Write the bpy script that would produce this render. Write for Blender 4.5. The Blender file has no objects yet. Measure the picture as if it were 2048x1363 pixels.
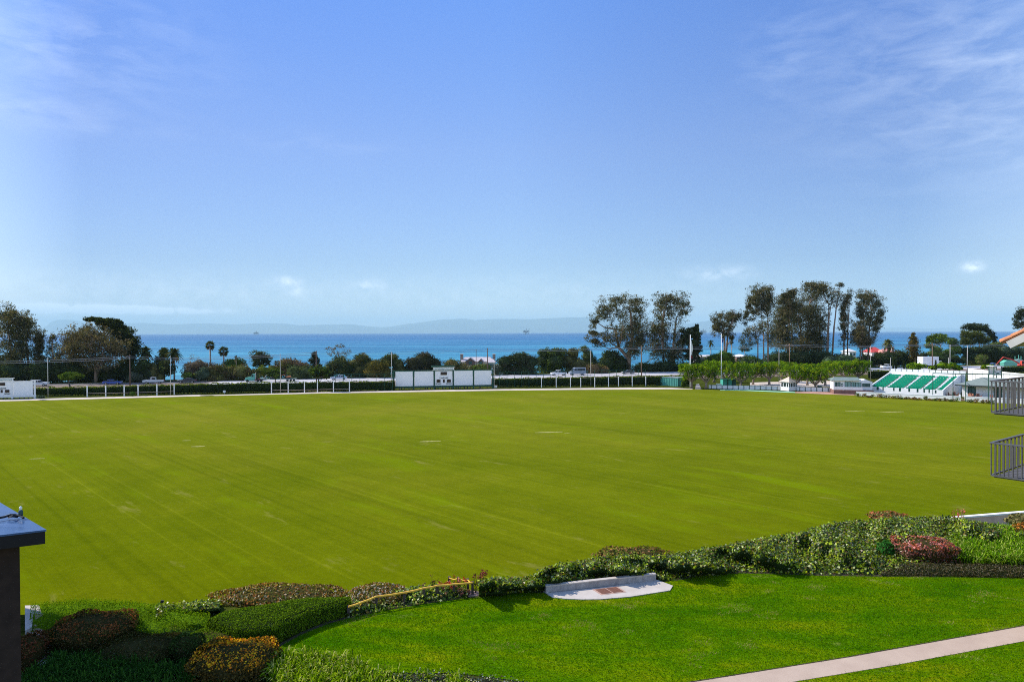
import bpy, math, random
import numpy as np
from mathutils import Matrix, Vector
PI = math.pi
RNG = np.random.default_rng(7)
random.seed(7)
S = bpy.context.scene
COL = S.collection

# ------------------------------------------------------------------ camera
F = 1365.33; CX = 1024.0; CY = 681.5; CAMZ = 13.0
PITCH = math.atan(17.3/F); ROLL = 0.0032
cam_d = bpy.data.cameras.new('camera'); cam = bpy.data.objects.new('camera', cam_d); COL.objects.link(cam)
cam_d.sensor_width = 36; cam_d.lens = 24.0; cam_d.clip_start = 0.1; cam_d.clip_end = 200000
CM = Matrix.Rotation(PI/2 - PITCH, 3, 'X') @ Matrix.Rotation(-ROLL, 3, 'Z')
cam.matrix_world = Matrix.Translation((0, 0, CAMZ)) @ CM.to_4x4()
S.camera = cam
def ray(px, py):
    return CM @ Vector(((px-CX)/F, -(py-CY)/F, -1))
def P(px, py, z=0.0):
    d = ray(px, py); t = (z-CAMZ)/d.z
    return Vector((d.x*t, d.y*t, z))
def Q(px, py, Y):
    d = ray(px, py); t = Y/d.y
    return Vector((d.x*t, Y, CAMZ+d.z*t))

# ------------------------------------------------------------------ materials
MATS = {}
def new_mat(name):
    m = bpy.data.materials.new(name); m.use_nodes = True
    nt = m.node_tree; b = nt.nodes['Principled BSDF']
    return m, nt, b
def nd(nt, t, **kw):
    n = nt.nodes.new(t)
    for k, v in kw.items():
        if k.startswith('i_'): n.inputs[k[2:].replace('_', ' ')].default_value = v
        else: setattr(n, k, v)
    return n
def ramp(nt, fac, stops):
    r = nt.nodes.new('ShaderNodeValToRGB')
    el = r.color_ramp.elements
    while len(el) < len(stops): el.new(0.5)
    for e, (p, c) in zip(el, stops):
        e.position = p; e.color = (*c, 1) if len(c) == 3 else c
    nt.links.new(fac, r.inputs[0]); return r
def mixc(nt, fac, a, b, mode='MIX'):
    m = nt.nodes.new('ShaderNodeMix'); m.data_type = 'RGBA'; m.blend_type = mode
    for s, i in ((fac, 0), (a, 6), (b, 7)):
        if isinstance(s, (int, float)): m.inputs[i].default_value = s
        elif isinstance(s, tuple): m.inputs[i].default_value = (*s, 1)
        else: nt.links.new(s, m.inputs[i])
    return m.outputs[2]
def coords(nt, scale=(1, 1, 1), rot=(0, 0, 0), kind='geo'):
    if kind == 'geo':
        g = nt.nodes.new('ShaderNodeNewGeometry'); o = g.outputs['Position']
    else:
        g = nt.nodes.new('ShaderNodeTexCoord'); o = g.outputs['Object']
    mp = nt.nodes.new('ShaderNodeMapping'); mp.inputs['Scale'].default_value = scale; mp.inputs['Rotation'].default_value = rot
    nt.links.new(o, mp.inputs[0]); return mp.outputs[0]
def noise(nt, vec, scale, detail=4, rough=0.55, dist=0.0):
    n = nt.nodes.new('ShaderNodeTexNoise'); n.inputs['Scale'].default_value = scale
    n.inputs['Detail'].default_value = detail; n.inputs['Roughness'].default_value = rough; n.inputs['Distortion'].default_value = dist
    nt.links.new(vec, n.inputs['Vector']); return n.outputs['Fac']
def bump(nt, b, h, strength=0.3, dist=0.02):
    n = nt.nodes.new('ShaderNodeBump'); n.inputs['Strength'].default_value = strength; n.inputs['Distance'].default_value = dist
    nt.links.new(h, n.inputs['Height']); nt.links.new(n.outputs[0], b.inputs['Normal'])
def paint(name, c, rough=0.55, var=0.12, scale=2.0, spec=0.4, metal=0.0, bmp=0.1, stretch=(1, 1, 1)):
    """plain surface with procedural wear"""
    if name in MATS: return MATS[name]
    m, nt, b = new_mat(name)
    v = coords(nt, stretch)
    n = noise(nt, v, scale, 6, 0.65)
    lo = tuple(x*(1-var) for x in c); hi = tuple(min(1, x*(1+var)) for x in c)
    r = ramp(nt, n, [(0.3, lo), (0.7, hi)])
    nt.links.new(r.outputs[0], b.inputs['Base Color'])
    b.inputs['Roughness'].default_value = rough; b.inputs['Specular IOR Level'].default_value = spec
    b.inputs['Metallic'].default_value = metal
    if bmp: bump(nt, b, noise(nt, v, scale*8, 3), bmp, 0.01)
    MATS[name] = m; return m
def leafmat(name, rough=0.5, spec=0.35, trans=0.3):
    """leaf colour comes from the per-leaf colour attribute"""
    if name in MATS: return MATS[name]
    m, nt, b = new_mat(name)
    a = nd(nt, 'ShaderNodeAttribute', attribute_name='Col')
    nt.links.new(a.outputs['Color'], b.inputs['Base Color'])
    b.inputs['Roughness'].default_value = rough; b.inputs['Specular IOR Level'].default_value = spec
    tr = nt.nodes.new('ShaderNodeBsdfTranslucent')
    tc = mixc(nt, 1.0, a.outputs['Color'], (1.3, 1.25, 0.5), 'MULTIPLY')
    nt.links.new(tc, tr.inputs['Color'])
    mx = nt.nodes.new('ShaderNodeMixShader'); mx.inputs[0].default_value = trans
    if spec == 0:
        df = nt.nodes.new('ShaderNodeBsdfDiffuse'); nt.links.new(a.outputs['Color'], df.inputs['Color']); nt.links.new(df.outputs[0], mx.inputs[1])
    else: nt.links.new(b.outputs[0], mx.inputs[1])
    nt.links.new(tr.outputs[0], mx.inputs[2])
    nt.links.new(mx.outputs[0], nt.nodes['Material Output'].inputs['Surface'])
    MATS[name] = m; return m

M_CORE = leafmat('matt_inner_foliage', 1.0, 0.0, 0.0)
# ------------------------------------------------------------------ mesh building
ABS = {}
class MB:
    def __init__(s, M=None): s.v = []; s.f = []; s.M = M
    def add(s, vs, fs, M=None):
        n = len(s.v); MM = M or s.M
        for v in vs:
            v = Vector(v)
            s.v.append(tuple(MM @ v) if MM else tuple(v))
        s.f += [tuple(n+i for i in f) for f in fs]; return s
    def box(s, x0, x1, y0, y1, z0, z1, M=None):
        return s.add([(x0,y0,z0),(x1,y0,z0),(x1,y1,z0),(x0,y1,z0),(x0,y0,z1),(x1,y0,z1),(x1,y1,z1),(x0,y1,z1)],
                     [(0,3,2,1),(4,5,6,7),(0,1,5,4),(1,2,6,5),(2,3,7,6),(3,0,4,7)], M)
    def prism(s, poly, y0, y1, M=None):
        """polygon in x,z extruded along y"""
        n = len(poly)
        vs = [(x, y0, z) for x, z in poly] + [(x, y1, z) for x, z in poly]
        fs = [tuple(range(n)), tuple(range(2*n-1, n-1, -1))] + [(i, i+n, (i+1) % n+n, (i+1) % n) for i in range(n)]
        return s.add(vs, fs, M)
    def slab(s, poly, z0, z1, M=None):
        n = len(poly)
        vs = [(p[0], p[1], z0) for p in poly] + [(p[0], p[1], z1) for p in poly]
        fs = [tuple(range(n-1, -1, -1)), tuple(range(n, 2*n))] + [(i, (i+1) % n, (i+1) % n+n, i+n) for i in range(n)]
        return s.add(vs, fs, M)
    def tube(s, pts, rad, sides=6, M=None, cap=True):
        pts = [Vector(p) for p in pts]
        if not hasattr(rad, '__len__'): rad = [rad]*len(pts)
        vs = []; up = Vector((0, 0, 1))
        for i, p in enumerate(pts):
            d = (pts[min(i+1, len(pts)-1)]-pts[max(i-1, 0)]).normalized()
            a = d.cross(up)
            if a.length < 1e-3: a = Vector((1, 0, 0))
            a.normalize(); b = d.cross(a)
            for k in range(sides):
                t = 2*PI*k/sides
                vs.append(p+(a*math.cos(t)+b*math.sin(t))*rad[i])
        fs = []
        for i in range(len(pts)-1):
            for k in range(sides):
                k2 = (k+1) % sides
                fs.append((i*sides+k, i*sides+k2, (i+1)*sides+k2, (i+1)*sides+k))
        if cap:
            fs.append(tuple(range(sides-1, -1, -1))); fs.append(tuple((len(pts)-1)*sides+k for k in range(sides)))
        return s.add(vs, fs, M)
    def lathe(s, prof, sides=12, M=None):
        vs = []; fs = []
        for r, z in prof:
            for k in range(sides):
                t = 2*PI*k/sides; vs.append((r*math.cos(t), r*math.sin(t), z))
        for i in range(len(prof)-1):
            for k in range(sides):
                k2 = (k+1) % sides
                fs.append((i*sides+k, i*sides+k2, (i+1)*sides+k2, (i+1)*sides+k))
        fs.append(tuple(range(sides-1, -1, -1))); fs.append(tuple((len(prof)-1)*sides+k for k in range(sides)))
        return s.add(vs, fs, M)
def tag(o, label=None, cat=None, group=None, kind=None):
    if label: o['label'] = label
    if cat: o['category'] = cat
    if group: o['group'] = group
    if kind: o['kind'] = kind
    return o
def thing(name, loc, label, cat, group=None):
    o = bpy.data.objects.new(name, None); COL.objects.link(o); o.empty_display_size = 0.3
    o.location = loc; ABS[o.name] = Vector(loc)
    return tag(o, label, cat, group)
def link_mesh(name, me, mat, parent, origin):
    me.materials.append(mat)
    o = bpy.data.objects.new(name, me); COL.objects.link(o)
    if parent is not None:
        o.parent = parent; ABS[o.name] = Vector(origin)
    else:
        o.location = origin; ABS[o.name] = Vector(origin)
    return o
def mk(name, mb, mat, parent=None, origin=None, smooth=False):
    """mb holds world coordinates; the object gets its origin at the parent's base, or at its own base"""
    v = np.array(mb.v, dtype=np.float64)
    if parent is not None: o0 = ABS[parent.name]
    elif origin is not None: o0 = Vector(origin)
    else:
        lo = v.min(0); hi = v.max(0); o0 = Vector(((lo[0]+hi[0])/2, (lo[1]+hi[1])/2, lo[2]))
    me = bpy.data.meshes.new(name)
    me.from_pydata([tuple(x) for x in (v-np.array(o0))], [], mb.f); me.update()
    if smooth: me.polygons.foreach_set('use_smooth', [True]*len(me.polygons))
    return link_mesh(name, me, mat, parent, o0)
def mk_np(name, v, q, col, mat, parent=None, origin=None, ncore=0):
    """numpy quads with a colour per vertex"""
    if parent is not None: o0 = ABS[parent.name]
    elif origin is not None: o0 = Vector(origin)
    else:
        lo = v.min(0); hi = v.max(0); o0 = Vector(((lo[0]+hi[0])/2, (lo[1]+hi[1])/2, lo[2]))
    v = (v-np.array(o0)).astype(np.float32)
    me = bpy.data.meshes.new(name)
    me.vertices.add(len(v)); me.vertices.foreach_set('co', v.ravel())
    k = q.shape[1]
    me.loops.add(q.size); me.loops.foreach_set('vertex_index', q.ravel().astype(np.int32))
    me.polygons.add(len(q)); me.polygons.foreach_set('loop_start', np.arange(0, q.size, k, dtype=np.int32))
    me.update(calc_edges=True)
    ca = me.color_attributes.new('Col', 'FLOAT_COLOR', 'POINT')
    ca.data.foreach_set('color', np.concatenate([col, np.ones((len(col), 1))], 1).astype(np.float32).ravel())
    o = link_mesh(name, me, mat, parent, o0)
    if ncore:
        me.materials.append(M_CORE); mi = np.zeros(len(q), np.int32); mi[-ncore:] = 1; me.polygons.foreach_set('material_index', mi)
    return o
def dup(root, loc, rotz=0, scale=None, label=None, group=None):
    r = root.copy(); COL.objects.link(r); r.location = loc; r.rotation_euler = (0, 0, rotz)
    if scale: r.scale = scale
    if label: r['label'] = label
    if group: r['group'] = group
    for ch in list(root.children):
        c = ch.copy(); COL.objects.link(c); c.parent = r
        for g in list(ch.children):
            d = g.copy(); COL.objects.link(d); d.parent = c
    return r

# ------------------------------------------------------------------ leaves
def unit(a): return a/np.maximum(np.linalg.norm(a, axis=1, keepdims=True), 1e-9)
def pick(pal, n, jit=0.18):
    pal = np.array(pal, dtype=float)
    c = pal[RNG.integers(0, len(pal), n)]
    return np.clip(c*(1+RNG.normal(0, jit, (n, 1))), 0.002, 0.95)
def leaf_quads(pos, nrm, size, pal, wild=0.8, asp=0.55, cols=None, droop=0.0):
    n = len(pos)
    nn = unit(nrm+RNG.normal(0, wild, (n, 3)))
    t = RNG.normal(0, 1, (n, 3)); t[:, 2] -= droop
    t = unit(t-nn*np.sum(t*nn, 1, keepdims=True)); b = np.cross(nn, t)
    s = (size*RNG.uniform(0.6, 1.3, n))[:, None]
    v = np.empty((n, 4, 3))
    v[:, 0] = pos-t*s*0.5; v[:, 2] = pos+t*s*0.5
    v[:, 1] = pos+b*s*asp*0.5+t*s*0.05; v[:, 3] = pos-b*s*asp*0.5+t*s*0.05
    c = pick(pal, n) if cols is None else cols
    return v.reshape(-1, 3), np.arange(n*4).reshape(-1, 4), np.repeat(c, 4, axis=0)
def join(parts):
    vs, qs, cs = [], [], []; k = 0
    for v, q, c in parts:
        vs.append(v); qs.append(q+k); cs.append(c); k += len(v)
    return np.concatenate(vs), np.concatenate(qs), np.concatenate(cs)
def sphere_dirs(n):
    return unit(RNG.normal(0, 1, (n, 3)))
def clump_leaves(cen, rad, n, size, pal, wild=0.7, asp=0.55, shell=0.5, droop=0.0, vary=0.2):
    """leaves filling ellipsoids; cen (m,3), rad (m,3), n leaves per clump"""
    m = len(cen); d = sphere_dirs(m*n)
    r = (shell+(1-shell)*RNG.random(m*n))**0.6
    R = np.repeat(rad, n, axis=0); C = np.repeat(cen, n, axis=0)
    pos = C+d*R*r[:, None]
    base = pick(pal, m, vary)
    cols = np.clip(np.repeat(base, n, axis=0)*(1+RNG.normal(0, 0.2, (m*n, 1))), 0.002, 0.9)
    return leaf_quads(pos, d, size, pal, wild, asp, cols, droop)
def blob(cen, rad, seg=10, rings=6):
    """closed inner mass of a dense shrub"""
    vs = []; fs = []
    for i in range(rings+1):
        ph = -PI/2+PI*i/rings
        for k in range(seg):
            t = 2*PI*k/seg
            vs.append((cen[0]+rad[0]*math.cos(ph)*math.cos(t), cen[1]+rad[1]*math.cos(ph)*math.sin(t), cen[2]+rad[2]*math.sin(ph)))
    for i in range(rings):
        for k in range(seg):
            k2 = (k+1) % seg; fs.append((i*seg+k, i*seg+k2, (i+1)*seg+k2, (i+1)*seg+k))
    return np.array(vs), np.array(fs)
# ------------------------------------------------------------------ light, sky, air
SAZ = math.radians(67.8); SEL = math.radians(39)
sun_to = Vector((-math.sin(SAZ)*math.cos(SEL), math.cos(SAZ)*math.cos(SEL), math.sin(SEL)))
sl = bpy.data.lights.new('sun', 'SUN'); so = bpy.data.objects.new('sun', sl); COL.objects.link(so)
sl.energy = 3.9; sl.angle = math.radians(0.5); sl.color = (1.0, 0.94, 0.84)
so.rotation_euler = sun_to.to_track_quat('Z', 'Y').to_euler(); so.location = (-60, 30, 60)
W = bpy.data.worlds.new('World'); S.world = W; W.use_nodes = True
nt = W.node_tree; bg = nt.nodes['Background']
sky = nd(nt, 'ShaderNodeTexSky', sky_type='NISHITA', sun_disc=False)
sky.sun_elevation = SEL; sky.sun_rotation = -SAZ; sky.altitude = 0; sky.air_density = 1.0; sky.dust_density = 0.1; sky.ozone_density = 2.0
bg.inputs['Strength'].default_value = 0.118
# thin clouds of the sky, placed by direction
tc = nt.nodes.new('ShaderNodeTexCoord')
sep = nt.nodes.new('ShaderNodeSeparateXYZ'); nt.links.new(tc.outputs['Generated'], sep.inputs[0])
def mth(op, a, b=None):
    n = nt.nodes.new('ShaderNodeMath'); n.operation = op
    for i, s in enumerate((a, b)):
        if s is None: continue
        if isinstance(s, (int, float)): n.inputs[i].default_value = s
        else: nt.links.new(s, n.inputs[i])
    return n.outputs[0]
az = mth('ARCTAN2', sep.outputs[0], sep.outputs[1]); el = mth('ARCSINE', sep.outputs[2])
cmb = nt.nodes.new('ShaderNodeCombineXYZ'); nt.links.new(az, cmb.inputs[0]); nt.links.new(el, cmb.inputs[1])
def sky_noise(sx, sy, rot, scale, detail, lo, hi, off=0.0, dist=0.0):
    mp = nt.nodes.new('ShaderNodeMapping'); mp.inputs['Scale'].default_value = (sx, sy, 1); mp.inputs['Rotation'].default_value = (0, 0, rot)
    mp.inputs['Location'].default_value = (off, off*0.7, 0)
    nt.links.new(cmb.outputs[0], mp.inputs[0])
    n = noise(nt, mp.outputs[0], scale, detail, 0.6, dist)
    r = nt.nodes.new('ShaderNodeMapRange'); r.inputs['From Min'].default_value = lo; r.inputs['From Max'].default_value = hi
    nt.links.new(n, r.inputs['Value']); return r.outputs[0]
def gauss(px, py, rx, ry):
    d = ray(px, py).normalized(); a0 = math.atan2(d.x, d.y); e0 = math.asin(d.z)
    u = mth('DIVIDE', mth('SUBTRACT', az, a0), rx/F); v = mth('DIVIDE', mth('SUBTRACT', el, e0), ry/F)
    return mth('POWER', 2.718, mth('MULTIPLY', mth('ADD', mth('POWER', mth('ABSOLUTE', u), 2.0), mth('POWER', mth('ABSOLUTE', v), 2.0)), -1.0))
cirrus = sky_noise(1.0, 3.2, 0.9, 13, 9, 0.40, 1.25, 3.1, 0.35)
fine = sky_noise(1.0, 1.3, 0.3, 46, 6, 0.30, 0.68, 1.7, 0.3)
cloud = None
for px, py, rx, ry, k, w in [(1830, 130, 190, 170, 0.42, cirrus), (2040, 180, 110, 130, 0.5, cirrus), (1560, 100, 60, 60, 0.3, cirrus), (90, 70, 210, 90, 0.5, cirrus),
                          (60, 225, 150, 22, 0.45, cirrus), (640, 290, 120, 20, 0.2, cirrus), (575, 564, 22, 9, 0.8, fine), (592, 582, 14, 11, 0.8, fine), (740, 570, 30, 9, 0.6, fine),
                          (1440, 547, 55, 12, 0.5, fine), (1944, 533, 13, 7, 2.0, fine), (110, 617, 85, 6, 3.8, fine), (235, 619, 75, 5.5, 3.8, fine), (350, 622, 55, 4, 2.8, fine),
                          (455, 622, 17, 5, 1.1, fine), (60, 617, 60, 8, 1.0, fine), (675, 620, 14, 4, 0.5, fine), (1080, 600, 420, 40, 0.22, fine), (250, 590, 380, 34, 0.25, fine)]:
    g = mth('MULTIPLY', mth('MULTIPLY', gauss(px, py, rx, ry), w), k)
    cloud = g if cloud is None else mth('ADD', cloud, g)
cl = mth('MINIMUM', cloud, 0.9)
tint = mixc(nt, 1.0, sky.outputs[0], (0.86, 0.98, 1.24), 'MULTIPLY')
er = ramp(nt, mth('MULTIPLY', el, 2.0), [(0.0, (0.66, 0.64, 0.62)), (0.2, (0.61, 0.575, 0.57)), (0.52, (0.73, 0.67, 0.70)), (0.92, (0.61, 0.73, 0.90))])
ar = ramp(nt, mth('ADD', mth('MULTIPLY', az, 0.5), 0.5), [(0.02, (2.3, 1.85, 1.40)), (0.22, (0.70, 0.69, 0.74)), (0.5, (1, 1, 1)), (0.76, (0.86, 0.88, 0.95)), (0.98, (2.3, 1.85, 1.40))])  # sky outside the view brightened and warmed as added fill light
tint = mixc(nt, 1.0, mixc(nt, 1.0, tint, er.outputs[0], 'MULTIPLY'), ar.outputs[0], 'MULTIPLY')
skyc = mixc(nt, cl, tint, (6.3, 6.9, 7.6))
nt.links.new(skyc, bg.inputs['Color'])
S.view_settings.view_transform = 'Standard'; S.view_settings.look = 'None'; S.view_settings.gamma = 1; S.view_settings.exposure = 0.72
S.cycles.use_denoising = False; S.cycles.use_adaptive_sampling = False; S.cycles.filter_width = 1.0; S.cycles.max_bounces = 6; S.cycles.transparent_max_bounces = 6
S.cycles.diffuse_bounces = 3; S.cycles.glossy_bounces = 2; S.cycles.volume_bounces = 1; S.cycles.caustics_reflective = False
try: S.cycles.denoiser = 'OPENIMAGEDENOISE'
except Exception: pass

SEA = -15.0
# ------------------------------------------------------------------ terrain
CREST_PX = [(0,1238),(80,1232),(330,1236),(430,1215),(560,1205),(680,1212),(760,1198),(850,1190),(940,1185),(1000,1178),(1090,1155),(1200,1142),(1330,1125),
            (1400,1122),(1500,1105),(1600,1092),(1660,1078),(1740,1062),(1900,1062),(1960,1074),(2048,1085)]
cw = [P(x, y, 3.0) for x, y in CREST_PX]
crX = [p.x for p in cw]; crY = [p.y for p in cw]
def crest(X): return np.interp(X, crX, crY)
def sstep(t): t = np.clip(t, 0, 1); return t*t*(3-2*t)
RX = [-300, 300]; RY = [192-78.6, 192+78.6]
def road_y(X): return np.interp(X, RX, RY)
def gz(X, Y):
    X = np.asarray(X, float); Y = np.asarray(Y, float)
    near = 3.0*(1-sstep((Y-crest(X))/5.5))
    far = Y-road_y(X)
    z = near - 3.0*sstep((far-22)/40) - 16.0*sstep((far-62)/60)
    return z
def gz1(X, Y): return float(gz(X, Y))
ys = np.concatenate([np.linspace(-80, 14, 12), np.linspace(15, 50, 90), np.linspace(52, 140, 20), np.linspace(145, 460, 70)])
xs = np.concatenate([np.linspace(-420, -32, 24), np.linspace(-30, 34, 110), np.linspace(36, 420, 40)])
GX, GY = np.meshgrid(xs, ys); GZ = gz(GX, GY)
nx, ny = len(xs), len(ys)
v = np.stack([GX, GY, GZ], -1).reshape(-1, 3)
i, j = np.meshgrid(np.arange(nx-1), np.arange(ny-1)); a = (j*nx+i).ravel()
q = np.stack([a, a+1, a+nx+1, a+nx], 1)
m, nt, b = new_mat('ground_soil_and_grass')
vv = coords(nt); n1 = noise(nt, vv, 0.6, 6); n2 = noise(nt, vv, 9, 5)
r1 = ramp(nt, n1, [(0.35, (0.035, 0.045, 0.012)), (0.5, (0.06, 0.085, 0.014)), (0.68, (0.10, 0.12, 0.02))])
r2 = ramp(nt, n2, [(0.3, (0.55, 0.5, 0.45)), (0.7, (1.2, 1.1, 1.0))])
nt.links.new(mixc(nt, 1.0, r1.outputs[0], r2.outputs[0], 'MULTIPLY'), b.inputs['Base Color']); b.inputs['Roughness'].default_value = 0.95; b.inputs['Specular IOR Level'].default_value = 0.0
bump(nt, b, n2, 0.5, 0.05)
tag(mk_np('ground', v, q, np.ones((len(v), 3))*0.1, m, origin=(0, 0, 0)), kind='structure')

# sea
m, nt, b = new_mat('sea_water')
vv = coords(nt)
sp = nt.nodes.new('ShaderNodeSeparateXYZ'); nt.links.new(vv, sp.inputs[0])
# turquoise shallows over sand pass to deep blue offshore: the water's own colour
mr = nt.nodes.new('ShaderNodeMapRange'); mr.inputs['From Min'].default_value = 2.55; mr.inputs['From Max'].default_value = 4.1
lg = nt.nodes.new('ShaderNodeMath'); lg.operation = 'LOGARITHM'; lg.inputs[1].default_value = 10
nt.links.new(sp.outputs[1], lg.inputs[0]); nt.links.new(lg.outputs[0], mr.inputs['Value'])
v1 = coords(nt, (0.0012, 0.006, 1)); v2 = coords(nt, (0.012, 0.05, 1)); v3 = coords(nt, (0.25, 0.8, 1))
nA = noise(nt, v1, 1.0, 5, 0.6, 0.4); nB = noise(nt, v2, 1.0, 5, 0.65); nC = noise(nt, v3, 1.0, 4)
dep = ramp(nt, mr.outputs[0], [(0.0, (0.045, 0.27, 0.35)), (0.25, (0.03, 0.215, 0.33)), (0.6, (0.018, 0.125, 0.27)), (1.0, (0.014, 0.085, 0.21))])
pa = ramp(nt, nA, [(0.36, (0.62, 0.72, 0.80)), (0.5, (1, 1, 1)), (0.62, (1.8, 1.35, 1.2))])
pb = ramp(nt, nB, [(0.36, (0.62, 0.74, 0.82)), (0.64, (1.5, 1.25, 1.15))])
c = mixc(nt, 1.0, dep.outputs[0], pa.outputs[0], 'MULTIPLY'); c = mixc(nt, 1.0, c, pb.outputs[0], 'MULTIPLY')
nt.links.new(c, b.inputs['Base Color']); b.inputs['Roughness'].default_value = 0.42; b.inputs['IOR'].default_value = 1.33
b.inputs['Specular IOR Level'].default_value = 0.28
bump(nt, b, nC, 0.9, 1.2)
sea_y = [300, 420, 700, 1200, 2500, 6000, 15000, 30000, 61000]; sea_x = [-61000, -20000, -6000, -1500, -500, 0, 500, 1500, 6000, 20000, 61000]
vs = [(x, y, SEA) for y in sea_y for x in sea_x]; k = len(sea_x)
fs = [(j*k+i, j*k+i+1, (j+1)*k+i+1, (j+1)*k+i) for j in range(len(sea_y)-1) for i in range(k-1)]
mb = MB(); mb.add(vs, fs)
tag(mk('sea', mb, m, origin=(0, 300, SEA)), kind='structure')

# islands on the horizon
m_isl = paint('island_scrub', (0.09, 0.10, 0.06), 0.95, 0.4, 0.0006, 0.1, bmp=0)
def island(prof, Y0, depth, label):
    cols = 150; rows = 15
    x0, x1 = prof[0][0], prof[-1][0]
    fine = RNG.normal(0, 1, (rows, cols)); vs = []
    sm = lambda a, k: np.convolve(a, np.ones(k)/k, 'same')
    rid = [sm(RNG.normal(0, 1, cols), 3)*0.9+sm(RNG.normal(0, 1, cols), 9)*1.5 for _ in range(rows)]
    for j in range(rows):
        t = j/(rows-1); Y = Y0+depth*(t-0.5)
        for i in range(cols):
            px = x0+(x1-x0)*i/(cols-1)
            py = np.interp(px, [p[0] for p in prof], [p[1] for p in prof])
            top = Q(px, py, Y0); base = SEA-30
            s = math.sin(PI*t)**1.3
            edge = min(1, i/6, (cols-1-i)/6)
            h = max(0, top.z-base+ (rid[j][i]*18 if j != rows//2 else rid[j][i]*7)*s)*s*edge
            if j != rows//2: h *= 0.93
            vs.append((top.x*Y/Y0, Y, base+h))
    fs = [(j*cols+i, j*cols+i+1, (j+1)*cols+i+1, (j+1)*cols+i) for j in range(rows-1) for i in range(cols-1)]
    mb = MB(); mb.add(vs, fs)
    tag(mk('island_hills', mb, m_isl, smooth=True), label, kind='structure')
island([(40,664),(75,655),(110,640),(140,639),(165,642),(195,652),(225,650),(250,646),(290,645),(340,649),(400,646),(470,648),(520,646),(560,646),(600,650),(640,649),(700,648),(735,652),(760,654),(780,653),(810,648),(850,643),
        (880,639),(930,637),(950,640),(975,638),(1000,637),(1060,638),(1100,636),(1140,634),(1175,634),(1230,640),(1300,645),(1380,646),(1420,640),(1450,644),(1500,650),(1600,662)], 42000, 8000, 'long pale blue island ridge along the horizon')
island([(1730,662),(1780,655),(1810,654),(1850,657),(1900,655),(1930,658),(1990,662)], 52000, 5000, 'faint low island right of the tall eucalyptus grove')

# air
m, nt, b = new_mat('haze_air'); nt.nodes.remove(b)
vol = nt.nodes.new('ShaderNodeVolumePrincipled'); vol.inputs['Color'].default_value = (0.53, 0.75, 0.80, 1)
vol.inputs['Density'].default_value = 4.1e-5; vol.inputs['Anisotropy'].default_value = 0.0
nt.links.new(vol.outputs[0], nt.nodes['Material Output'].inputs['Volume'])
mb = MB(); mb.box(-64000, 64000, -500, 64000, -60, 1250)
tag(mk('haze', mb, m, origin=(0, 0, 0)), kind='stuff')

# ------------------------------------------------------------------ playing field
m, nt, b = new_mat('field_turf')
ang = math.radians(44)
vs_ = coords(nt, (1, 1, 1), (0, 0, -ang)); 
mp = nt.nodes.new('ShaderNodeMapping'); mp.inputs['Scale'].default_value = (1.9, 0.010, 1); nt.links.new(vs_, mp.inputs[0])
mp2 = nt.nodes.new('ShaderNodeMapping'); mp2.inputs['Scale'].default_value = (0.16, 0.02, 1); nt.links.new(vs_, mp2.inputs[0])
st = noise(nt, mp.outputs[0], 1.0, 4, 0.6); st2 = noise(nt, mp2.outputs[0], 1.0, 3, 0.5)
g = coords(nt); big = noise(nt, g, 0.035, 5, 0.6, 0.5); med = noise(nt, g, 0.35, 6, 0.65); fin = noise(nt, g, 14, 3, 0.7)
base = ramp(nt, big, [(0.3, (0.102, 0.132, 0.0035)), (0.5, (0.124, 0.148, 0.005)), (0.72, (0.150, 0.158, 0.008))])
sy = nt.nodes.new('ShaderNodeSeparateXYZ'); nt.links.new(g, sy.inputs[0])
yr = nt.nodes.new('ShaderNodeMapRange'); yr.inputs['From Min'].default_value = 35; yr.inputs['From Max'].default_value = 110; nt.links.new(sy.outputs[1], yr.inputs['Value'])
b2 = mixc(nt, yr.outputs[0], (0.90, 0.93, 0.35), (1.24, 1.17, 1.9))  # turf colour pales with distance, standing in for light at grazing angles
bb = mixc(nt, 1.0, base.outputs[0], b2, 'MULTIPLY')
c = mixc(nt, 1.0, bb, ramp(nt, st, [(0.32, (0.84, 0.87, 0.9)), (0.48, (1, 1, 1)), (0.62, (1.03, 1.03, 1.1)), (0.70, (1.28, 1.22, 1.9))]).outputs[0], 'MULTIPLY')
c = mixc(nt, 1.0, c, ramp(nt, st2, [(0.35, (0.92, 0.93, 0.93)), (0.65, (1.07, 1.06, 1.06))]).outputs[0], 'MULTIPLY')
c = mixc(nt, 1.0, c, ramp(nt, med, [(0.3, (0.88, 0.9, 0.9)), (0.7, (1.1, 1.08, 1.05))]).outputs[0], 'MULTIPLY')
c = mixc(nt, 1.0, c, ramp(nt, fin, [(0.25, (0.72, 0.74, 0.75)), (0.75, (1.26, 1.24, 1.2))]).outputs[0], 'MULTIPLY')
mid2 = noise(nt, g, 2.6, 6, 0.75)
c = mixc(nt, 1.0, c, ramp(nt, mid2, [(0.3, (0.84, 0.86, 0.8)), (0.7, (1.15, 1.12, 1.2))]).outputs[0], 'MULTIPLY')
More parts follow.
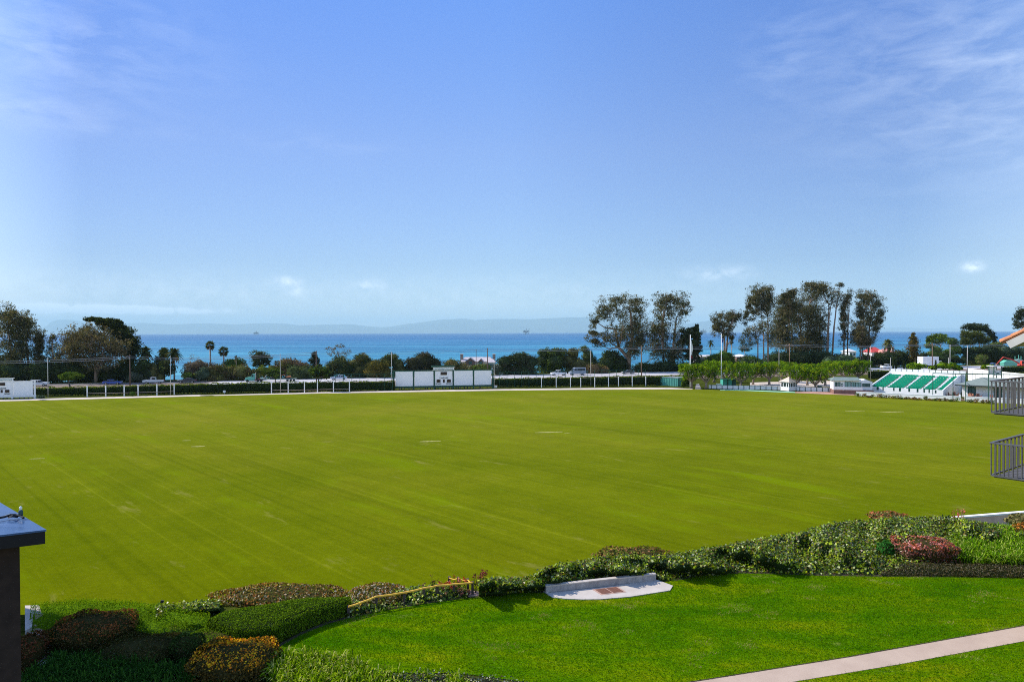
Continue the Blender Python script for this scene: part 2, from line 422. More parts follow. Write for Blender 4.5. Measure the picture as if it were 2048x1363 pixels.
# lush yellow-green streaks and worn straw-coloured patches, drawn out along the mowing direction
vr = nt.nodes.new('ShaderNodeMapping'); vr.inputs['Scale'].default_value = (0.22, 0.055, 1); nt.links.new(vs_, vr.inputs[0])
lush = noise(nt, vr.outputs[0], 1.0, 5, 0.6, 0.3)
lm = ramp(nt, lush, [(0.57, (0, 0, 0)), (0.70, (1, 1, 1))])
c = mixc(nt, mixc(nt, 1.0, lm.outputs[0], (0.55, 0.55, 0.55), 'MULTIPLY'), c, (0.15, 0.21, 0.002))
vw = nt.nodes.new('ShaderNodeMapping'); vw.inputs['Scale'].default_value = (0.45, 0.13, 1); vw.inputs['Location'].default_value = (5, 3, 0); nt.links.new(vs_, vw.inputs[0])
worn = noise(nt, vw.outputs[0], 1.0, 7, 0.7, 0.2)
wm = ramp(nt, worn, [(0.60, (0, 0, 0)), (0.74, (1, 1, 1))])
c = mixc(nt, mixc(nt, 1.0, wm.outputs[0], (0.6, 0.6, 0.6), 'MULTIPLY'), c, (0.27, 0.235, 0.06))
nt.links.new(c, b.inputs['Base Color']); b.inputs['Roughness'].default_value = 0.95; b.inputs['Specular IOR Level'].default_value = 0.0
bump(nt, b, fin, 0.35, 0.03)
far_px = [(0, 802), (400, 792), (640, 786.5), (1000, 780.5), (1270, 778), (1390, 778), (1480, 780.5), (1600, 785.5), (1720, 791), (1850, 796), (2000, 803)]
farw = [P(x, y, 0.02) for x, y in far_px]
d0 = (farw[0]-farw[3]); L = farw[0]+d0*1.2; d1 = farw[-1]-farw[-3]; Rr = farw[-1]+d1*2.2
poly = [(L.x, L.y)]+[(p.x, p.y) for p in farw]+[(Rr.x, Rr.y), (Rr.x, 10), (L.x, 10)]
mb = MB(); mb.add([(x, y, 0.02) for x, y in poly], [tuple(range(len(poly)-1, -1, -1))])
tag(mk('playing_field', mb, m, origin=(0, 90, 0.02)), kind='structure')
# straw coloured bare marks on the field
m_bare = paint('worn_turf', (0.30, 0.28, 0.08), 0.95, 0.3, 3, 0.1)
mb = MB()
for x0, x1, y, t in [(58,90,917,1.6),(364,382,880.5,1.2),(382,410,892.5,2.0),(840,882,882.5,2.2),(1070,1125,864.5,2.0),(1128,1140,866,1),(1690,1730,822,1.2),(1760,1808,824,1.6)]:
    n = 14; up = []; dn = []
    for i in range(n+1):
        x = x0+(x1-x0)*i/n; w = t*(0.35+0.65*math.sin(PI*(i+0.3)/(n+0.6)))*random.uniform(0.6, 1.2)*0.5
        yy = y-(x-x0)*0.03
        up.append(P(x, yy-w, 0.028)); dn.append(P(x, yy+w, 0.028))
    pts = dn+up[::-1]
    mb.add([tuple(p) for p in pts], [(i, i+1, 2*n-i, 2*n+1-i) for i in range(n)])
tag(mk('worn_patches', mb, m_bare), 'straw coloured bare scrapes scattered over the playing field', kind='stuff')

# pale dirt track along the far side
m_dirt = paint('pale_dirt', (0.60, 0.50, 0.42), 0.95, 0.18, 0.5, 0.1)
def strip(name, mat, near, far, z, kind='structure', label=None, group=None):
    n = max(len(near), 2); a = [P(x, y, z) for x, y in near]; c = [P(x, y, z) for x, y in far]
    mb = MB(); k = len(a)
    mb.add([tuple(p) for p in a+c], [(i, i+1, k+i+1, k+i) for i in range(k-1)])
    o = mk(name, mb, mat); tag(o, label, kind=kind, group=group); return o
xsd = [-90, 0, 200, 398, 402, 424, 430, 640, 860, 1000, 1150, 1270, 1340, 1385]
nearp = [804.5, 802, 797, 791.8, 791.2, 790.4, 791.0, 786.3, 782.8, 780.6, 779, 778.3, 777.9, 778]
farp = [801, 798.6, 793.8, 789, 789.6, 789.6, 789.3, 783.6, 779.8, 777.6, 775.8, 774.7, 774.9, 777]
strip('track', m_dirt, list(zip(xsd, nearp)), list(zip(xsd, farp)), 0.04)
m_teal = paint('turquoise_line_paint', (0.30, 0.62, 0.45), 0.8, 0.2, 1)
strip('line_marking', m_teal, [(1440,779.6),(1500,781.2),(1540,782.9),(1592,785)], [(1440,778.6),(1500,779.6),(1540,781.2),(1592,783.4)], 0.03)
m_brick = paint('brick_paving', (0.45, 0.25, 0.19), 0.9, 0.25, 1.5)
strip('brick_path', m_brick, [(1590,785.2),(1630,787),(1670,788.6),(1740,791)], [(1590,783.2),(1630,782.5),(1668,784),(1740,786)], 0.035)
strip('dirt_lot', m_dirt, [(1500,771.5),(1560,773),(1600,773),(1660,773),(1680,774)], [(1500,764.5),(1560,763),(1600,761.5),(1660,761),(1680,760)], 0.03)
m_path = paint('grey_path', (0.25, 0.23, 0.22), 0.9, 0.12, 0.8)
strip('path', m_path, [(1390,777.6),(1397,777.8),(1403,777.7)], [(1392,768),(1395,767.5),(1398,767)], 0.03)
# road: asphalt, with a dirt shoulder in front of it
m_asph = paint('pale_concrete_road', (0.50, 0.47, 0.47), 0.9, 0.12, 0.5, 0.05)
m_sh = paint('shoulder_dirt', (0.17, 0.115, 0.085), 0.95, 0.25, 0.4)
def along(name, mat, o0, o1, z, X0=-230):
    X = np.linspace(X0, 230 if X0 != -230.5 else -79, 60); a = [(x, float(road_y(x))+(o0 if name == 'shoulder' else max(o0, float(np.interp(x, [-84, -72], [8.2, -1])))), z) for x in X]; c = [(x, float(road_y(x))+o1, z) for x in X]
    k = len(X); mb = MB(); mb.add(a+c, [(i, i+1, k+i+1, k+i) for i in range(k-1)])
    tag(mk(name, mb, mat), kind='structure')
along('road', m_asph, 0.2, 15.5, 0.03, -79); along('road', paint('old_brown_asphalt', (0.13, 0.10, 0.085), 0.9, 0.2, 0.6), 0.2, 15.5, 0.03, -230.5); along('shoulder', m_sh, -16, 16.5, 0.02)
m_lp = paint('road_marking_white', (0.7, 0.7, 0.68), 0.8)
for o in (9.0, 12.4, 15.0): along('road_marking', m_lp, o, o+0.15, 0.036)

# ------------------------------------------------------------------ upper lawn
LE = [(560,1290),(600,1268),(650,1247),(700,1233),(760,1220),(850,1205),(930,1194),(1000,1188),(1060,1182),(1085,1184),(1200,1186),(1310,1168),(1345,1160),(1400,1150),(1480,1144),(1560,1146),(1650,1149),(1800,1151),(2048,1153),(2250,1156)]
LN = [(560,1290),(572,1308),(640,1325),(700,1335),(760,1341),(830,1346),(900,1344),(960,1350),(1040,1361),(1120,1375)]
le = [P(x, y, 3.02) for x, y in LE]; ln = [P(x, y, 3.02) for x, y in LN]
lawn_poly = [(p.x, p.y) for p in le]+[(30, 18), (30, 2), (-4, 2), (ln[-1].x, ln[-1].y)]+[(p.x, p.y) for p in ln[::-1][1:-1]]
m, nt, b = new_mat('lawn_turf')
g = coords(nt); ga = coords(nt, (0.35, 1, 1), (0, 0, 0.25)); big = noise(nt, ga, 0.55, 6, 0.65, 0.4); fin = noise(nt, g, 22, 4, 0.7); mid = noise(nt, g, 3.0, 6, 0.7)
base = ramp(nt, big, [(0.34, (0.04, 0.135, 0.0005)), (0.46, (0.08, 0.185, 0.0008)), (0.56, (0.13, 0.215, 0.001)), (0.70, (0.24, 0.26, 0.004))])
c = mixc(nt, 1.0, base.outputs[0], ramp(nt, mid, [(0.3, (0.7, 0.75, 0.7)), (0.7, (1.22, 1.15, 1.2))]).outputs[0], 'MULTIPLY')
c = mixc(nt, 1.0, c, ramp(nt, fin, [(0.25, (0.5, 0.55, 0.5)), (0.75, (1.4, 1.35, 1.3))]).outputs[0], 'MULTIPLY')
dry = noise(nt, coords(nt, (0.5, 1.1, 1), (0, 0, 0.1)), 0.9, 8, 0.75, 0.3)
c = mixc(nt, ramp(nt, dry, [(0.62, (0, 0, 0)), (0.75, (0.75, 0.75, 0.75))]).outputs[0], c, (0.36, 0.30, 0.10))
nt.links.new(c, b.inputs['Base Color']); b.inputs['Roughness'].default_value = 0.95; b.inputs['Specular IOR Level'].default_value = 0.0
bump(nt, b, fin, 0.8, 0.03)
mb = MB(); mb.add([(x, y, 3.02) for x, y in lawn_poly], [tuple(range(len(lawn_poly)-1, -1, -1))])
tag(mk('lawn', mb, m, origin=(5, 22, 3.02)), kind='structure')
# footpath
m, nt, b = new_mat('pinkish_concrete_path')
g = coords(nt); n1 = noise(nt, g, 1.2, 6); n2 = noise(nt, g, 70, 2)
c = mixc(nt, 1.0, ramp(nt, n1, [(0.3, (0.43, 0.315, 0.235)), (0.7, (0.51, 0.385, 0.29))]).outputs[0], ramp(nt, n2, [(0.3, (0.82, 0.82, 0.82)), (0.7, (1.1, 1.1, 1.1))]).outputs[0], 'MULTIPLY')
nt.links.new(c, b.inputs['Base Color']); b.inputs['Roughness'].default_value = 0.9; bump(nt, b, n2, 0.3, 0.005)
pa = [P(1380, 1364, 3.03), P(1700, 1313, 3.03), P(2048, 1251, 3.03)]; pb = [P(1575, 1364, 3.03), P(1800, 1327, 3.03), P(2048, 1281, 3.03)]
ea = pa[2]+(pa[2]-pa[1])*2.2; eb = pb[2]+(pb[2]-pb[1])*2.8; sa = pa[0]+(pa[0]-pa[1])*2; sb = pb[0]+(pb[0]-pb[1])*3.0
path_poly = [(p.x, p.y) for p in [sa, pa[0], pa[1], pa[2], ea, eb, pb[2], pb[1], pb[0], sb]]
mb = MB(); mb.slab(path_poly, 2.9, 3.032)
tag(mk('footpath', mb, m, origin=(pa[1].x, pa[1].y, 3.0)), kind='structure')
# dark soil edge along the back of the path
m_soil = paint('dark_soil', (0.045, 0.028, 0.018), 1.0, 0.4, 6)
mb = MB(); dirp = (pa[2]-pa[0]).normalized(); nrm = Vector((-dirp.y, dirp.x, 0))
e = [sa, pa[0], pa[1], pa[2], ea]; mb.add([tuple(p+Vector((0, 0, -0.004))) for p in e]+[tuple(p+nrm*0.07+Vector((0, 0, -0.004))) for p in e], [(i, i+1, 6+i, 5+i) for i in range(4)])
tag(mk('soil_edge', mb, m_soil), kind='structure')
# concrete slab with its low wall
SL = [(1086,1181),(1104,1193),(1130,1196),(1164,1197.5),(1200,1197),(1260,1192),(1340,1179.5),(1346,1170),(1313,1158),(1200,1174),(1100,1184)]
slw = [P(x, y, 3.05) for x, y in SL]; slab_poly = [(p.x, p.y) for p in slw]
m, nt, b = new_mat('pale_concrete')
g = coords(nt); n1 = noise(nt, g, 1.5, 7, 0.65); n2 = noise(nt, g, 40, 3)
c = mixc(nt, 1.0, ramp(nt, n1, [(0.3, (0.45, 0.39, 0.34)), (0.7, (0.56, 0.50, 0.44))]).outputs[0], ramp(nt, n2, [(0.3, (0.92, 0.92, 0.92)), (0.7, (1.05, 1.05, 1.05))]).outputs[0], 'MULTIPLY')
nt.links.new(c, b.inputs['Base Color']); b.inputs['Roughness'].default_value = 0.9
MATS['pale_concrete'] = m; m_conc = m
mb = MB(); mb.slab(slab_poly, 2.85, 3.05)
tag(mk('paving_slab', mb, m), kind='structure')
t = thing('drain_grate', P(1215, 1181, 3.05), 'rusty brown pair of metal drain covers set in the concrete slab', 'drain cover')
g0, g1, g2, g3 = P(1190, 1178, 3.06), P(1232, 1173, 3.06), P(1247, 1182, 3.06), P(1205, 1187, 3.06)
m_rust = paint('rusty_plate', (0.20, 0.085, 0.055), 0.85, 0.3, 8); m_rim = paint('rusty_rim', (0.42, 0.27, 0.21), 0.85, 0.2, 6)
def quadat(u, v): return g0.lerp(g1, u).lerp(g3.lerp(g2, u), v)
mb = MB(); mb.slab([quadat(-0.1, -0.1), quadat(1.1, -0.1), quadat(1.1, 1.12), quadat(-0.1, 1.12)], 3.02, 3.057); mk('rim', mb, m_rim, t)
for u0, u1 in ((0.0, 0.47), (0.53, 1.0)):
    mb = MB(); n = 7
    for k in range(n):
        v0, v1 = k/n, (k+0.78)/n
        mb.slab([quadat(u0, v0), quadat(u1, v0), quadat(u1, v1), quadat(u0, v1)], 3.058, 3.068)
    mk('cover', mb, m_rust, t)
m_wall, nt, b = new_mat('weathered_concrete_wall')
g = coords(nt, (1, 1, 0.4)); n1 = noise(nt, g, 4, 7, 0.7)
nt.links.new(ramp(nt, n1, [(0.3, (0.20, 0.19, 0.19)), (0.55, (0.36, 0.34, 0.33)), (0.75, (0.46, 0.44, 0.42))]).outputs[0], b.inputs['Base Color']); b.inputs['Roughness'].default_value = 0.95
w0, w1 = P(1092, 1184, 3.05), P(1312, 1159.5, 3.05)
wd = (w1-w0).normalized(); wn = Vector((-wd.y, wd.x, 0))
t = thing('retaining_wall', w0.lerp(w1, 0.5), 'low grey concrete wall holding back ivy behind the pale slab', 'wall')
mb = MB(); mb.slab([w0, w1, w1+wn*0.16, w0+wn*0.16], 2.8, 3.27); mk('wall', mb, m_wall, t)
mb = MB(); mb.slab([w0-wn*0.012-wd*0.01, w1-wn*0.012+wd*0.01, w1+wn*0.172+wd*0.01, w0+wn*0.172-wd*0.01], 3.272, 3.31); mk('wall_cap', mb, m_conc, t)
# mower edging of soil behind the lawn
mb = MB(); a = [P(x, y, 3.024) for x, y in LE[:9]]+[P(x, y, 3.024) for x, y in LE[12:]]
for seg in (LE[:10], LE[12:]):
    a = [P(x, y+1.5, 3.024) for x, y in seg]; c = [P(x, y-3.5, 3.024) for x, y in seg]; k = len(a)
    mb.add([tuple(p) for p in a+c], [(i, i+1, k+i+1, k+i) for i in range(k-1)])
tag(mk('bed_edging', mb, m_soil), kind='structure')
# retaining wall with a white cap at the right, below the bank
t = thing('garden_wall', P(2000, 1045, 0), 'pinkish brown low wall with bright white cap between bank and field', 'wall')
a0, a1 = P(1860, 1041, 1.0), P(2048, 1026, 1.0); a1 = a1+(a1-a0)*0.7
dd = (a1-a0).normalized(); nn = Vector((-dd.y, dd.x, 0))
mb = MB(); mb.slab([a0+nn*0.04, a1+nn*0.04, a1+nn*0.26, a0+nn*0.26], 0.0, 0.99); mk('wall', mb, paint('pink_stucco', (0.70, 0.47, 0.37), 0.95, 0.15, 2), t)
mb = MB(); mb.slab([a0, a1, a1+nn*0.3, a0+nn*0.3], 0.992, 1.09); mk('wall_cap', mb, paint('white_cap', (0.82, 0.78, 0.74), 0.8, 0.05), t)

# ------------------------------------------------------------------ grass blades on the lawn
def inpoly(x, y, poly):
    n = len(poly); r = np.zeros(len(x), bool); j = n-1
    for i in range(n):
        xi, yi = poly[i]; xj, yj = poly[j]
        c = ((yi > y) != (yj > y)) & (x < (xj-xi)*(y-yi)/(yj-yi+1e-12)+xi)
        r ^= c; j = i
    return r
def blades(n, xr, yr, keep, h, w, pal, lean=0.5, z0=None):
    x = RNG.uniform(*xr, n); y = RNG.uniform(*yr, n)
    k = keep(x, y); x, y = x[k], y[k]; n = len(x)
    z = gz(x, y)+0.02 if z0 is None else np.full(n, z0)
    a = RNG.uniform(0, 2*PI, n); hh = h*RNG.uniform(0.6, 1.3, n)
    ln_ = RNG.normal(0, lean, (n, 2))*hh[:, None]
    dx = np.cos(a)*w/2; dy = np.sin(a)*w/2
    v = np.empty((n, 3, 3))
    v[:, 0] = np.stack([x-dx, y-dy, z], 1); v[:, 1] = np.stack([x+dx, y+dy, z], 1)
    v[:, 2] = np.stack([x+ln_[:, 0], y+ln_[:, 1], z+hh], 1)
    cols = pick(pal, n, 0.25); pn = (np.sin(x*.9+1.3*np.sin(y*.8))*np.sin(y*1.4+1.1*np.sin(x*.5))+.6*np.sin(x*2.3+y*1.1+2*np.sin(y*.9))*np.sin(y*3.1-x*.7)+.5*np.sin(x*5.1+np.sin(y*4)*2)*np.sin(y*6.3+x))
    cols = np.clip(cols*np.stack([1+.30*pn, 1+.13*pn, 1+.2*pn], 1), .0005, .9); dry_ = (pn > 1.0) & (RNG.random(n) < .45); cols[dry_] = (.34, .30, .09)
    return v.reshape(-1, 3), np.arange(n*3).reshape(-1, 3), np.repeat(cols, 3, axis=0)
M_LEAF = leafmat('leaf', 0.7, 0.0, 0.3); M_GLOSS = leafmat('glossy_leaf', 0.38, 0.35, 0.35); M_GRASS = leafmat('grass_blade', 0.8, 0.0, 0.35)
vis = lambda x, y: inpoly(x, y, lawn_poly) & ~inpoly(x, y, path_poly) & ~inpoly(x, y, slab_poly) & (np.abs(x) < 0.78*y+1)
v, q, c = blades(330000, (-9, 26), (17.5, 31), vis, 0.05, 0.016, [(0.068,0.18,0.0008),(0.095,0.20,0.001),(0.135,0.22,0.002),(0.05,0.145,0.0005)], 0.7, 3.02)
tag(mk_np('lawn_grass', v, q, c, M_GRASS), 'short vivid green mown grass of the upper lawn', 'grass', kind='stuff')
# ------------------------------------------------------------------ far vegetation
BARK = paint('bark_pale', (0.27, 0.20, 0.15), 0.95, 0.4, 1.5, 0.1, stretch=(1, 1, 0.3))
BARKD = paint('bark_dark', (0.10, 0.07, 0.05), 0.95, 0.4, 2, 0.1, stretch=(1, 1, 0.3))
EUC = [(0.093,0.098,0.043),(0.068,0.078,0.038),(0.136,0.123,0.064),(0.051,0.061,0.032),(0.187,0.153,0.093)]
EUCB = [(0.101,0.094,0.047),(0.072,0.072,0.036),(0.137,0.115,0.065),(0.173,0.130,0.079)]
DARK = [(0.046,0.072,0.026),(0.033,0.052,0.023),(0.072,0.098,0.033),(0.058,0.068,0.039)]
OLIVE = [(0.096,0.108,0.036),(0.132,0.132,0.046),(0.066,0.078,0.031),(0.180,0.144,0.060)]
GREEN = [(0.065,0.12,0.018),(0.09,0.15,0.02),(0.05,0.085,0.018),(0.15,0.20,0.024)]
BRIGHT = [(0.11,0.21,0.010),(0.17,0.28,0.010),(0.07,0.14,0.010),(0.25,0.32,0.012),(0.05,0.10,0.010)]
TEAL = [(0.06,0.095,0.06),(0.08,0.12,0.075),(0.04,0.065,0.045),(0.13,0.165,0.12)]
GREY = [(0.10,0.115,0.075),(0.07,0.085,0.055),(0.14,0.15,0.11)]
BROWN = [(0.13,0.09,0.05),(0.17,0.11,0.06),(0.09,0.075,0.042),(0.2,0.14,0.09)]
GOLD = [(0.13,0.11,0.025),(0.09,0.085,0.022),(0.17,0.13,0.035),(0.07,0.07,0.02)]
LIME = [(0.11,0.16,0.03),(0.14,0.19,0.045),(0.08,0.12,0.025)]
def place(px, off=None, Y=None):
    if Y is not None: return Y
    if off >= 20: off = max(16.5, off-14)
    Y = 200.0
    for _ in range(12): Y = float(road_y((px-CX)/F*Y))+off
    return Y
def conv(e, T):
    if T is None: return e
    x0, y0, s = T
    return [(x0+a/s, y0+b/s, c/s, d/s) for a, b, c, d in e]
T4 = (1140, 560, 5.12); T5 = (1440, 540, 4.8667); T6 = (1660, 600, 5.278); T1 = (0, 580, 4.0); T2 = (400, 620, 4.0); T3 = (760, 620, 4.0)
KF = 1.0
def tree(name, label, cat, ells, base_x, off=40, Y=None, T=None, pal=EUC, bark=None, trunks=None, leaf=0.5, dens=1.0, sub=1.5, airy=0.25, group=None, trunk_r=0.5, limbs=14, zb=None, droop=0.4, solid=False, mat=None):
    """crown of many small leaf clumps round the given masses, carried by a tapered trunk with limbs"""
    ells = conv(ells, T); Y = place(base_x, off, Y); euc = name == 'eucalyptus_tree'
    if euc: ells = [(a, b, c*1.22, d*1.15) for a, b, c, d in ells]; sub = min(sub, 0.95); airy = 0.0; asp = 0.4; leaf = 0.46
    else: asp = 0.6
    if T and trunks: trunks = [[(T[0]+a/T[2], T[1]+b/T[2]) for a, b in tr] for tr in trunks]
    bp = Q(base_x, 700, Y); z0 = gz1(bp.x, Y)-0.1 if zb is None else zb
    t = thing(name, (bp.x, Y, z0), label, cat, group)
    sc = Y/F; cen = []; rad = []; mains = []
    if len(ells) > 5:
        extra = []
        for i, e in enumerate(ells):
            near = sorted((math.hypot(e[0]-g[0], (e[1]-g[1])*1.2), j) for j, g in enumerate(ells) if j != i)[:3]
            for dd, j in near:
                g = ells[j]
                if j > i or True: w = random.uniform(.4, .6); extra.append((e[0]*(1-w)+g[0]*w, e[1]*(1-w)+g[1]*w, (e[2]+g[2])*.3, (e[3]+g[3])*.3))
        ells = list(ells)+extra
    xs_ = [e[0] for e in ells]; W2 = max(1.0, (max(e[0]+e[2] for e in ells)-min(e[0]-e[2] for e in ells))*sc*0.5); cx = sum(xs_)/len(xs_)
    for (ex, ey, rx, ry) in ells:
        p = Q(ex, ey, Y); R = Vector((rx*sc, 0.8*(rx+ry)*0.5*sc, ry*sc))*1.12
        off_x = (ex-cx)*sc/W2; dmax = W2*0.65*math.sqrt(max(0.05, 1-min(1, off_x*off_x)))
        dy = random.uniform(-dmax, dmax)*0.8; c0 = Vector((p.x*(Y+dy)/Y, Y+dy, CAMZ+(p.z-CAMZ)*(Y+dy)/Y)); mains.append((c0, R))
        vol = R.x*R.y*R.z; s_ = min(sub, max(R.z*0.5, 0.5), max(R.x*0.5, 0.5)); n = max(8, int(3.2*vol/(s_**3)*(1-airy)))
        n = min(n, 110); n = max(n, int(9*(R.x*R.z)/(s_*s_)*(1-airy))) if not euc else int(5.8*(R.x*R.z)/(s_*s_))+4
        d = sphere_dirs(n); r = RNG.uniform(0.2, 1.0, n)**0.5*(RNG.uniform(0.9, 1.28, n) if euc else 1)
        cc = np.array(c0)+d*r[:, None]*(np.array(R)-s_*0.55)
        cen.append(cc); rr = s_*RNG.uniform(0.5, 1.2, n); rad.append(np.stack([rr, rr, rr*RNG.uniform(0.6, 1.1, n)], 1))
    cen = np.concatenate(cen); rad = np.concatenate(rad)
    m = len(cen); per = max(8, int(5.2*dens*(np.mean(rad[:, 0])/leaf)**2))
    per = min(per, max(10, int(30000/m)))
    parts = [clump_leaves(cen, rad, per, leaf, pal, 0.75, asp, 0.2 if euc else 0.35, droop*(2 if euc else 1), vary=0.34 if euc else 0.2)]
    v, q, c = join(parts); k = v[:, 2] > z0+0.05
    mk_np('crown', v, q, c, mat or M_LEAF, t)
    # trunk(s) and limbs
    mb = MB(); tips = []
    if trunks is None:
        lo = min(mains, key=lambda e: e[0].z)[0].z; hi = max(mains, key=lambda e: e[0].z)[0].z
        mid = z0+(lo-z0)*0.75+(hi-lo)*0.35
        trs = [[Vector((bp.x, Y, z0)), Vector((bp.x+random.uniform(-.3, .3), Y, z0+(mid-z0)*0.5)), Vector((bp.x+random.uniform(-.5, .5), Y+random.uniform(-.5, .5), mid))]]
    else:
        trs = []
        for tr in trunks:
            pts = [Q(a, b, Y+random.uniform(-1.0, 1.0)) for a, b in tr]
            pts[0].z = z0
            trs.append(pts)
    for pts in trs:
        rs = [trunk_r*(1-0.62*i/(len(pts)-1)) for i in range(len(pts))]; mb.tube(pts, rs, 7); tips.append((pts, rs))
    idx = list(range(len(mains))); random.shuffle(idx)
    for i in idx[:limbs]:
        e = mains[i][0]; pts, rs = min(tips, key=lambda tp: min((p-e).length for p in tp[0]))
        below = [p for p in pts if p.z < e.z-0.3] or [pts[0]]
        s = below[-1] if below[-1] is not pts[0] else pts[0].lerp(pts[1], 0.6)
        r0 = trunk_r*0.34; mid = s.lerp(e, 0.5)+Vector((0, 0, -0.12*(e-s).length))
        mb.tube([s, mid, e], [r0, r0*0.65, r0*0.3], 5, cap=False)
        for _ in range(3):
            dd = Vector((random.uniform(-1, 1), random.uniform(-1, 1), random.uniform(0, 1)))*mains[i][1].z*0.8
            mb.tube([mid.lerp(e, 0.7), e+dd*0.6, e+dd], [r0*0.4, r0*0.28, r0*0.1], 4, cap=False)
    mk('trunk', mb, bark or BARK, t, smooth=True)
    return t
def bush(name, label, ells, off=30, Y=None, T=None, pal=DARK, leaf=0.38, sub=1.0, dens=1.0, group=None, cat='shrub', zb=None, mat=None, origin=None, inner=True, airy=0.0):
    """dense shrub reaching the ground: leaf clumps over a hidden core of darker twigs"""
    ells = conv(ells, T); cx = sum(e[0] for e in ells)/len(ells); Y = place(cx, off, Y); sc = Y/F
    parts = []; bp = Q(cx, 700, Y); z0 = gz1(bp.x, Y)-0.1 if zb is None else zb
    for (ex, ey, rx, ry) in ells:
        dy = random.uniform(-0.6, 0.6)*rx*sc*0.4
        p = Q(ex, ey, Y+dy); R = np.array([rx*sc, rx*sc*0.8, ry*sc]); c0 = np.array(p)
        s_ = min(sub, R.min()*0.6); area = 4*(R[0]*R[2]+R[0]*R[1]+R[1]*R[2])
        n = int(min(140, max(10, 1.5*(1-airy)*area/(s_*s_*3.1))))
        d = sphere_dirs(n); d[:, 1] = np.where(RNG.random(n) < 0.35, -np.abs(d[:, 1]), d[:, 1])
        cc = c0+d*(R-s_*0.5)*RNG.uniform(0.8, 1.02, (n, 1)); rr = s_*RNG.uniform(0.7, 1.15, n)
        keep = cc[:, 2] > z0; cc, rr = cc[keep], rr[keep]
        per = max(8, int(5.5*dens*(s_/leaf)**2)); per = min(per, max(8, 9000//max(1, len(cc))))
        parts.append(clump_leaves(cc, np.stack([rr, rr, rr*0.8], 1), per, leaf, pal, 0.7, 0.65, 0.5, 0.2))
        if inner:
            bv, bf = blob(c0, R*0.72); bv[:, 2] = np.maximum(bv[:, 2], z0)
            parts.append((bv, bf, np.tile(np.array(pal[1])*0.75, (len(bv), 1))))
    # foliage skirt from the masses down to the ground
    parts.sort(key=lambda p_: len(p_[0]) == 70); nc_ = sum(len(p_[1]) for p_ in parts if len(p_[0]) == 70)
    v, q, c = join(parts)
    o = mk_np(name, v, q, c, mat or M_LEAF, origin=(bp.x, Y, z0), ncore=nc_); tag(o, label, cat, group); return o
gE = 'tall eucalyptus trees on the right'; gL = 'tall trees at the left'
# --- left stand
tree('eucalyptus_tree', 'dark tall eucalyptus cut by the left picture edge, above the left scoreboard', 'tree', [(20,150,90,60),(150,220,90,60),(40,270,110,80),(200,300,80,80),(100,380,130,90),(220,420,70,90),(60,500,120,90),(180,560,90,100),(60,630,110,90),(240,250,40,40)], 28, 46, T=T1, pal=EUC, trunks=[[(110,740),(100,560),(60,300)],[(230,740),(225,560),(200,330)]], group=gL, trunk_r=0.42)
tree('eucalyptus_tree', 'slender dark tree just right of the tall one at the left edge', 'tree', [(310,340,50,36),(320,390,46,50),(300,440,40,50),(320,500,50,60),(300,580,50,70),(330,640,50,60)], 78, 44, T=T1, pal=EUC, trunks=[[(320,740),(315,560),(312,380)]], group=gL, trunk_r=0.3)
tree('eucalyptus_tree', 'small thin-topped dark tree left of the broad grey-green eucalyptus', 'tree', [(420,390,30,40),(415,450,45,50),(430,520,60,60),(420,600,70,70),(470,560,60,70)], 106, 40, T=T1, pal=EUC, trunks=[[(430,740),(425,560),(420,430)]], group=gL, trunk_r=0.3)
tree('eucalyptus_tree', 'broad grey-green eucalyptus with a forked pale trunk, left of the dark flat-topped tree', 'tree', [(640,340,110,70),(760,330,110,60),(560,400,100,70),(680,420,150,80),(820,400,110,80),(900,430,110,70),(600,500,130,70),(740,510,140,80),(880,520,110,70),(980,480,60,50),(540,470,60,50),(800,600,110,60),(620,600,110,60)], 191, 36, T=T1, pal=EUCB, trunks=[[(768,755),(765,640),(760,480)],[(768,755),(790,620),(830,480)]], group=gL, trunk_r=0.5, dens=1.25, airy=0.1)
tree('cypress_tree', 'dark rounded tree with a flat feathered top, tallest on the left', 'tree', [(740,232,70,22),(860,245,90,26),(930,260,60,24),(900,300,110,50),(1000,330,90,45),(1020,400,90,60),(1090,430,55,70),(960,380,90,70),(1080,510,60,60),(1000,600,90,90)], 245, 44, T=T1, pal=[(0.03,0.045,0.014),(0.045,0.06,0.016),(0.065,0.075,0.02),(0.022,0.034,0.014)], bark=BARKD, group=gL, dens=1.5, airy=0.0)
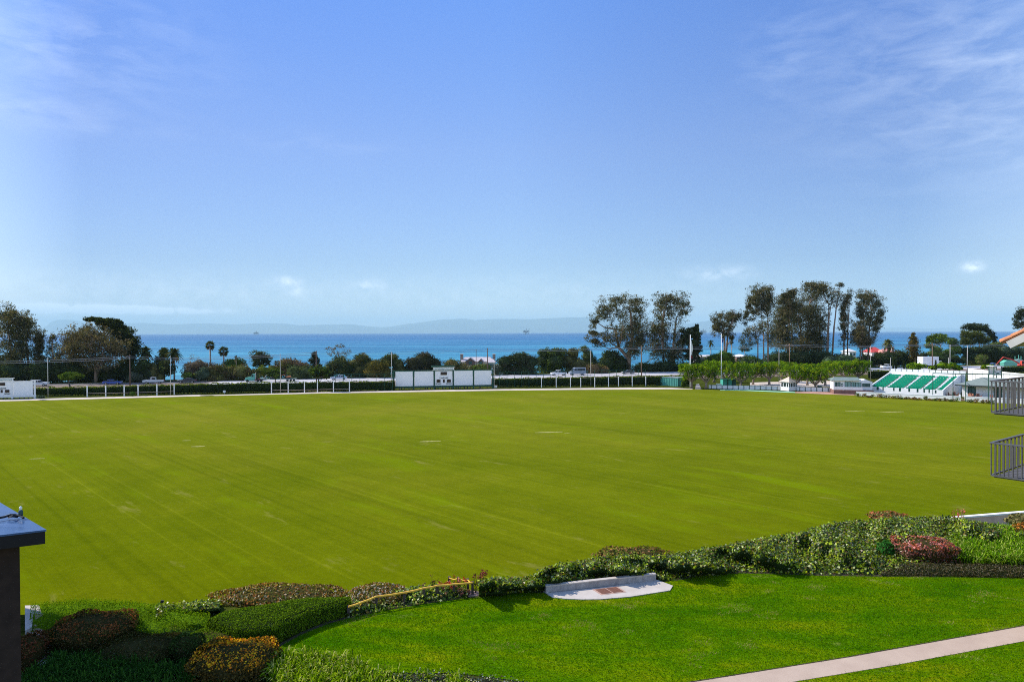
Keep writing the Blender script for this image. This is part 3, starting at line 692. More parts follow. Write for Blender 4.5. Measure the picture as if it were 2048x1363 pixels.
def palm(label, px, ytop, off, crown_px, base_y, pal=None, fan=False, group='palms by the shore', trunk_px=1.6, n=34):
    Y = place(px, off); sc = Y/F; top = Q(px, ytop, Y); z0 = gz1(top.x, Y)
    t = thing('palm_tree', (top.x, Y, z0), label, 'palm tree', group); R = crown_px*sc
    mb = MB(); mb.tube([(top.x, Y, z0), (top.x+0.1, Y, (z0+top.z)/2), (top.x, Y, top.z)], [trunk_px*sc*1.15, trunk_px*sc, trunk_px*sc*0.9], 8); mk('trunk', mb, paint('palm_trunk', (0.24, 0.20, 0.16), 0.95, 0.3, 3), t, smooth=True)
    vs = []; cs = []; pal = pal or [(0.035,0.05,0.02),(0.05,0.065,0.022),(0.08,0.085,0.03)]
    for k in range(n):
        a = 2*PI*k*0.618+random.uniform(-.2, .2); e = math.radians(85-150*(k/(n-1))**0.9); L = R*random.uniform(0.85, 1.1)
        col = pal[k % len(pal)] if k < n*0.8 else (0.13, 0.09, 0.05)
        o = np.array(top); d = np.array([math.cos(a)*math.cos(e), math.sin(a)*math.cos(e), math.sin(e)]); side = np.array([-math.sin(a), math.cos(a), 0])
        if fan:
            for j in range(9):
                w = (j-4)*0.24; dd = d*math.cos(w)+side*math.sin(w)
                p0 = o+d*L*0.35; p1 = p0+dd*L*0.65+np.array([0, 0, -0.08*L]); s2 = np.cross(dd, side+d*0.3); s2 /= np.linalg.norm(s2)+1e-9
                vs += [p0, p0+(p1-p0)*0.55+s2*0.05*L, p1, p0+(p1-p0)*0.55-s2*0.05*L]; cs += [col]*4
            p1 = o+d*L*0.35; vs += [o-side*.02, o+side*.02, p1+side*.02, p1-side*.02]; cs += [col]*4
        else:
            pts = [o+d*L*s+np.array([0, 0, -0.55*L*s*s]) for s in (0, .25, .5, .75, 1)]
            for j in range(4):
                w0, w1 = [0.05, .16, .17, .12, 0.02][j]*L, [0.05, .16, .17, .12, 0.02][j+1]*L
                for sg in (1, -1):
                    dn = np.array([0, 0, -0.5]); vs += [pts[j], pts[j]+(side*sg+dn)*w0, pts[j+1]+(side*sg+dn)*w1, pts[j+1]]; cs += [col]*4
    v = np.array(vs); mk_np('crown', v, np.arange(len(v)).reshape(-1, 4), np.array(cs), M_LEAF, t); return t
palm('dark drooping palm against the sea beside the dark flat-topped tree', 290, 700, 34, 19, 760)
palm('dark bushy feather palm, taller of the pair at the dark thicket', 348, 703, 30, 19, 760)
palm('dark palm just left of the bushy feather palm, half hidden', 328, 700, 36, 15, 760)
palm('tall slim fan palm standing clear against the sea', 420, 690, 40, 11, 730, fan=True, n=40)
palm('shorter fan palm right of the tall slim one', 447, 702, 38, 11.5, 725, fan=True, n=40)
palm('tiny palm poking out of the dark dome shrub', 472, 713, 34, 7, 725, n=16, trunk_px=0.8)
palm('thin palm rising by the spiky dark cypress, right of the white flagpole', 1421.5, 683, 70, 10, 706, n=18, trunk_px=0.9)
palm('short thin palm beneath the lone slender eucalyptus', 1463, 685, 70, 5, 706, n=12, trunk_px=0.7)
palm('squat palm beside the red-roofed house', 1776, 684, 60, 15, 706, pal=[(0.09,0.10,0.03),(0.13,0.13,0.04)])
# --- thicket behind the road, left
gB = 'shrubs and small trees behind the road'
bush('shrub', 'deep dark thicket filling the space under the tall trees at the left edge', [(30,745,55,26),(95,745,45,26),(140,742,45,26)], 38, pal=DARK, group=gB)
bush('shrub', 'dark thicket under the broad grey-green eucalyptus', [(175,750,40,20),(215,748,40,22),(250,745,30,26)], 40, pal=DARK, group=gB)
tree('pine_tree', 'dark pointed conifer between the two dark feather palms', 'tree', [(328,706,9,10),(322,722,16,14),(318,740,22,16),(335,735,18,18)], 326, 32, pal=DARK, bark=BARKD, sub=0.9, leaf=0.4, airy=0.0, dens=1.5)
bush('shrub', 'dark green clump below the drooping palm', [(288,735,22,22),(300,745,22,18),(278,750,20,16)], 32, pal=DARK, group=gB)
bush('shrub', 'pale grey-green mound by the road under the drooping palm', [(272,755,22,14),(285,758,16,10)], 26, pal=GREY, group=gB)
bush('shrub', 'upright olive-green shrub in front of the dark feather palms', [(308,742,14,22),(320,752,12,14)], 26, pal=OLIVE, group=gB)
bush('shrub', 'dry brown twiggy dome beside the dark feather palms', [(395,735,28,17),(385,745,24,14)], 34, pal=[(0.14,0.11,0.09),(0.10,0.08,0.06),(0.18,0.15,0.12)], leaf=0.3, group=gB)
tree('bare_tree', 'leafless grey tree behind the dry brown dome', 'tree', [(388,715,12,8),(398,722,8,6)], 390, 40, pal=[(0.2,0.17,0.15)], leaf=0.22, dens=0.25, airy=0.6, trunk_r=0.12, sub=0.8)
bush('shrub', 'yellow-green low shrub at the foot of the dry brown dome', [(376,752,13,10)], 24, pal=LIME, group=gB)
bush('shrub', 'blue-green rounded shrub at the roadside left of the fan palms', [(408,748,18,16),(396,756,14,9)], 25, pal=TEAL, group=gB)
bush('shrub', 'small dark green ball shrub by the blue-green one', [(384,756,12,10)], 22, pal=DARK, group=gB)
bush('shrub', 'dark smooth dome shrub under the fan palms', [(470,727,23,13),(468,735,28,14)], 38, pal=GREEN[:3]+DARK[:1], group=gB)
bush('shrub', 'wide olive-brown shrub mass below the fan palms', [(430,742,26,18),(455,746,28,18),(485,744,28,18),(505,754,22,12),(440,756,30,12)], 28, pal=OLIVE+[(0.08,0.06,0.045)], group=gB)
tree('pine_tree', 'airy grey-green pine standing alone against the sea', 'tree', [(510,707,13,9),(528,708,14,9),(536,718,11,9),(508,722,11,9),(522,718,14,10),(515,730,12,6),(535,728,8,5)], 519, 44, pal=[(0.075,0.095,0.05),(0.055,0.075,0.045),(0.10,0.115,0.065)], sub=0.9, leaf=0.35, airy=0.35, trunk_r=0.22, limbs=7)
bush('shrub', 'bright yellow-green shrub right of the airy pine', [(526,742,22,12),(545,745,22,14)], 34, pal=[(0.14,0.17,0.02),(0.09,0.12,0.02),(0.06,0.07,0.025)], group=gB)
bush('shrub', 'reddish-brown rounded shrub mass behind the green lorry', [(575,727,26,13),(598,732,20,12),(555,738,20,10),(580,742,30,14)], 36, pal=BROWN+OLIVE[:1], group=gB)
bush('shrub', 'fresh light-green feathery shrub behind the excavator on the trailer', [(588,742,20,14),(612,744,22,14),(600,752,26,12)], 28, pal=[(0.075,0.10,0.04),(0.10,0.13,0.05),(0.05,0.07,0.035)], group=gB)
tree('cypress_tree', 'small dark conical conifer against the sea beside a dark pole', 'tree', [(629,709,6,7),(628,720,12,9),(630,733,17,10)], 629, 42, pal=[(0.04,0.05,0.03),(0.06,0.065,0.035)], bark=BARKD, sub=0.7, leaf=0.35, airy=0.0, dens=1.5)
tree('bare_tree', 'sparse pale tree with a wide open crown against the sea', 'tree', [(662,697,12,6),(680,692,12,6),(694,703,10,7),(668,706,14,7),(684,708,12,6)], 677, 44, pal=[(0.16,0.13,0.09),(0.10,0.085,0.05),(0.2,0.17,0.13)], leaf=0.28, dens=0.35, airy=0.55, trunk_r=0.12, sub=0.8, limbs=5)
bush('shrub', 'dark green domed tree under the sparse pale tree', [(680,724,20,14),(665,732,18,12),(690,738,24,16),(655,745,20,12)], 34, pal=DARK+OLIVE[:2], group=gB)
bush('shrub', 'round-headed olive tree left of the gold-brown shrub', [(724,716,18,11),(712,728,22,14),(735,728,18,14),(722,742,34,16)], 36, pal=OLIVE+DARK, group=gB)
bush('shrub', 'gold-brown rounded shrub left of the long scoreboard', [(755,732,24,16),(748,745,26,14),(768,742,20,14)], 26, pal=GOLD, group=gB)
bush('shrub', 'dark loose-topped shrub behind the gold-brown one', [(784,714,15,9),(776,724,20,12),(796,728,16,14),(800,742,22,18)], 36, pal=OLIVE[:3]+DARK, group=gB)
bush('shrub', 'big dark round-topped tree rising behind the left half of the long scoreboard', [(848,722,30,21),(830,728,22,20),(868,730,20,20),(848,742,42,22)], 34, pal=[(0.035,0.042,0.022),(0.05,0.055,0.03),(0.08,0.07,0.045),(0.028,0.034,0.018)], group=gB)
bush('shrub', 'brownish shrub behind the right half of the long scoreboard', [(904,728,18,13),(925,735,16,11),(900,742,30,16)], 30, pal=OLIVE+BROWN[:1], group=gB)
bush('shrub', 'yellow-green shrub in front of the beach house', [(955,736,16,10),(970,735,14,10),(945,744,24,12)], 26, pal=LIME[:2]+OLIVE, group=gB)
bush('shrub', 'pale grey-green shrub with white blossom beside the right end of the scoreboard', [(993,738,9,14),(998,748,10,8)], 22, pal=GREY+[(0.45,0.45,0.38)], group=gB, leaf=0.3)
bush('shrub', 'dark round shrub mass right of the beach house', [(1012,722,20,13),(1040,716,24,14),(1062,724,20,14),(1010,738,24,16),(1045,738,34,18)], 32, pal=DARK+[(0.05,0.055,0.03),(0.075,0.07,0.045)], group=gB)
bush('shrub', 'glossy dark green tree with yellow-green tips', [(1092,705,18,10),(1115,705,22,11),(1088,720,20,16),(1112,724,24,20),(1100,738,28,14)], 38, pal=DARK+[(0.10,0.14,0.015),(0.05,0.08,0.015)], group=gB)
bush('shrub', 'dull grey-brown tree between the glossy and the willow-like ones', [(1146,706,16,13),(1140,722,22,18),(1160,730,22,18),(1150,742,30,12)], 36, pal=OLIVE[:3]+[(0.05,0.05,0.035)], group=gB)
bush('shrub', 'pale yellow-green willowy shrub beside a thin grey pole', [(1168,698,10,9),(1176,712,15,14),(1184,724,14,14)], 42, pal=[(0.13,0.17,0.055),(0.10,0.13,0.05),(0.07,0.09,0.035)], leaf=0.3, group=gB)
bush('shrub', 'brown feathery shrub at the foot of the willowy shrub', [(1188,738,18,14),(1206,742,14,12)], 26, pal=BROWN+OLIVE[:2], group=gB)
bush('shrub', 'broad deep-green tree under the leaning eucalyptus', [(1222,712,22,14),(1215,728,24,18),(1240,726,22,18),(1235,740,30,12)], 38, pal=DARK+[(0.07,0.11,0.018)], group=gB)
# --- eucalyptus on the right
tree('eucalyptus_tree', 'large spreading eucalyptus leaning left over the road, with a thick forked trunk', 'tree', [(400,225,120,66),(590,190,120,60),(720,240,80,60),(270,370,75,55),(430,350,130,75),(620,350,130,80),(215,590,75,42),(300,660,60,34),(470,540,120,95),(600,500,120,90),(560,640,130,60),(730,430,80,80),(760,590,80,110),(240,470,36,30),(700,560,70,90),(700,690,70,70),(640,770,60,50)], 1257, 36, T=T4, trunks=[[(600,940),(600,800),(500,690),(460,500)],[(600,940),(605,760),(640,560),(620,330)]], group=gE, trunk_r=0.85, dens=1.15, airy=0.2)
tree('eucalyptus_tree', 'tall eucalyptus with a two-lobed top beside the spiky dark cypress', 'tree', [(910,180,75,60),(1130,180,85,70),(1030,240,110,70),(1210,290,50,45),(930,320,90,55),(1100,370,90,65),(900,450,75,80),(1010,510,110,110),(900,620,100,120),(1060,680,110,120),(960,790,130,90),(820,520,60,70),(850,700,80,70),(1110,800,100,56),(1150,640,60,70)], 1335, 38, T=T4, trunks=[[(960,900),(950,640),(950,400),(1000,200)],[(1060,900),(1060,640),(1090,380)]], group=gE, trunk_r=0.55, dens=1.1, airy=0.2)
def spiky(label, ells, base_x, off, T, pal):
    t = tree('cypress_tree', label, 'tree', ells, base_x, off, T=T, pal=pal, bark=BARKD, leaf=0.6, sub=0.75, dens=1.2, airy=0.1, droop=-0.6); return t
spiky('dark cypress with spiky upswept branches behind the white flagpole', [(1300,470,26,22),(1270,500,50,22),(1310,545,46,20),(1240,560,70,30),(1310,600,44,18),(1250,640,90,34),(1320,680,44,22),(1260,720,100,34),(1240,790,110,50),(1170,620,60,50),(1160,520,50,40)], 1383, 36, T4, DARK)
tree('eucalyptus_tree', 'lone slender eucalyptus with open bunched foliage, right of the flagpoles', 'tree', [(1510,370,70,50),(1480,450,46,60),(1600,370,60,50),(1690,340,70,45),(1640,430,66,60),(1560,480,80,50),(1490,540,44,40),(1650,560,50,44),(1655,630,20,26),(1760,390,36,40)], 1448.5, 44, T=T4, trunks=[[(1580,790),(1582,640),(1570,500),(1540,400)],[(1582,640),(1620,520),(1680,380)]], group=gE, trunk_r=0.42, airy=0.25)
tree('eucalyptus_tree', 'leftmost tree of the big grove, with a straight white trunk', 'tree', [(400,180,100,46),(330,250,66,60),(470,220,56,66),(290,320,46,46),(400,310,110,76),(270,390,34,34),(236,505,30,34),(400,410,90,80),(490,330,40,90)], 1536, 40, T=T5, trunks=[[(467,905),(467,640),(466,450),(420,240)],[(425,890),(425,640),(400,420)]], group=gE, trunk_r=0.34, airy=0.2)
tree('eucalyptus_tree', 'smaller eucalyptus filling the left foot of the big grove', 'tree', [(340,590,86,56),(330,670,56,56),(400,540,60,60),(500,560,60,80),(480,660,50,60)], 1515, 36, T=T5, trunks=[[(370,880),(368,720),(345,600)]], group=gE, trunk_r=0.3)
tree('eucalyptus_tree', 'rounded eucalyptus between the white trunk and the crest of the big grove', 'tree', [(575,275,46,42),(680,225,60,46),(735,215,50,36),(640,330,100,66),(720,400,110,90),(600,460,90,70),(560,560,70,66),(660,600,110,90),(600,700,110,80)], 1583, 46, T=T5, trunks=[[(660,900),(660,640),(690,380)]], group=gE, trunk_r=0.5, dens=1.2, airy=0.1)
tree('eucalyptus_tree', 'tallest and densest eucalyptus at the crest of the big grove', 'tree', [(835,145,50,36),(960,138,90,34),(1010,180,60,40),(880,225,100,66),(1000,230,90,76),(870,330,120,80),(820,450,120,90),(940,420,90,96),(850,580,120,96),(950,560,80,86),(880,700,130,80),(760,740,120,80)], 1620, 50, T=T5, trunks=[[(860,920),(850,640),(870,330)],[(780,900),(785,600),(760,430)],[(1040,860),(1055,600),(1060,330)]], group=gE, trunk_r=0.45, dens=1.2, airy=0.1)
tree('eucalyptus_tree', 'shadowy back-row eucalyptus filling the middle of the big grove', 'tree', [(620,360,70,70),(760,310,60,60),(780,450,90,90),(700,520,80,80),(900,660,80,80),(1000,460,60,100),(1000,620,60,100),(690,740,130,56),(900,800,130,56),(540,700,60,60),(560,420,50,60),(1000,760,60,60)], 1600, 56, T=T5, trunks=[[(700,900),(700,600),(690,420)],[(960,900),(970,600),(980,400)]], group=gE, trunk_r=0.4, dens=1.2, airy=0.0)
tree('eucalyptus_tree', 'slim eucalyptus with a narrow upright top beside the sky gap in the grove', 'tree', [(1170,145,34,26),(1120,220,54,56),(1180,260,46,46),(1110,320,56,46),(1080,260,40,50)], 1666, 44, T=T5, trunks=[[(1085,870),(1110,560),(1130,380),(1150,240)],[(1035,860),(1050,560),(1080,340)]], group=gE, trunk_r=0.36)
tree('eucalyptus_tree', 'thin sparse eucalyptus just right of the sky gap in the grove', 'tree', [(1265,225,34,40),(1240,300,52,46),(1200,400,44,50),(1230,500,56,60),(1190,590,44,50),(1220,690,56,56),(1200,340,30,30),(1190,460,30,34)], 1688, 44, T=T5, trunks=[[(1205,840),(1208,640),(1230,330)],[(1240,820),(1245,560),(1260,300)]], group=gE, trunk_r=0.34, airy=0.3)
tree('eucalyptus_tree', 'rightmost rounded eucalyptus of the big grove, hanging over open sky', 'tree', [(1420,228,90,40),(1500,290,86,56),(1370,290,60,56),(1560,370,54,56),(1430,390,90,66),(1565,465,40,50),(1490,480,60,60),(1545,550,34,36),(1400,490,56,56),(1340,400,40,60),(1310,560,40,60),(1300,680,44,60),(1480,600,50,60)], 1720, 44, T=T5, trunks=[[(1390,860),(1385,640),(1400,420)],[(1440,840),(1450,600),(1480,380)]], group=gE, trunk_r=0.36, airy=0.25)
tree('eucalyptus_tree', 'brownish young eucalyptus standing in front of the right end of the grove', 'tree', [(1380,530,50,50),(1360,600,80,50),(1330,680,66,50),(1400,690,90,56),(1470,680,56,50),(1400,760,60,40)], 1720.6, 36, T=T5, pal=EUCB, trunks=[[(1366,920),(1366,760),(1375,580)]], group=gE, trunk_r=0.28)
tree('pine_tree', 'pale blue-green feathery tree at the left foot of the big grove', 'tree', [(250,620,50,34),(220,680,50,50),(270,720,80,50),(240,770,70,30)], 1491, 60, T=T5, pal=[(0.10,0.13,0.11),(0.075,0.10,0.085),(0.13,0.155,0.13)], leaf=0.35, airy=0.4, trunk_r=0.15, sub=0.9)
bush('shrub', 'green rounded shrub in front of the flat-roofed houses, right of the flagpole', [(1430,716,20,10),(1450,712,20,12),(1425,725,22,10),(1452,724,26,10)], 34, pal=GREEN+TEAL[:1], group=gB)
bush('shrub', 'soft green shrub between the ficus row and the left foot of the big grove', [(1500,720,22,12),(1515,725,20,10),(1488,727,16,8)], 34, pal=GREEN[:3]+TEAL, group=gB)
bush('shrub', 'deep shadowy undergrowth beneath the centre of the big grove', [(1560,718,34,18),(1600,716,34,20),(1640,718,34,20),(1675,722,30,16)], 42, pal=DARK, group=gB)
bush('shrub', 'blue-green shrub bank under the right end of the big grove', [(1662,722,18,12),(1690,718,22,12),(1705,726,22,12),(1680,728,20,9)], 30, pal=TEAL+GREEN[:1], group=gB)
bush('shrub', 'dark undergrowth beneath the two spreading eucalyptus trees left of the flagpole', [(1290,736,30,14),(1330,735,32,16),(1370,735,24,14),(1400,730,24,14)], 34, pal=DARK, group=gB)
bush('shrub', 'low dark shrub line behind the white lorry and pickup', [(1735,722,28,16),(1770,718,30,18),(1800,716,24,20),(1825,722,20,16)], 46, pal=DARK, group=gB)
# --- right side trees
tree('cottonwood_tree', 'golden-brown tree with a pointed top by the white lorry', 'tree', [(880,360,24,22),(870,420,56,50),(900,450,56,60),(850,510,60,50),(900,540,76,66),(890,610,66,50)], 1830, 40, T=T6, pal=GOLD+[(0.2,0.13,0.05)], trunk_r=0.3, airy=0.1, leaf=0.42, sub=1.1)
tree('ficus_tree', 'round green tree with a smooth domed top, in front of the sea at right', 'tree', [(1060,400,46,30),(1150,380,90,32),(1200,410,70,36),(1140,430,90,40),(1040,430,30,26)], 1880, 66, T=T6, pal=GREEN, trunk_r=0.35, airy=0.0, leaf=0.4, dens=1.4)
bush('shrub', 'pale lime shrub below the round green tree', [(1040,480,50,40),(1120,520,60,50),(1080,560,70,40)], 44, T=T6, pal=LIME+GREY[:1], group=gB)
bush('shrub', 'mid-green tree mass left of the flat-topped tree', [(1290,440,70,50),(1330,520,80,70),(1250,560,80,60),(1180,590,80,60)], 52, T=T6, pal=GREEN[:3]+TEAL, group=gB)
tree('stone_pine', 'flat-topped dark umbrella tree rising above the others at right', 'tree', [(1540,265,130,28),(1440,290,66,28),(1640,300,70,34),(1700,350,56,34),(1730,400,40,26),(1740,440,30,18),(1560,310,110,34)], 1958, 70, T=T6, pal=[(0.035,0.05,0.022),(0.05,0.065,0.028),(0.028,0.04,0.02)], trunk_r=0.45, airy=0.05, dens=1.3, leaf=0.45, bark=BARKD)
tree('oak_tree', 'yellowish-green broad tree in front of the umbrella tree', 'tree', [(1430,360,70,56),(1540,360,86,50),(1490,420,120,56),(1620,420,80,50),(1420,440,60,50)], 1944, 56, T=T6, pal=[(0.09,0.11,0.025),(0.12,0.13,0.03),(0.06,0.08,0.02)], trunk_r=0.35, airy=0.0, dens=1.3, leaf=0.42)
bush('shrub', 'dark green mass of trees beneath the umbrella tree', [(1440,540,70,60),(1540,530,90,50),(1660,520,80,60),(1740,560,80,70),(1480,600,90,50)], 48, T=T6, pal=DARK+TEAL[:1], group=gB)
bush('shrub', 'round-headed shrub tree standing in front of the dark mass at right', [(1600,610,66,44),(1590,650,50,30)], 30, T=T6, pal=OLIVE[:2]+GREEN[:2], group=gB)
bush('shrub', 'yellow-green thicket left of the tiled roof', [(1720,480,50,36),(1790,470,50,40),(1760,510,70,36)], 56, T=T6, pal=LIME+OLIVE[:2], group=gB)
bush('shrub', 'grey blue-green tree mass behind the red excavator', [(1850,530,70,60),(1940,540,90,70),(2040,550,90,70),(1900,600,90,50),(2020,620,100,50),(1790,600,60,50)], 46, T=T6, pal=TEAL+DARK[:2], group=gB)
bush('shrub', 'dark thicket behind the round green tree and the lorry', [(980,600,60,60),(1090,620,80,50),(1200,630,80,50),(1320,620,70,60),(1400,640,70,40)], 40, T=T6, pal=DARK, group=gB)
tree('pine_tree', 'airy dark pine reaching in from the right picture edge above the tiled roof', 'tree', [(2010,90,46,36),(1970,150,40,24),(2030,190,60,36),(1960,200,40,22),(1980,250,56,22),(2040,270,60,26),(1960,295,40,12),(2060,130,50,50)], 2056, 60, T=T6, pal=[(0.05,0.065,0.03),(0.07,0.08,0.035),(0.035,0.05,0.025)], leaf=0.4, airy=0.35, trunk_r=0.4)
bush('shrub', 'dark mixed thicket between the umbrella tree and the blue-green mass at right', [(1975,705,24,20),(2005,712,24,18),(1990,722,26,14),(1955,722,24,14)], 50, pal=DARK+OLIVE[:2], group=gB)
# hedge plants behind the grandstand
gH = 'bright clipped shrubs behind the grandstand'
bush('shrub', 'bright green clipped shrub left of the white lorry, behind the grandstand', [(845,690,50,30),(930,690,80,34),(880,715,80,26)], Y=172, T=T6, pal=BRIGHT, group=gH, zb=0)
bush('shrub', 'bright green clipped shrub below the white lorry, behind the grandstand', [(1090,710,50,24),(1170,690,70,34),(1240,700,60,34)], Y=172, T=T6, pal=BRIGHT, group=gH, zb=0)
bush('shrub', 'bright green clipped shrub right of the white lorry, behind the grandstand', [(1320,700,60,30),(1290,680,36,26),(1350,720,50,20)], Y=172, T=T6, pal=BRIGHT, group=gH, zb=0)
bush('shrub', 'bright yellow-green shrub left of the white lookout booth', [(1670,695,60,22),(1630,710,40,18)], Y=185, T=T6, pal=BRIGHT, group=gH, zb=0)
for i, (px, y0, lab) in enumerate([(1786.5, 719, 'thin dark cypress spire, leftmost of a pair by the white pickup'), (1792, 722, 'thin dark cypress spire, right one of the pair by the white pickup'), (1808, 722, 'single thin dark cypress spire left of the bright clipped shrubs'), (1871.5, 720, 'dark cypress spire in front of the white lorry')]):
    bush('cypress_spire', lab, [(px, y0+5, 1.6, 6), (px, y0+13, 2.2, 8), (px, y0+21, 2.2, 6)], Y=168, pal=DARK, leaf=0.2, sub=0.3, cat='cypress', zb=0, group='thin cypress spires')
# --- long hedge in front of the road
HPAL = [(0.022,0.042,0.010),(0.03,0.055,0.012),(0.045,0.07,0.014),(0.016,0.03,0.010)]
def hedge(label, x0, x1, ybase_fn, ytop_fn, group=None, depth=1.6, gap=0.08):
    a = P(x0, ybase_fn(x0), 0); b_ = P(x1, ybase_fn(x1), 0); d = (b_-a); L = d.length; d.normalize(); nn = Vector((-d.y, d.x, 0))
    za = Q(x0, ytop_fn(x0), a.y).z; zb_ = Q(x1, ytop_fn(x1), b_.y).z
    t = thing('hedge', a.lerp(b_, 0.5), label, 'hedge', group)
    # body faces: front, top, back
    n = int(L*95); u = RNG.random(n); s = RNG.random(n)
    H = za+(zb_-za)*u; wob = 0.10*np.sin(u*L*0.9)+0.08*np.sin(u*L*2.3+1)
    face = RNG.random(n); front = face < 0.5; top = (face >= 0.5) & (face < 0.85); back = face >= 0.85
    z = np.where(top, H+wob+RNG.normal(0, 0.05, n), gap+RNG.normal(0, 0.12, n)+s*(H-gap)); z = np.maximum(z, 0.12)
    v_ = np.where(top, s*depth, np.where(front, wob*0.8+RNG.normal(0, 0.07, n), depth+RNG.normal(0, 0.07, n)))
    pos = np.array(a)[None]+np.outer(u*L, np.array(d))+np.outer(v_, np.array(nn)); pos[:, 2] = z
    nr = np.where(top[:, None], np.array([0, 0, 1.0]), np.where(front[:, None], -np.array(nn), np.array(nn)))
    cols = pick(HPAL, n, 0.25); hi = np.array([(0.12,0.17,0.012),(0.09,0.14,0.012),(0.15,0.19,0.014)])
    young = (z > H-0.16)  # top leaves coloured lighter, standing in for sun on the hedge top
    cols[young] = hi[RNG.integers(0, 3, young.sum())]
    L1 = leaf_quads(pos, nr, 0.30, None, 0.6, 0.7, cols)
    ns = int(L/3); cv = []; cf = []
    for k in range(ns+1):
        uu = k/ns; h_ = za+(zb_-za)*uu-0.15
        for (off, zz) in ((0.25, gap+0.15), (0.25, h_), (depth-0.25, h_), (depth-0.25, gap+0.15)):
            p = a+d*(uu*L)+nn*off; cv.append((p.x, p.y, zz))
    for k in range(ns):
        for e in range(4): cf.append((k*4+e, k*4+(e+1) % 4, (k+1)*4+(e+1) % 4, (k+1)*4+e))
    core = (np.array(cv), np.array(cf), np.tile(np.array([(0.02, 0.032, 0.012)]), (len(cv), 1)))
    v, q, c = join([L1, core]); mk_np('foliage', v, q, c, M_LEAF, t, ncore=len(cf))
    mb = MB()
    for k in range(int(L/0.9)):
        p = a+d*(k*0.9+random.uniform(0, .5))+nn*random.uniform(0.3, depth-0.3); q_ = p+d*random.uniform(-.15, .15); mb.tube([(p.x, p.y, 0), (q_.x, q_.y, gap+0.3)], 0.04, 4, cap=False)
    tag(mk('stems', mb, BARKD, t), kind='stuff')
lin = lambda x, a: float(np.interp(x, [p[0] for p in a], [p[1] for p in a]))
hb = [(60,792.5),(250,790),(500,785.5),(785,780.5),(1000,773.5),(1300,770.5),(1385,770)]
ht = [(60,776.6),(250,770.8),(500,765.6),(785,762.8),(1000,757.2),(1300,753.2),(1385,751)]
hedge('long clipped dark hedge left of the long scoreboard, below the road', 64, 500, lambda x: lin(x, hb), lambda x: lin(x, ht), 'clipped hedges in front of the road')
hedge('clipped dark hedge between the middle row of white posts and the long scoreboard', 501, 790, lambda x: lin(x, hb), lambda x: lin(x, ht), 'clipped hedges in front of the road')
hedge('clipped dark hedge right of the long scoreboard, ending at the green shed', 984, 1385, lambda x: lin(x, hb), lambda x: lin(x, ht), 'clipped hedges in front of the road')
hedge('dark clipped hedge left of the grandstand, behind the white cottage', 1741, 1786, lambda x: 758, lambda x: 741, 'clipped hedges in front of the road')
hedge('dark clipped hedge at the right, behind the long white wall', 2010, 2070, lambda x: 745, lambda x: 733, 'clipped hedges in front of the road')
bush('shrub', 'small round shrub between the white rail posts at the left', [(265,787,6,5)], Y=137, pal=GREEN[:3], leaf=0.2, sub=0.3, zb=0, group='single shrubs at the foot of the hedge')
bush('shrub', 'low blue-green shrub at the foot of the leftmost pale pole', [(82,793,9,3.5)], Y=134.5, pal=TEAL, leaf=0.2, sub=0.3, zb=0, group='single shrubs at the foot of the hedge')
# --- small spreading trees in front of the hedge
def small_tree(label, base, crowns, pal, tr=0.28):
    Y = P(base[0], base[1], 0).y
    tree('small_spreading_tree', label, 'tree', crowns, base[0], Y=Y, pal=pal, bark=paint('bark_grey', (0.15, 0.12, 0.10), 0.95, 0.3, 2), sub=0.55, leaf=0.26, airy=0.0, dens=1.3, trunk_r=tr, limbs=8, zb=0, group='small spreading trees along the hedge', droop=0)
small_tree('small flat-crowned green tree right of the left scoreboard', (138.5,785), [(123,752,7,6),(134,748,9,5),(147,747,10,4),(158,752,10,5),(164,753,7,4),(142,756,14,4),(128,757,8,4)], GREEN+LIME[:1])
small_tree('small dark flat-crowned tree at the first of the middle white posts', (547.5,783), [(535,745,9,5),(548,741,10,4.5),(560,745,9,5),(545,750,13,5),(556,753,8,4)], DARK+GREEN[:2])
small_tree('small dark round-crowned tree beside a dark utility pole, left of the scoreboard', (636.5,782), [(624,742,9,6),(636,736,11,6),(648,740,10,6),(657,745,6,5),(632,750,13,7),(646,752,12,7)], DARK+GREEN[:2])
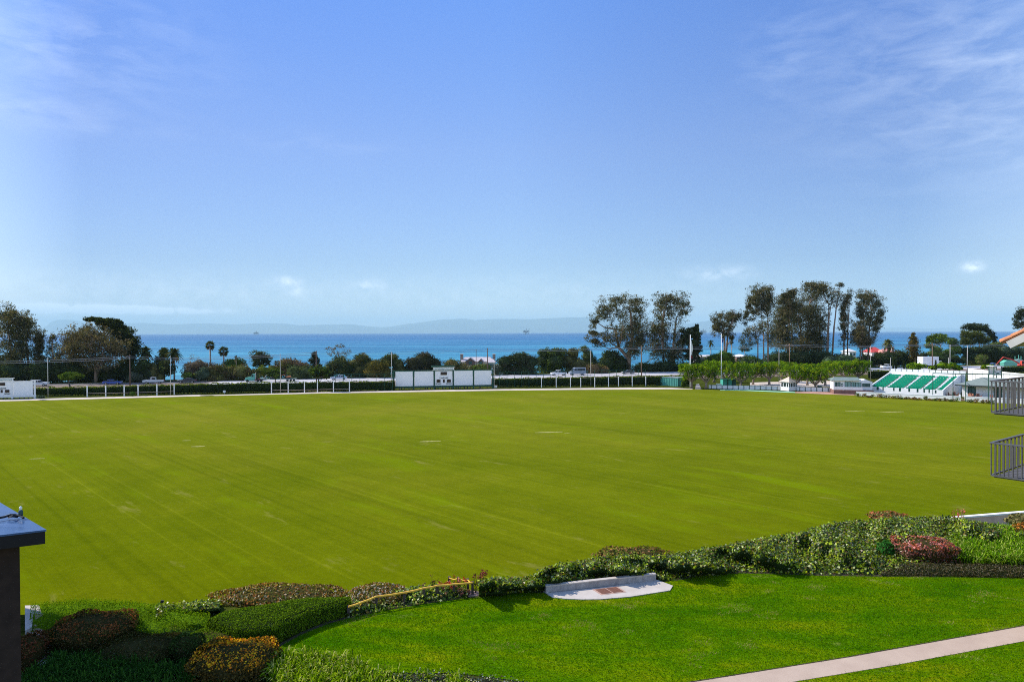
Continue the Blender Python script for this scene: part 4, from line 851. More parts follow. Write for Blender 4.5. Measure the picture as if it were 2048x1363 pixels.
# ------------------------------------------------------------------ pollarded ficus row
FBARK = paint('ficus_bark', (0.26, 0.20, 0.15), 0.95, 0.35, 3)
def ficus(seed, dens=1.0):
    random.seed(seed)
    t = thing('ficus_tree', (0, 0, -500-seed*20), 'x', 'tree', 'pollarded ficus trees in a row'); o = Vector((0, 0, -500-seed*20))
    mb = MB(); fork = Vector((random.uniform(-.1, .1), 0, 1.35)); mb.tube([o, o+fork*0.5, o+fork], [0.36, 0.26, 0.24], 8)
    tips = []
    nb = 8
    for k in range(nb):
        a = 2*PI*k/nb+random.uniform(-.3, .3); R = random.uniform(1.5, 2.5); h = random.uniform(3.6, 4.7)
        e = Vector((math.cos(a)*R, math.sin(a)*R, h)); m_ = fork.lerp(e, 0.5)+Vector((math.cos(a)*.35, math.sin(a)*.35, -.25))
        mb.tube([o+fork*0.95, o+m_, o+e], [0.15, 0.10, 0.05], 6, cap=False); tips.append(e)
        for _ in range(2):
            e2 = m_+Vector((random.uniform(-1, 1), random.uniform(-1, 1), random.uniform(1.0, 1.9))); e2.z = min(e2.z, 4.7)
            mb.tube([o+m_, o+e2], [0.08, 0.03], 5, cap=False); tips.append(e2)
    mk('trunk', mb, FBARK, t, smooth=True)
    cen = []; rad = []
    for e in tips:
        for _ in range(6):
            c_ = e+Vector((random.gauss(0, .5), random.gauss(0, .5), random.uniform(-1.5, 0.75))); rr = math.hypot(c_.x, c_.y)
            if rr > 3.0: c_.x *= 3.0/rr; c_.y *= 3.0/rr
            s = random.uniform(.28, .55); cen.append(tuple(o+c_)); rad.append((s, s, s*1.15))
    for _ in range(int(60*dens)):
        a = random.uniform(0, 2*PI); R = math.sqrt(random.random())*2.9; s = random.uniform(.3, .5)
        cen.append(tuple(o+Vector((math.cos(a)*R, math.sin(a)*R, random.uniform(4.4, 5.25)-0.09*R)))); rad.append((s, s, s))
    v, q, c = clump_leaves(np.array(cen), np.array(rad), 26, 0.24, BRIGHT, 0.7, 0.65, 0.4)
    mk_np('crown', v, q, c, M_LEAF, t); return t
fic = [ficus(1), ficus(2), ficus(3)]
FIC = [(1382.5,775.8,'front','leftmost ficus of the clipped row, beside the green shed'),
 (1412,777,'front','ficus at the bend of the grey path, second in the clipped row'),
 (1452,770.5,'back','clipped ficus before the turquoise kiosk, third in the row'),
 (1481,776.3,'front','clipped ficus at the low white wall, between the kiosk and the gazebo'),
 (1506,768.5,'back','clipped ficus set back behind the wall, first right of the turquoise kiosk'),
 (1538.5,769.5,'back','clipped ficus set back behind the wall, just left of the gazebo'),
 (1563,764,'back','clipped ficus half hidden behind the gazebo roof'),
 (1591,780,'front','clipped ficus with many stems touching the right side of the gazebo'),
 (1614.6,770,'back','clipped ficus set back at the dirt lot, first right of the gazebo'),
 (1631,781,'front','clipped ficus nearest the field, beside the green wheelie bin'),
 (1650.6,771.5,'back','clipped ficus left of the white cottage, with splayed bare limbs'),
 (1689,765,'back','clipped ficus behind the roof of the white cottage, left one'),
 (1716,764.5,'back','rightmost clipped ficus, behind the right end of the white cottage'),
 (1428,764,'back','clipped ficus far behind the bend of the grey path'),
 (1668,762,'back','clipped ficus at the back of the dirt lot, left of the cottage roof')]
random.seed(5)
for i, (px, py, r, lab) in enumerate(FIC):
    p = P(px, py, 0); o = fic[i] if i < 3 else None
    if o is None: o = dup(fic[i % 3], p, random.uniform(0, 6.28))
    o.location = p; o.rotation_euler = (0, 0, random.uniform(0, 6.28)); k = random.uniform(0.95, 1.08)*(1.0 if r == 'front' else 1.02); o.scale = (k, k, k)
    o['label'] = lab
# bushy young tree hiding the right side of the green shed
bush('shrub', 'upright green shrub between the green shed and the leftmost ficus', [(1369,762,6,13),(1366,768,5,8),(1373,750,6,8)], Y=160, pal=GREEN+BRIGHT[:1], leaf=0.25, sub=0.5, zb=0, group='single shrubs at the foot of the hedge')

# ------------------------------------------------------------------ scoreboards
M_DG = paint('dark_green_paint', (0.012, 0.075, 0.05), 0.6, 0.2, 1.5)
M_WP = paint('white_board', (0.90, 0.89, 0.88), 0.6, 0.03, 0.6)
M_WH = paint('white_paint', (0.84, 0.83, 0.81), 0.6, 0.06, 0.8)
M_LED = paint('dark_display', (0.022, 0.012, 0.010), 0.35, 0.2, 3); M_DIG = paint('unlit_digits', (0.075, 0.03, 0.022), 0.5)
M_TXT = paint('dark_green_lettering', (0.015, 0.05, 0.045), 0.7)
def text_part(name, body, h, M, mat, parent, depth=0.02, width=None, bold=0.0):
    cu = bpy.data.curves.new('t', 'FONT'); cu.body = body; cu.size = 1; cu.align_x = 'CENTER'; cu.align_y = 'CENTER'; cu.extrude = 0.01; cu.offset = bold
    ob = bpy.data.objects.new('t', cu); COL.objects.link(ob)
    dg = bpy.context.evaluated_depsgraph_get(); dg.update(); me = bpy.data.meshes.new_from_object(ob.evaluated_get(dg))
    v = [x.co.copy() for x in me.vertices]; f = [tuple(p.vertices) for p in me.polygons]
    bpy.data.objects.remove(ob); bpy.data.curves.remove(cu)
    xs_ = [p.x for p in v]; ys_ = [p.y for p in v]; sy = h/(max(ys_)-min(ys_)); sx = sy if width is None else width/(max(xs_)-min(xs_))
    cx, cy = (max(xs_)+min(xs_))/2, (max(ys_)+min(ys_))/2
    mb = MB(); mb.add([((p.x-cx)*sx, -depth-(p.z+0.01)*0.5, (p.y-cy)*sy) for p in v], f, M)
    return mk(name, mb, mat, parent)
DIGSEG = {'8': 'abcdefg', '0': 'abcdef'}
def scoreboard(label, O, U, panels, H0, H1, top, frame_mat, sign, board_mat, base_to=None):
    """O ground origin, U unit vector along board; panels (u0,u1) list, centre one holds the score"""
    nn = Vector((-U.y, U.x, 0)); M = Matrix.Translation(O) @ Matrix(((U.x, nn.x, 0), (U.y, nn.y, 0), (0, 0, 1))).to_4x4()
    t = thing('scoreboard', O, label, 'scoreboard', 'scoreboards on the far side of the field')
    u0, u1 = panels[0][0]-0.55, panels[-1][1]+0.55
    mb = MB(M=M); mb.box(u0, u1, 0.0, 0.25, H1, top); mb.box(u0, u1, 0.0, 0.25, H0-0.42, H0)
    mk('frame', mb, M_DG if frame_mat is None else frame_mat, t)
    ed = [u0]+[(panels[i][1]+panels[i+1][0])/2 for i in range(len(panels)-1)]+[u1]
    for i, e in enumerate(ed):
        w = 0.17; x = e+0.17 if i == 0 else (e-0.17 if i == len(ed)-1 else e)
        mb = MB(M=M); mb.box(x-w, x+w, -0.05, 0.0, 0, top); mb.box(x-w, x+w, 0.0, 0.35, 0, H0-0.43); mk('post', mb, frame_mat or M_DG, t)
    for k, (a, b_) in enumerate(panels):
        mb = MB(M=M); mb.box(a, b_, 0.03, 0.2, H0+0.004, H1-0.004); 
        mk('panel', mb, board_mat, t)
    # skirting with gaps along the foot
    mb = MB(M=M)
    x = u0+0.6
    while x < u1-0.6:
        mb.box(x, x+random.uniform(.06, .3), 0.12, 0.18, 0, H0-0.43); x += random.uniform(.5, 1.1)
    tag(mk('lattice', mb, BARKD, t), kind='stuff')
    if sign:
        a, b_ = panels[sign['i']]; c_ = (a+b_)/2; w = b_-a; h = H1-H0
        def disp(name, cu, cz, sw, sh, nd):
            Md = M @ Matrix.Translation((cu, 0, cz)); mb = MB(M=Md); mb.box(-sw/2, sw/2, -0.045, 0.028, -sh/2, sh/2); o = mk(name, mb, M_LED, t)
            mb = MB(M=Md); dw = sw/nd
            for j in range(nd):
                x = -sw/2+dw*(j+0.5); a_, b2 = dw*0.26, sh*0.36; tt = 0.035
                for (p, q_, r_, s_) in ((x-a_, x+a_, b2-tt, b2), (x-a_, x+a_, -tt/2, tt/2), (x-a_, x+a_, -b2, -b2+tt), (x-a_, x-a_+tt, 0.03, b2-.05), (x+a_-tt, x+a_, 0.03, b2-.05), (x-a_, x-a_+tt, -b2+.05, -.03), (x+a_-tt, x+a_, -b2+.05, -.03)):
                    mb.box(p, q_, -0.06, -0.047, r_, s_)
            tag(mk('digits', mb, M_DIG, o), kind='stuff')
        disp('clock_display', c_, H0+h*0.83, w*0.36, h*0.21, 4)
        disp('score_display', c_-w*0.30, H0+h*0.32, w*0.22, h*0.205, 2); disp('score_display', c_+w*0.29, H0+h*0.32, w*0.22, h*0.205, 2); disp('score_display', c_+w*0.005, H0+h*0.32, w*0.10, h*0.205, 1)
        text_part('lettering', 'CHUKKER', h*0.105, M @ Matrix.Translation((c_, -0.01, H0+h*0.525)), M_TXT, t, width=w*0.48, bold=0.012)
        text_part('lettering', 'GOALS', h*0.10, M @ Matrix.Translation((c_-w*0.31, -0.01, H0+h*0.13)), M_TXT, t, width=w*0.31, bold=0.012)
        text_part('lettering', 'GOALS', h*0.10, M @ Matrix.Translation((c_+w*0.29, -0.01, H0+h*0.13)), M_TXT, t, width=w*0.31, bold=0.012)
        # name board with flared ends and a small green roof
        sw = w*0.5+0.42; z0 = top+0.04; z1 = top+0.66
        mb = MB(M=M); mb.prism([(c_-sw-0.12, z0), (c_+sw+0.12, z0), (c_+sw-0.1, z0+0.15), (c_+sw-0.1, z1-0.2), (c_+sw+0.22, z1), (c_-sw-0.22, z1), (c_-sw+0.1, z1-0.2), (c_-sw+0.1, z0+0.15)], -0.06, 0.12)
        nb = mk('name_board', mb, sign.get('mat', M_WH), t)
        text_part('lettering', sign['text'], 0.30, M @ Matrix.Translation((c_, -0.075, (z0+z1)/2-0.02)), paint('faded_green_lettering', (0.22, 0.36, 0.36), 0.7), nb, width=sw*1.75, bold=0.005)
        if sign.get('roof', True):
            mb = MB(M=M); mb.prism([(c_-sw-0.45, z1+0.004), (c_+sw+0.1, z1+0.004), (c_+sw+0.0, z1+0.36), (c_-sw-0.1, z1+0.40), (c_-sw-0.42, z1+0.28)], -0.12, 0.3); mk('small_roof', mb, M_DG, t)
    return t
A = P(787, 779.3, 0); B = P(985.5, 775.6, 0); U = (B-A).normalized()
def onb(px, py, O=A, Uv=U):
    n_ = Vector((-Uv.y, Uv.x, 0)); d = ray(px, py); s = (O-Vector((0, 0, CAMZ))).dot(n_)/d.dot(n_); p = Vector((0, 0, CAMZ))+d*s
    return (p-O).dot(Uv), p.z
us = [onb(x, 755)[0] for x in (791, 825.5, 829, 867, 870, 905, 908, 945.5, 948.8, 982.5)]
scoreboard('long white five-panel scoreboard in dark green frame in the middle of the far side', A, U, [(us[0], us[1]), (us[2], us[3]), (us[4], us[5]), (us[6], us[7]), (us[8], us[9])], onb(888, 770.6)[1], onb(888, 741.4)[1], onb(888, 739.6)[1], None, dict(i=2, text='SANTA BARBARA POLO CLUB'), M_WP)
A2 = P(66, 796, 0); U2 = (P(66, 796, 0)-P(-60, 799, 0)).normalized()
uu = [onb(x, 778, A2, U2)[0] for x in (-64, -19, -16.5, 22.5, 26, 65.2)]
scoreboard('white scoreboard cut by the left picture edge', A2, U2, [(uu[0], uu[1]), (uu[2], uu[3]), (uu[4], uu[5])], onb(45, 789.8, A2, U2)[1], onb(45, 762.3, A2, U2)[1], onb(45, 761.6, A2, U2)[1], M_WH, dict(i=1, text='SANTA BARBARA POLO CLUB', roof=False), M_WP)
bb = P(770, 780, 0)
t = thing('storage_box', bb, 'low dark green storage box left of the long scoreboard', 'box')
Mx = Matrix.Translation(bb); mb = MB(M=Mx); mb.box(-1.25, 1.2, 0, 0.9, 0.02, 0.52); mk('body', mb, paint('box_green', (0.015, 0.13, 0.09), 0.6), t)
mb = MB(M=Mx); mb.box(-1.28, 1.23, -0.03, 0.93, 0.524, 0.60); mk('lid', mb, paint('box_lid', (0.03, 0.18, 0.14), 0.6), t)
for px, py, lab in ((448.5, 784.6, 'small white sign board at the hedge foot between two rows of white posts'),):
    p = P(px, 787, 0); t = thing('small_sign', p, lab, 'sign'); mb = MB(M=Matrix.Translation(p)); mb.prism([(-0.28, 0.25), (0.28, 0.25), (0.28, 0.72), (-0.28, 0.72)], 0, 0.04); mk('board', mb, M_WH, t)
    mb = MB(M=Matrix.Translation(p)); mb.box(-0.03, 0.03, 0.041, 0.08, 0, 0.6); mk('post', mb, M_WH, t)
p = P(991, 775, 0); t = thing('equipment_cabinet', p, 'small pale cabinet at the right end of the long scoreboard', 'cabinet')
mb = MB(M=Matrix.Translation(p)); mb.prism([(-.35, 0), (.35, 0), (.4, .42), (-.3, .45)], 0, .5); mk('body', mb, M_WH, t); mb = MB(M=Matrix.Translation(p)); mb.box(-.36, .42, -.03, .53, .455, .5); mk('lid', mb, M_WP, t)

# ------------------------------------------------------------------ poles
M_POLE = paint('pale_pole', (0.50, 0.47, 0.43), 0.6, 0.12, 1); M_WOOD = paint('weathered_pole', (0.13, 0.085, 0.06), 0.95, 0.35, 3, stretch=(1, 1, .2)); M_WOODL = paint('light_brown_wood_pole', (0.25, 0.16, 0.10), 0.95, 0.3, 3, stretch=(1, 1, .2))  # second wood is a lighter brown for the poles at right
def pole(label, px, ybase, ytop, r=0.07, mat=None, name='pole', cat='pole', group='thin pale net poles around the field', Y=None, cross=False, cap=True):
    p = P(px, ybase, 0) if Y is None else Q(px, ybase, Y); Yv = p.y
    z0 = gz1(p.x, Yv) if Y is not None else 0.0
    top = Q(px, ytop, Yv).z; t = thing(name, (p.x, Yv, z0), label, cat, group)
    mb = MB(); mb.tube([(p.x, Yv, z0-0.2), (p.x, Yv, (z0+top)/2), (p.x, Yv, top)], [r, r*0.9, r*0.75], 8); mk('shaft', mb, mat or M_POLE, t, smooth=True)
    if cap: mb = MB(); mb.lathe([(r*0.8, 0), (r*1.3, 0.05), (r*1.1, 0.15), (0.01, 0.22)], 8, Matrix.Translation((p.x, Yv, top))); mk('cap', mb, mat or M_POLE, t)
    if cross:
        mb = MB(); mb.box(p.x-1.2, p.x+1.2, Yv-0.14, Yv-0.03, top-0.55, top-0.38); mk('crossarm', mb, mat or M_WOOD, t)
        for dx in (-1.05, -.4, .4, 1.05): mb = MB(); mb.lathe([(0.05, 0), (0.09, 0.08), (0.05, 0.22)], 6, Matrix.Translation((p.x+dx, Yv-0.085, top-0.378))); mk('insulator', mb, M_POLE, t)
    return t
for px, yb, yt, lab in [(96.2,795,717,'thin pale pole just right of the left scoreboard'),(341.4,790,713,'thin pale pole at the right end of the left white posts'),(561,785.5,709,'thin pale pole beside the first small dark spreading tree of the middle posts'),
    (783.5,780,705,'thin pale pole at the left end of the long scoreboard'),(988.5,776,719,'thin pale pole at the right end of the long scoreboard'),(1181.7,772,702,'thin pale pole among the right row of white posts'),
    (1558,770,697,'thin pale pole rising behind the ficus row, left of the gazebo'),(1741.3,762,693,'thin pale pole at the right end of the ficus row'),(1781,757,716,'short pale pole at the left end of the grandstand back wall'),
    (1837.5,757,718,'short pale pole behind the middle of the grandstand'),(1896.8,757,716,'short pale pole behind the right part of the grandstand')]:
    pole(lab, px, yb, yt)
for px, yt, lab in ((1900, 690, 'pale pole behind the bright clipped shrubs, right of the white lorry'), (1934.5, 692, 'pale pole with small fittings left of the lookout booth')): pole(lab, px, 757, yt, 0.1)
UTIL = [(260,711,'dark wooden utility pole with cable loop, left of the drooping palm',-3,M_WOOD),(633,703,'dark wooden utility pole at the small conical conifer',-8,M_WOOD),(975.3,697,'dark wooden utility pole at the right side of the beach house',14,M_WOOD),(952.5,700,'thinner wooden utility pole at the left side of the beach house',16,M_WOOD),
    (1283,693,'brown wooden utility pole in front of the big leaning eucalyptus',-2,M_WOODL),(1579,688,'brown wooden utility pole in front of the big grove',-2,M_WOODL),(1864.5,687,'brown wooden utility pole with crossarm beside the white lorry',-4,M_WOODL)]
UT = []
for px, yt, lab, off, mt in UTIL:
    Y = place(px, off); pole(lab, px, 760, yt, 0.16 if px != 952.5 else 0.1, mt, 'utility_pole', 'utility pole', 'wooden utility poles along the road', Y=Y, cross=px in (1864.5, 1579)); UT.append(Q(px, yt, Y))
M_WIRE = paint('cable_grey', (0.26, 0.28, 0.31), 0.4, 0.1)
def wire(label, pts, sag=0.9, r=0.035, n=2, group='overhead cables along the road'):
    for k in range(n):
        mb = MB(); 
        for a, b_ in zip(pts[:-1], pts[1:]):
            L = (b_-a).length; seg = [a.lerp(b_, i/12)+Vector((0, 0, -k*0.45-0.15-sag*4*(i/12)*(1-i/12)*L/80)) for i in range(13)]; mb.tube(seg, r, 4, cap=False)
        tag(mk('overhead_cable', mb, M_WIRE), label if k == 0 else label.replace('upper', 'lower'), 'cable', group)
u = UT
wire('upper overhead cable sagging between the poles on the left and the conifer pole', [Q(-60, 722, u[0].y-8), u[0], Q(346, 714, u[0].y+6), u[1]], 0.7, 0.04)
wire('upper thin overhead cable over the sea from the conifer pole to the beach house', [u[1], u[2], u[4]], 0.6, 0.03)
wire('upper overhead cable from the leaning eucalyptus to the right picture edge', [u[4], u[5], u[6], Q(2100, 687, u[6].y+4)], 0.6, 0.045)
t = thing('cable_coil', u[0], 'bright looped coil of spare cable hung at the left utility pole', 'cable coil')
mb = MB(); c0 = Q(255.5, 716, u[0].y-0.3); mb.tube([c0+Vector((0.5*math.cos(a), 0, 0.42*math.sin(a))) for a in np.linspace(-0.6, 3.8, 14)], 0.07, 5); mk('coil', mb, M_WIRE, t)
# flagpoles
def flagpole(label, px, yb, ytop, flags, r=0.1):
    p = P(px, yb, 0); top = Q(px, ytop, p.y).z; t = thing('flagpole', p, label, 'flagpole', 'flagpoles at the end of the ficus row')
    mb = MB(); mb.tube([p, (p.x, p.y, top/2), (p.x, p.y, top)], [r*1.3, r*1.1, r*0.7], 10); mk('shaft', mb, M_WH, t, smooth=True)
    mb = MB(); mb.lathe([(0.02, 0), (0.13, 0.08), (0.13, 0.16), (0.01, 0.26)], 8, Matrix.Translation((p.x, p.y, top))); mk('finial', mb, M_WH, t)
    return t, p
t, p = flagpole('tall white flagpole with a limp white flag, at the left end of the ficus row', 1380.8, 775.8, 671, None, 0.13)
def limp(name, p, px0, y0, y1, w, mat, t):
    z1, z0 = Q(px0, y0, p.y).z, Q(px0, y1, p.y).z; mb = MB(); n = 14; vs = []; fs = []
    for i in range(n+1):
        z = z1+(z0-z1)*i/n; ww = w*(0.25+0.75*math.sin(min(1, i/n*1.25)*PI*0.8))
        for j in range(5): vs.append((p.x+0.1+ww*j/4, p.y+0.10*math.sin(j*2.1+i*0.35), z-0.12*j))
    for i in range(n):
        for j in range(4): fs.append((i*5+j, i*5+j+1, i*5+j+6, i*5+j+5))
    mb.add(vs, fs); mb.add([(x, y+0.015, z) for x, y, z in vs], [f[::-1] for f in fs]); return tag(mk(name, mb, mat), kind=None)
o = limp('flag', p, 1381, 676, 707, 0.42, M_WH, t); tag(o, 'limp white flag hanging down the tallest flagpole', 'flag', 'limp flags')
o = limp('flag', p, 1381, 708.5, 713, 0.35, paint('red_cloth', (0.5, 0.06, 0.06), 0.8), t); tag(o, 'small limp red pennant under the white flag', 'flag', 'limp flags')
t, p = flagpole('thinner white flagpole with furled red and blue flag, right of the tall one', 1442.8, 772, 669, None, 0.09)
o = limp('flag', p, 1443, 672, 683, 0.28, paint('blue_cloth', (0.10, 0.10, 0.35), 0.8), t); tag(o, 'furled dark blue upper part of flag on the thinner flagpole', 'flag', 'limp flags')
# ------------------------------------------------------------------ white post rows
def post_row(label, pts, ytop_off, rail_y=None, group='rows of white posts on the far side'):
    p0 = P(*pts[0], 0); t = thing('post_and_rail_fence', p0, label, 'fence', group); ps = []
    for x, y in pts:
        p = P(x, y, 0); ps.append(p); zt = Q(x, y-ytop_off, p.y).z
        mb = MB(); mb.box(p.x-0.085, p.x+0.085, p.y-0.085, p.y+0.085, -0.1, zt); mb.add([(p.x-.1, p.y-.1, zt), (p.x+.1, p.y-.1, zt), (p.x+.1, p.y+.1, zt), (p.x-.1, p.y+.1, zt), (p.x, p.y, zt+.1)], [(0, 1, 4), (1, 2, 4), (2, 3, 4), (3, 0, 4)]); mk('post', mb, M_WH, t)
    if rail_y:
        for a, b_ in zip(ps[:-1], ps[1:]):
            mb = MB(); mb.tube([a+Vector((0, -0.16, rail_y)), b_+Vector((0, -0.16, rail_y))], 0.045, 4); mk('rail', mb, paint('pale_rail', (0.36, 0.27, 0.22), 0.8), t)
post_row('row of six white posts with a low rail, left of the first pale pole pair', [(174.5,793.5),(211.5,793),(248.5,792),(276.3,791.4),(314,790.3),(348.5,789)], 22, 0.75)
post_row('middle row of six white posts with a low rail, around the small dark trees', [(543,786.3),(576.5,785.9),(609,785.3),(635,784.9),(667,784.3),(699,783.7)], 22.5, 0.7)
post_row('right row of nine white posts between the scoreboard and the green shed', [(1083,774.8),(1112.5,774.4),(1141,774.2),(1161.5,773.8),(1189.5,773.6),(1217,773),(1237,772.2),(1264.5,771.8),(1291.5,771.4)], 18.8)
# tall green mesh fence posts
def mesh_fence(label, xs_, yb, yt, Yoff=0.0):
    pb = [P(x, lin(x, yb), 0) for x in xs_]; t = thing('mesh_fence', pb[0], label, 'fence', 'tall green mesh fences'); tops = []
    for x, p in zip(xs_, pb):
        z = Q(x, lin(x, yt), p.y).z; tops.append(Vector((p.x, p.y, z))); mb = MB(); mb.tube([(p.x, p.y, 0), (p.x, p.y, z)], 0.05, 6); mk('post', mb, M_DG, t)
    mb = MB(); mb.tube(tops, 0.03, 5); mk('top_rail', mb, M_DG, t)
    mb = MB()
    for k in range(1, 12):
        mb.tube([Vector((q_.x, q_.y, q_.z*k/12)) for q_ in tops], 0.006, 3, cap=False)
    for a, b_ in zip(tops[:-1], tops[1:]):
        for k in range(1, 10): q_ = a.lerp(b_, k/10); mb.tube([(q_.x, q_.y, 0.05), q_], 0.006, 3, cap=False)
    mk('wire_mesh', mb, M_DG, t)
mesh_fence('tall green wire mesh fence right of the long scoreboard', [999.5+14.6*k for k in range(21)], [(1000,774),(1300,770)], [(1000,744),(1095,742),(1096,741.5),(1300,738)])
mesh_fence('tall green wire mesh fence left of the long scoreboard', [671+16.3*k for k in range(8)], [(670,782),(785,780.5)], [(670,748),(785,746.5)])

# ------------------------------------------------------------------ green shed, white wall, gazebo, cottage
M_TEAL = paint('faded_green_boards', (0.08, 0.32, 0.26), 0.7, 0.3, 2.2, stretch=(3, 3, 0.3)); M_TEALD = paint('green_boards_side', (0.03, 0.20, 0.16), 0.7, 0.2, 2)
a = P(1312.5, 770, 0); b_ = P(1355.5, 772.3, 0); t = thing('storage_shed', a, 'flat faded green boarded shed at the right end of the hedge', 'shed')
d = (b_-a).normalized(); n_ = Vector((-d.y, d.x, 0)); L = (b_-a).length; Ms = Matrix.Translation(a) @ Matrix(((d.x, n_.x, 0), (d.y, n_.y, 0), (0, 0, 1))).to_4x4(); HZ = 1.98
mb = MB(M=Ms); mb.box(0, L, 0, 3.4, 0, HZ); 
mk('wall', mb, M_TEAL, t)
mb = MB(M=Ms)
for k in range(14): x = L*k/13; mb.box(x-0.02, x+0.04, -0.03, -0.003, 0.02, HZ-0.03)
for k in range(9): y = 0.1+3.2*k/8; mb.box(L+0.003, L+0.03, y-0.04, y+0.04, 0.02, HZ-0.03)
mk('battens', mb, M_TEALD, t); mb = MB(M=Ms); mb.box(-0.06, L+0.06, -0.06, 3.46, HZ+0.003, HZ+0.08); mk('roof', mb, paint('roof_edge_pale', (0.35, 0.42, 0.42), 0.7), t)
def wall_run(label, pts, h, name='garden_wall', rail=True, group='low white walls by the field', cap=0.0, spacing=1.1):
    P0 = P(*pts[0], 0); t = thing(name, P0, label, 'wall', group); w = [P(x, y, 0) for x, y in pts]
    for a, b_ in zip(w[:-1], w[1:]):
        d = (b_-a).normalized(); n_ = Vector((-d.y, d.x, 0)); mb = MB(); mb.slab([a, b_, b_+n_*0.2, a+n_*0.2], 0, h); mk('wall', mb, M_WH, t)
        if rail:
            L = (b_-a).length; k = max(1, int(L/spacing))
            for i in range(k): p = a+d*(i+0.5)*L/k-n_*0.06; mb = MB(); mb.box(p.x-0.045, p.x+0.045, p.y-0.045, p.y+0.045, 0, h+0.03); mk('post', mb, M_DG, t)
            mb = MB(); mb.slab([a-n_*0.09, b_-n_*0.09, b_-n_*0.04, a-n_*0.04], h+0.035, h+0.08); mk('rail', mb, M_DG, t)
    return t
wall_run('low white wall with dark green posts left of the gazebo', [(1417.5,776.5),(1560,779.5)], 0.80)
wall_run('low white wall with dark green posts right of the gazebo', [(1594,781),(1662,783)], 0.85)
wall_run('short white wall stub behind the low wall at the turquoise kiosk', [(1432,772.5),(1452,773)], 0.7, rail=False)
# kiosk
p = P(1446, 773.5, 0); t = thing('kiosk', p, 'turquoise flat-topped kiosk behind the low white wall', 'kiosk'); Mk = Matrix.Translation(p)
mb = MB(M=Mk); mb.box(0, 2.1, 0, 2, 0, 1.75); mk('wall', mb, paint('turquoise_boards', (0.05, 0.33, 0.26), 0.7), t); mb = MB(M=Mk); mb.box(0.9, 1.25, -0.03, -0.003, 0.05, 1.7); mk('door', mb, M_DG, t); mb = MB(M=Mk); mb.box(2.103, 3.1, 0.2, 1.9, 0, 1.7); mk('side_wall', mb, M_DG, t); mb = MB(M=Mk); mb.box(-.08, 3.15, -.08, 2.1, 1.753, 1.83); mk('roof', mb, M_DG, t)
# gazebo ticket booth
p0 = P(1561, 780.2, 0); p1 = P(1577.5, 781.6, 0); d = (p1-p0).normalized(); n_ = Vector((-d.y, d.x, 0)); L = (p1-p0).length
t = thing('gazebo', p0, 'small white booth with a pale pyramid roof by the field', 'booth'); Mg = Matrix.Translation(p0) @ Matrix(((d.x, n_.x, 0), (d.y, n_.y, 0), (0, 0, 1))).to_4x4()
D = L*1.35
mb = MB(M=Mg); mb.box(0, L, 0, D, 0, 0.85); mb.box(0, L, 0, D, 1.75, 1.95)
for (x, y) in ((0, 0), (L-.12, 0), (0, D-.12), (L-.12, D-.12), (L*.3, 0), (L*.68, 0)): mb.box(x, x+.12, y, y+.12, 0.85, 1.75)
for k in range(1, 5): y = D*k/5; mb.box(L-.09, L, y, y+.09, 0.85, 1.75)
mk('wall', mb, M_WH, t)
mb = MB(M=Mg); mb.box(0.15, L-.15, .15, D-.15, 0.86, 1.74); mk('window', mb, paint('booth_dark_glass', (0.05, 0.07, 0.06), 0.2), t)
mb = MB(M=Mg); o = .3; mb.add([(-o, -o, 1.96), (L+o, -o, 1.96), (L+o, D+o, 1.96), (-o, D+o, 1.96), (L/2, D/2, 3.05)], [(0, 1, 4), (1, 2, 4), (2, 3, 4), (3, 0, 4), (3, 2, 1, 0)]); mk('roof', mb, paint('pale_shingle', (0.62, 0.50, 0.42), 0.8, .12, 3), t)
# wheelie bin
p = P(1639.5, 781.5, 0); t = thing('wheelie_bin', p, 'dark green wheelie bin beside a ficus trunk', 'bin'); Mb = Matrix.Translation(p)
mb = MB(M=Mb); mb.add([(-.3, -.3, .08), (.3, -.3, .08), (.3, .3, .08), (-.3, .3, .08), (-.38, -.38, 1.0), (.38, -.38, 1.0), (.38, .38, 1.0), (-.38, .38, 1.0)], [(0, 3, 2, 1), (4, 5, 6, 7), (0, 1, 5, 4), (1, 2, 6, 5), (2, 3, 7, 6), (3, 0, 4, 7)]); mk('body', mb, M_DG, t)
mb = MB(M=Mb); mb.prism([(-.42, 1.003), (.42, 1.003), (.36, 1.1), (-.36, 1.12)], -.42, .4); mk('lid', mb, M_DG, t)
for x in (-.3, .3): mb = MB(M=Mb); mb.tube([(x-.04, .36, .1), (x+.04, .36, .1)], .1, 10); mk('wheel', mb, paint('rubber', (0.02, 0.02, 0.02), 0.8), t)
# cottage
p0 = P(1669, 787.5, 0); p1 = P(1722, 788.5, 0); d = (p1-p0).normalized(); n_ = Vector((-d.y, d.x, 0)); L = (p1-p0).length; Mc = Matrix.Translation(p0) @ Matrix(((d.x, n_.x, 0), (d.y, n_.y, 0), (0, 0, 1))).to_4x4()
t = thing('cottage', p0, 'low white clubhouse cottage with grey-green roof and an oval window', 'cottage')
mb = MB(M=Mc); mb.box(0, L, 1.2, 5, 0.85, 2.75); mb.add([(L+.0, 1.2, .85), (L+2.4, 1.2, .85), (L+2.4, 5, .85), (L, 5, .85), (L+.0, 1.2, 2.75), (L+2.4, 1.2, 2.55), (L+2.4, 5, 2.55), (L, 5, 2.75), (L+1.2, 1.2, 3.0), (L+1.2, 5, 3.0)], [(0, 1, 5, 8, 4), (1, 2, 6, 5), (3, 7, 9, 6, 2), (4, 8, 9, 7), (8, 5, 6, 9)]); mk('wall', mb, M_WH, t)
mb = MB(M=Mc); mb.box(-.1, L+2.4, .2, 5, 0, .845); mk('base', mb, paint('brick_base', (0.20, 0.11, 0.09), 0.9, .25, 3), t)
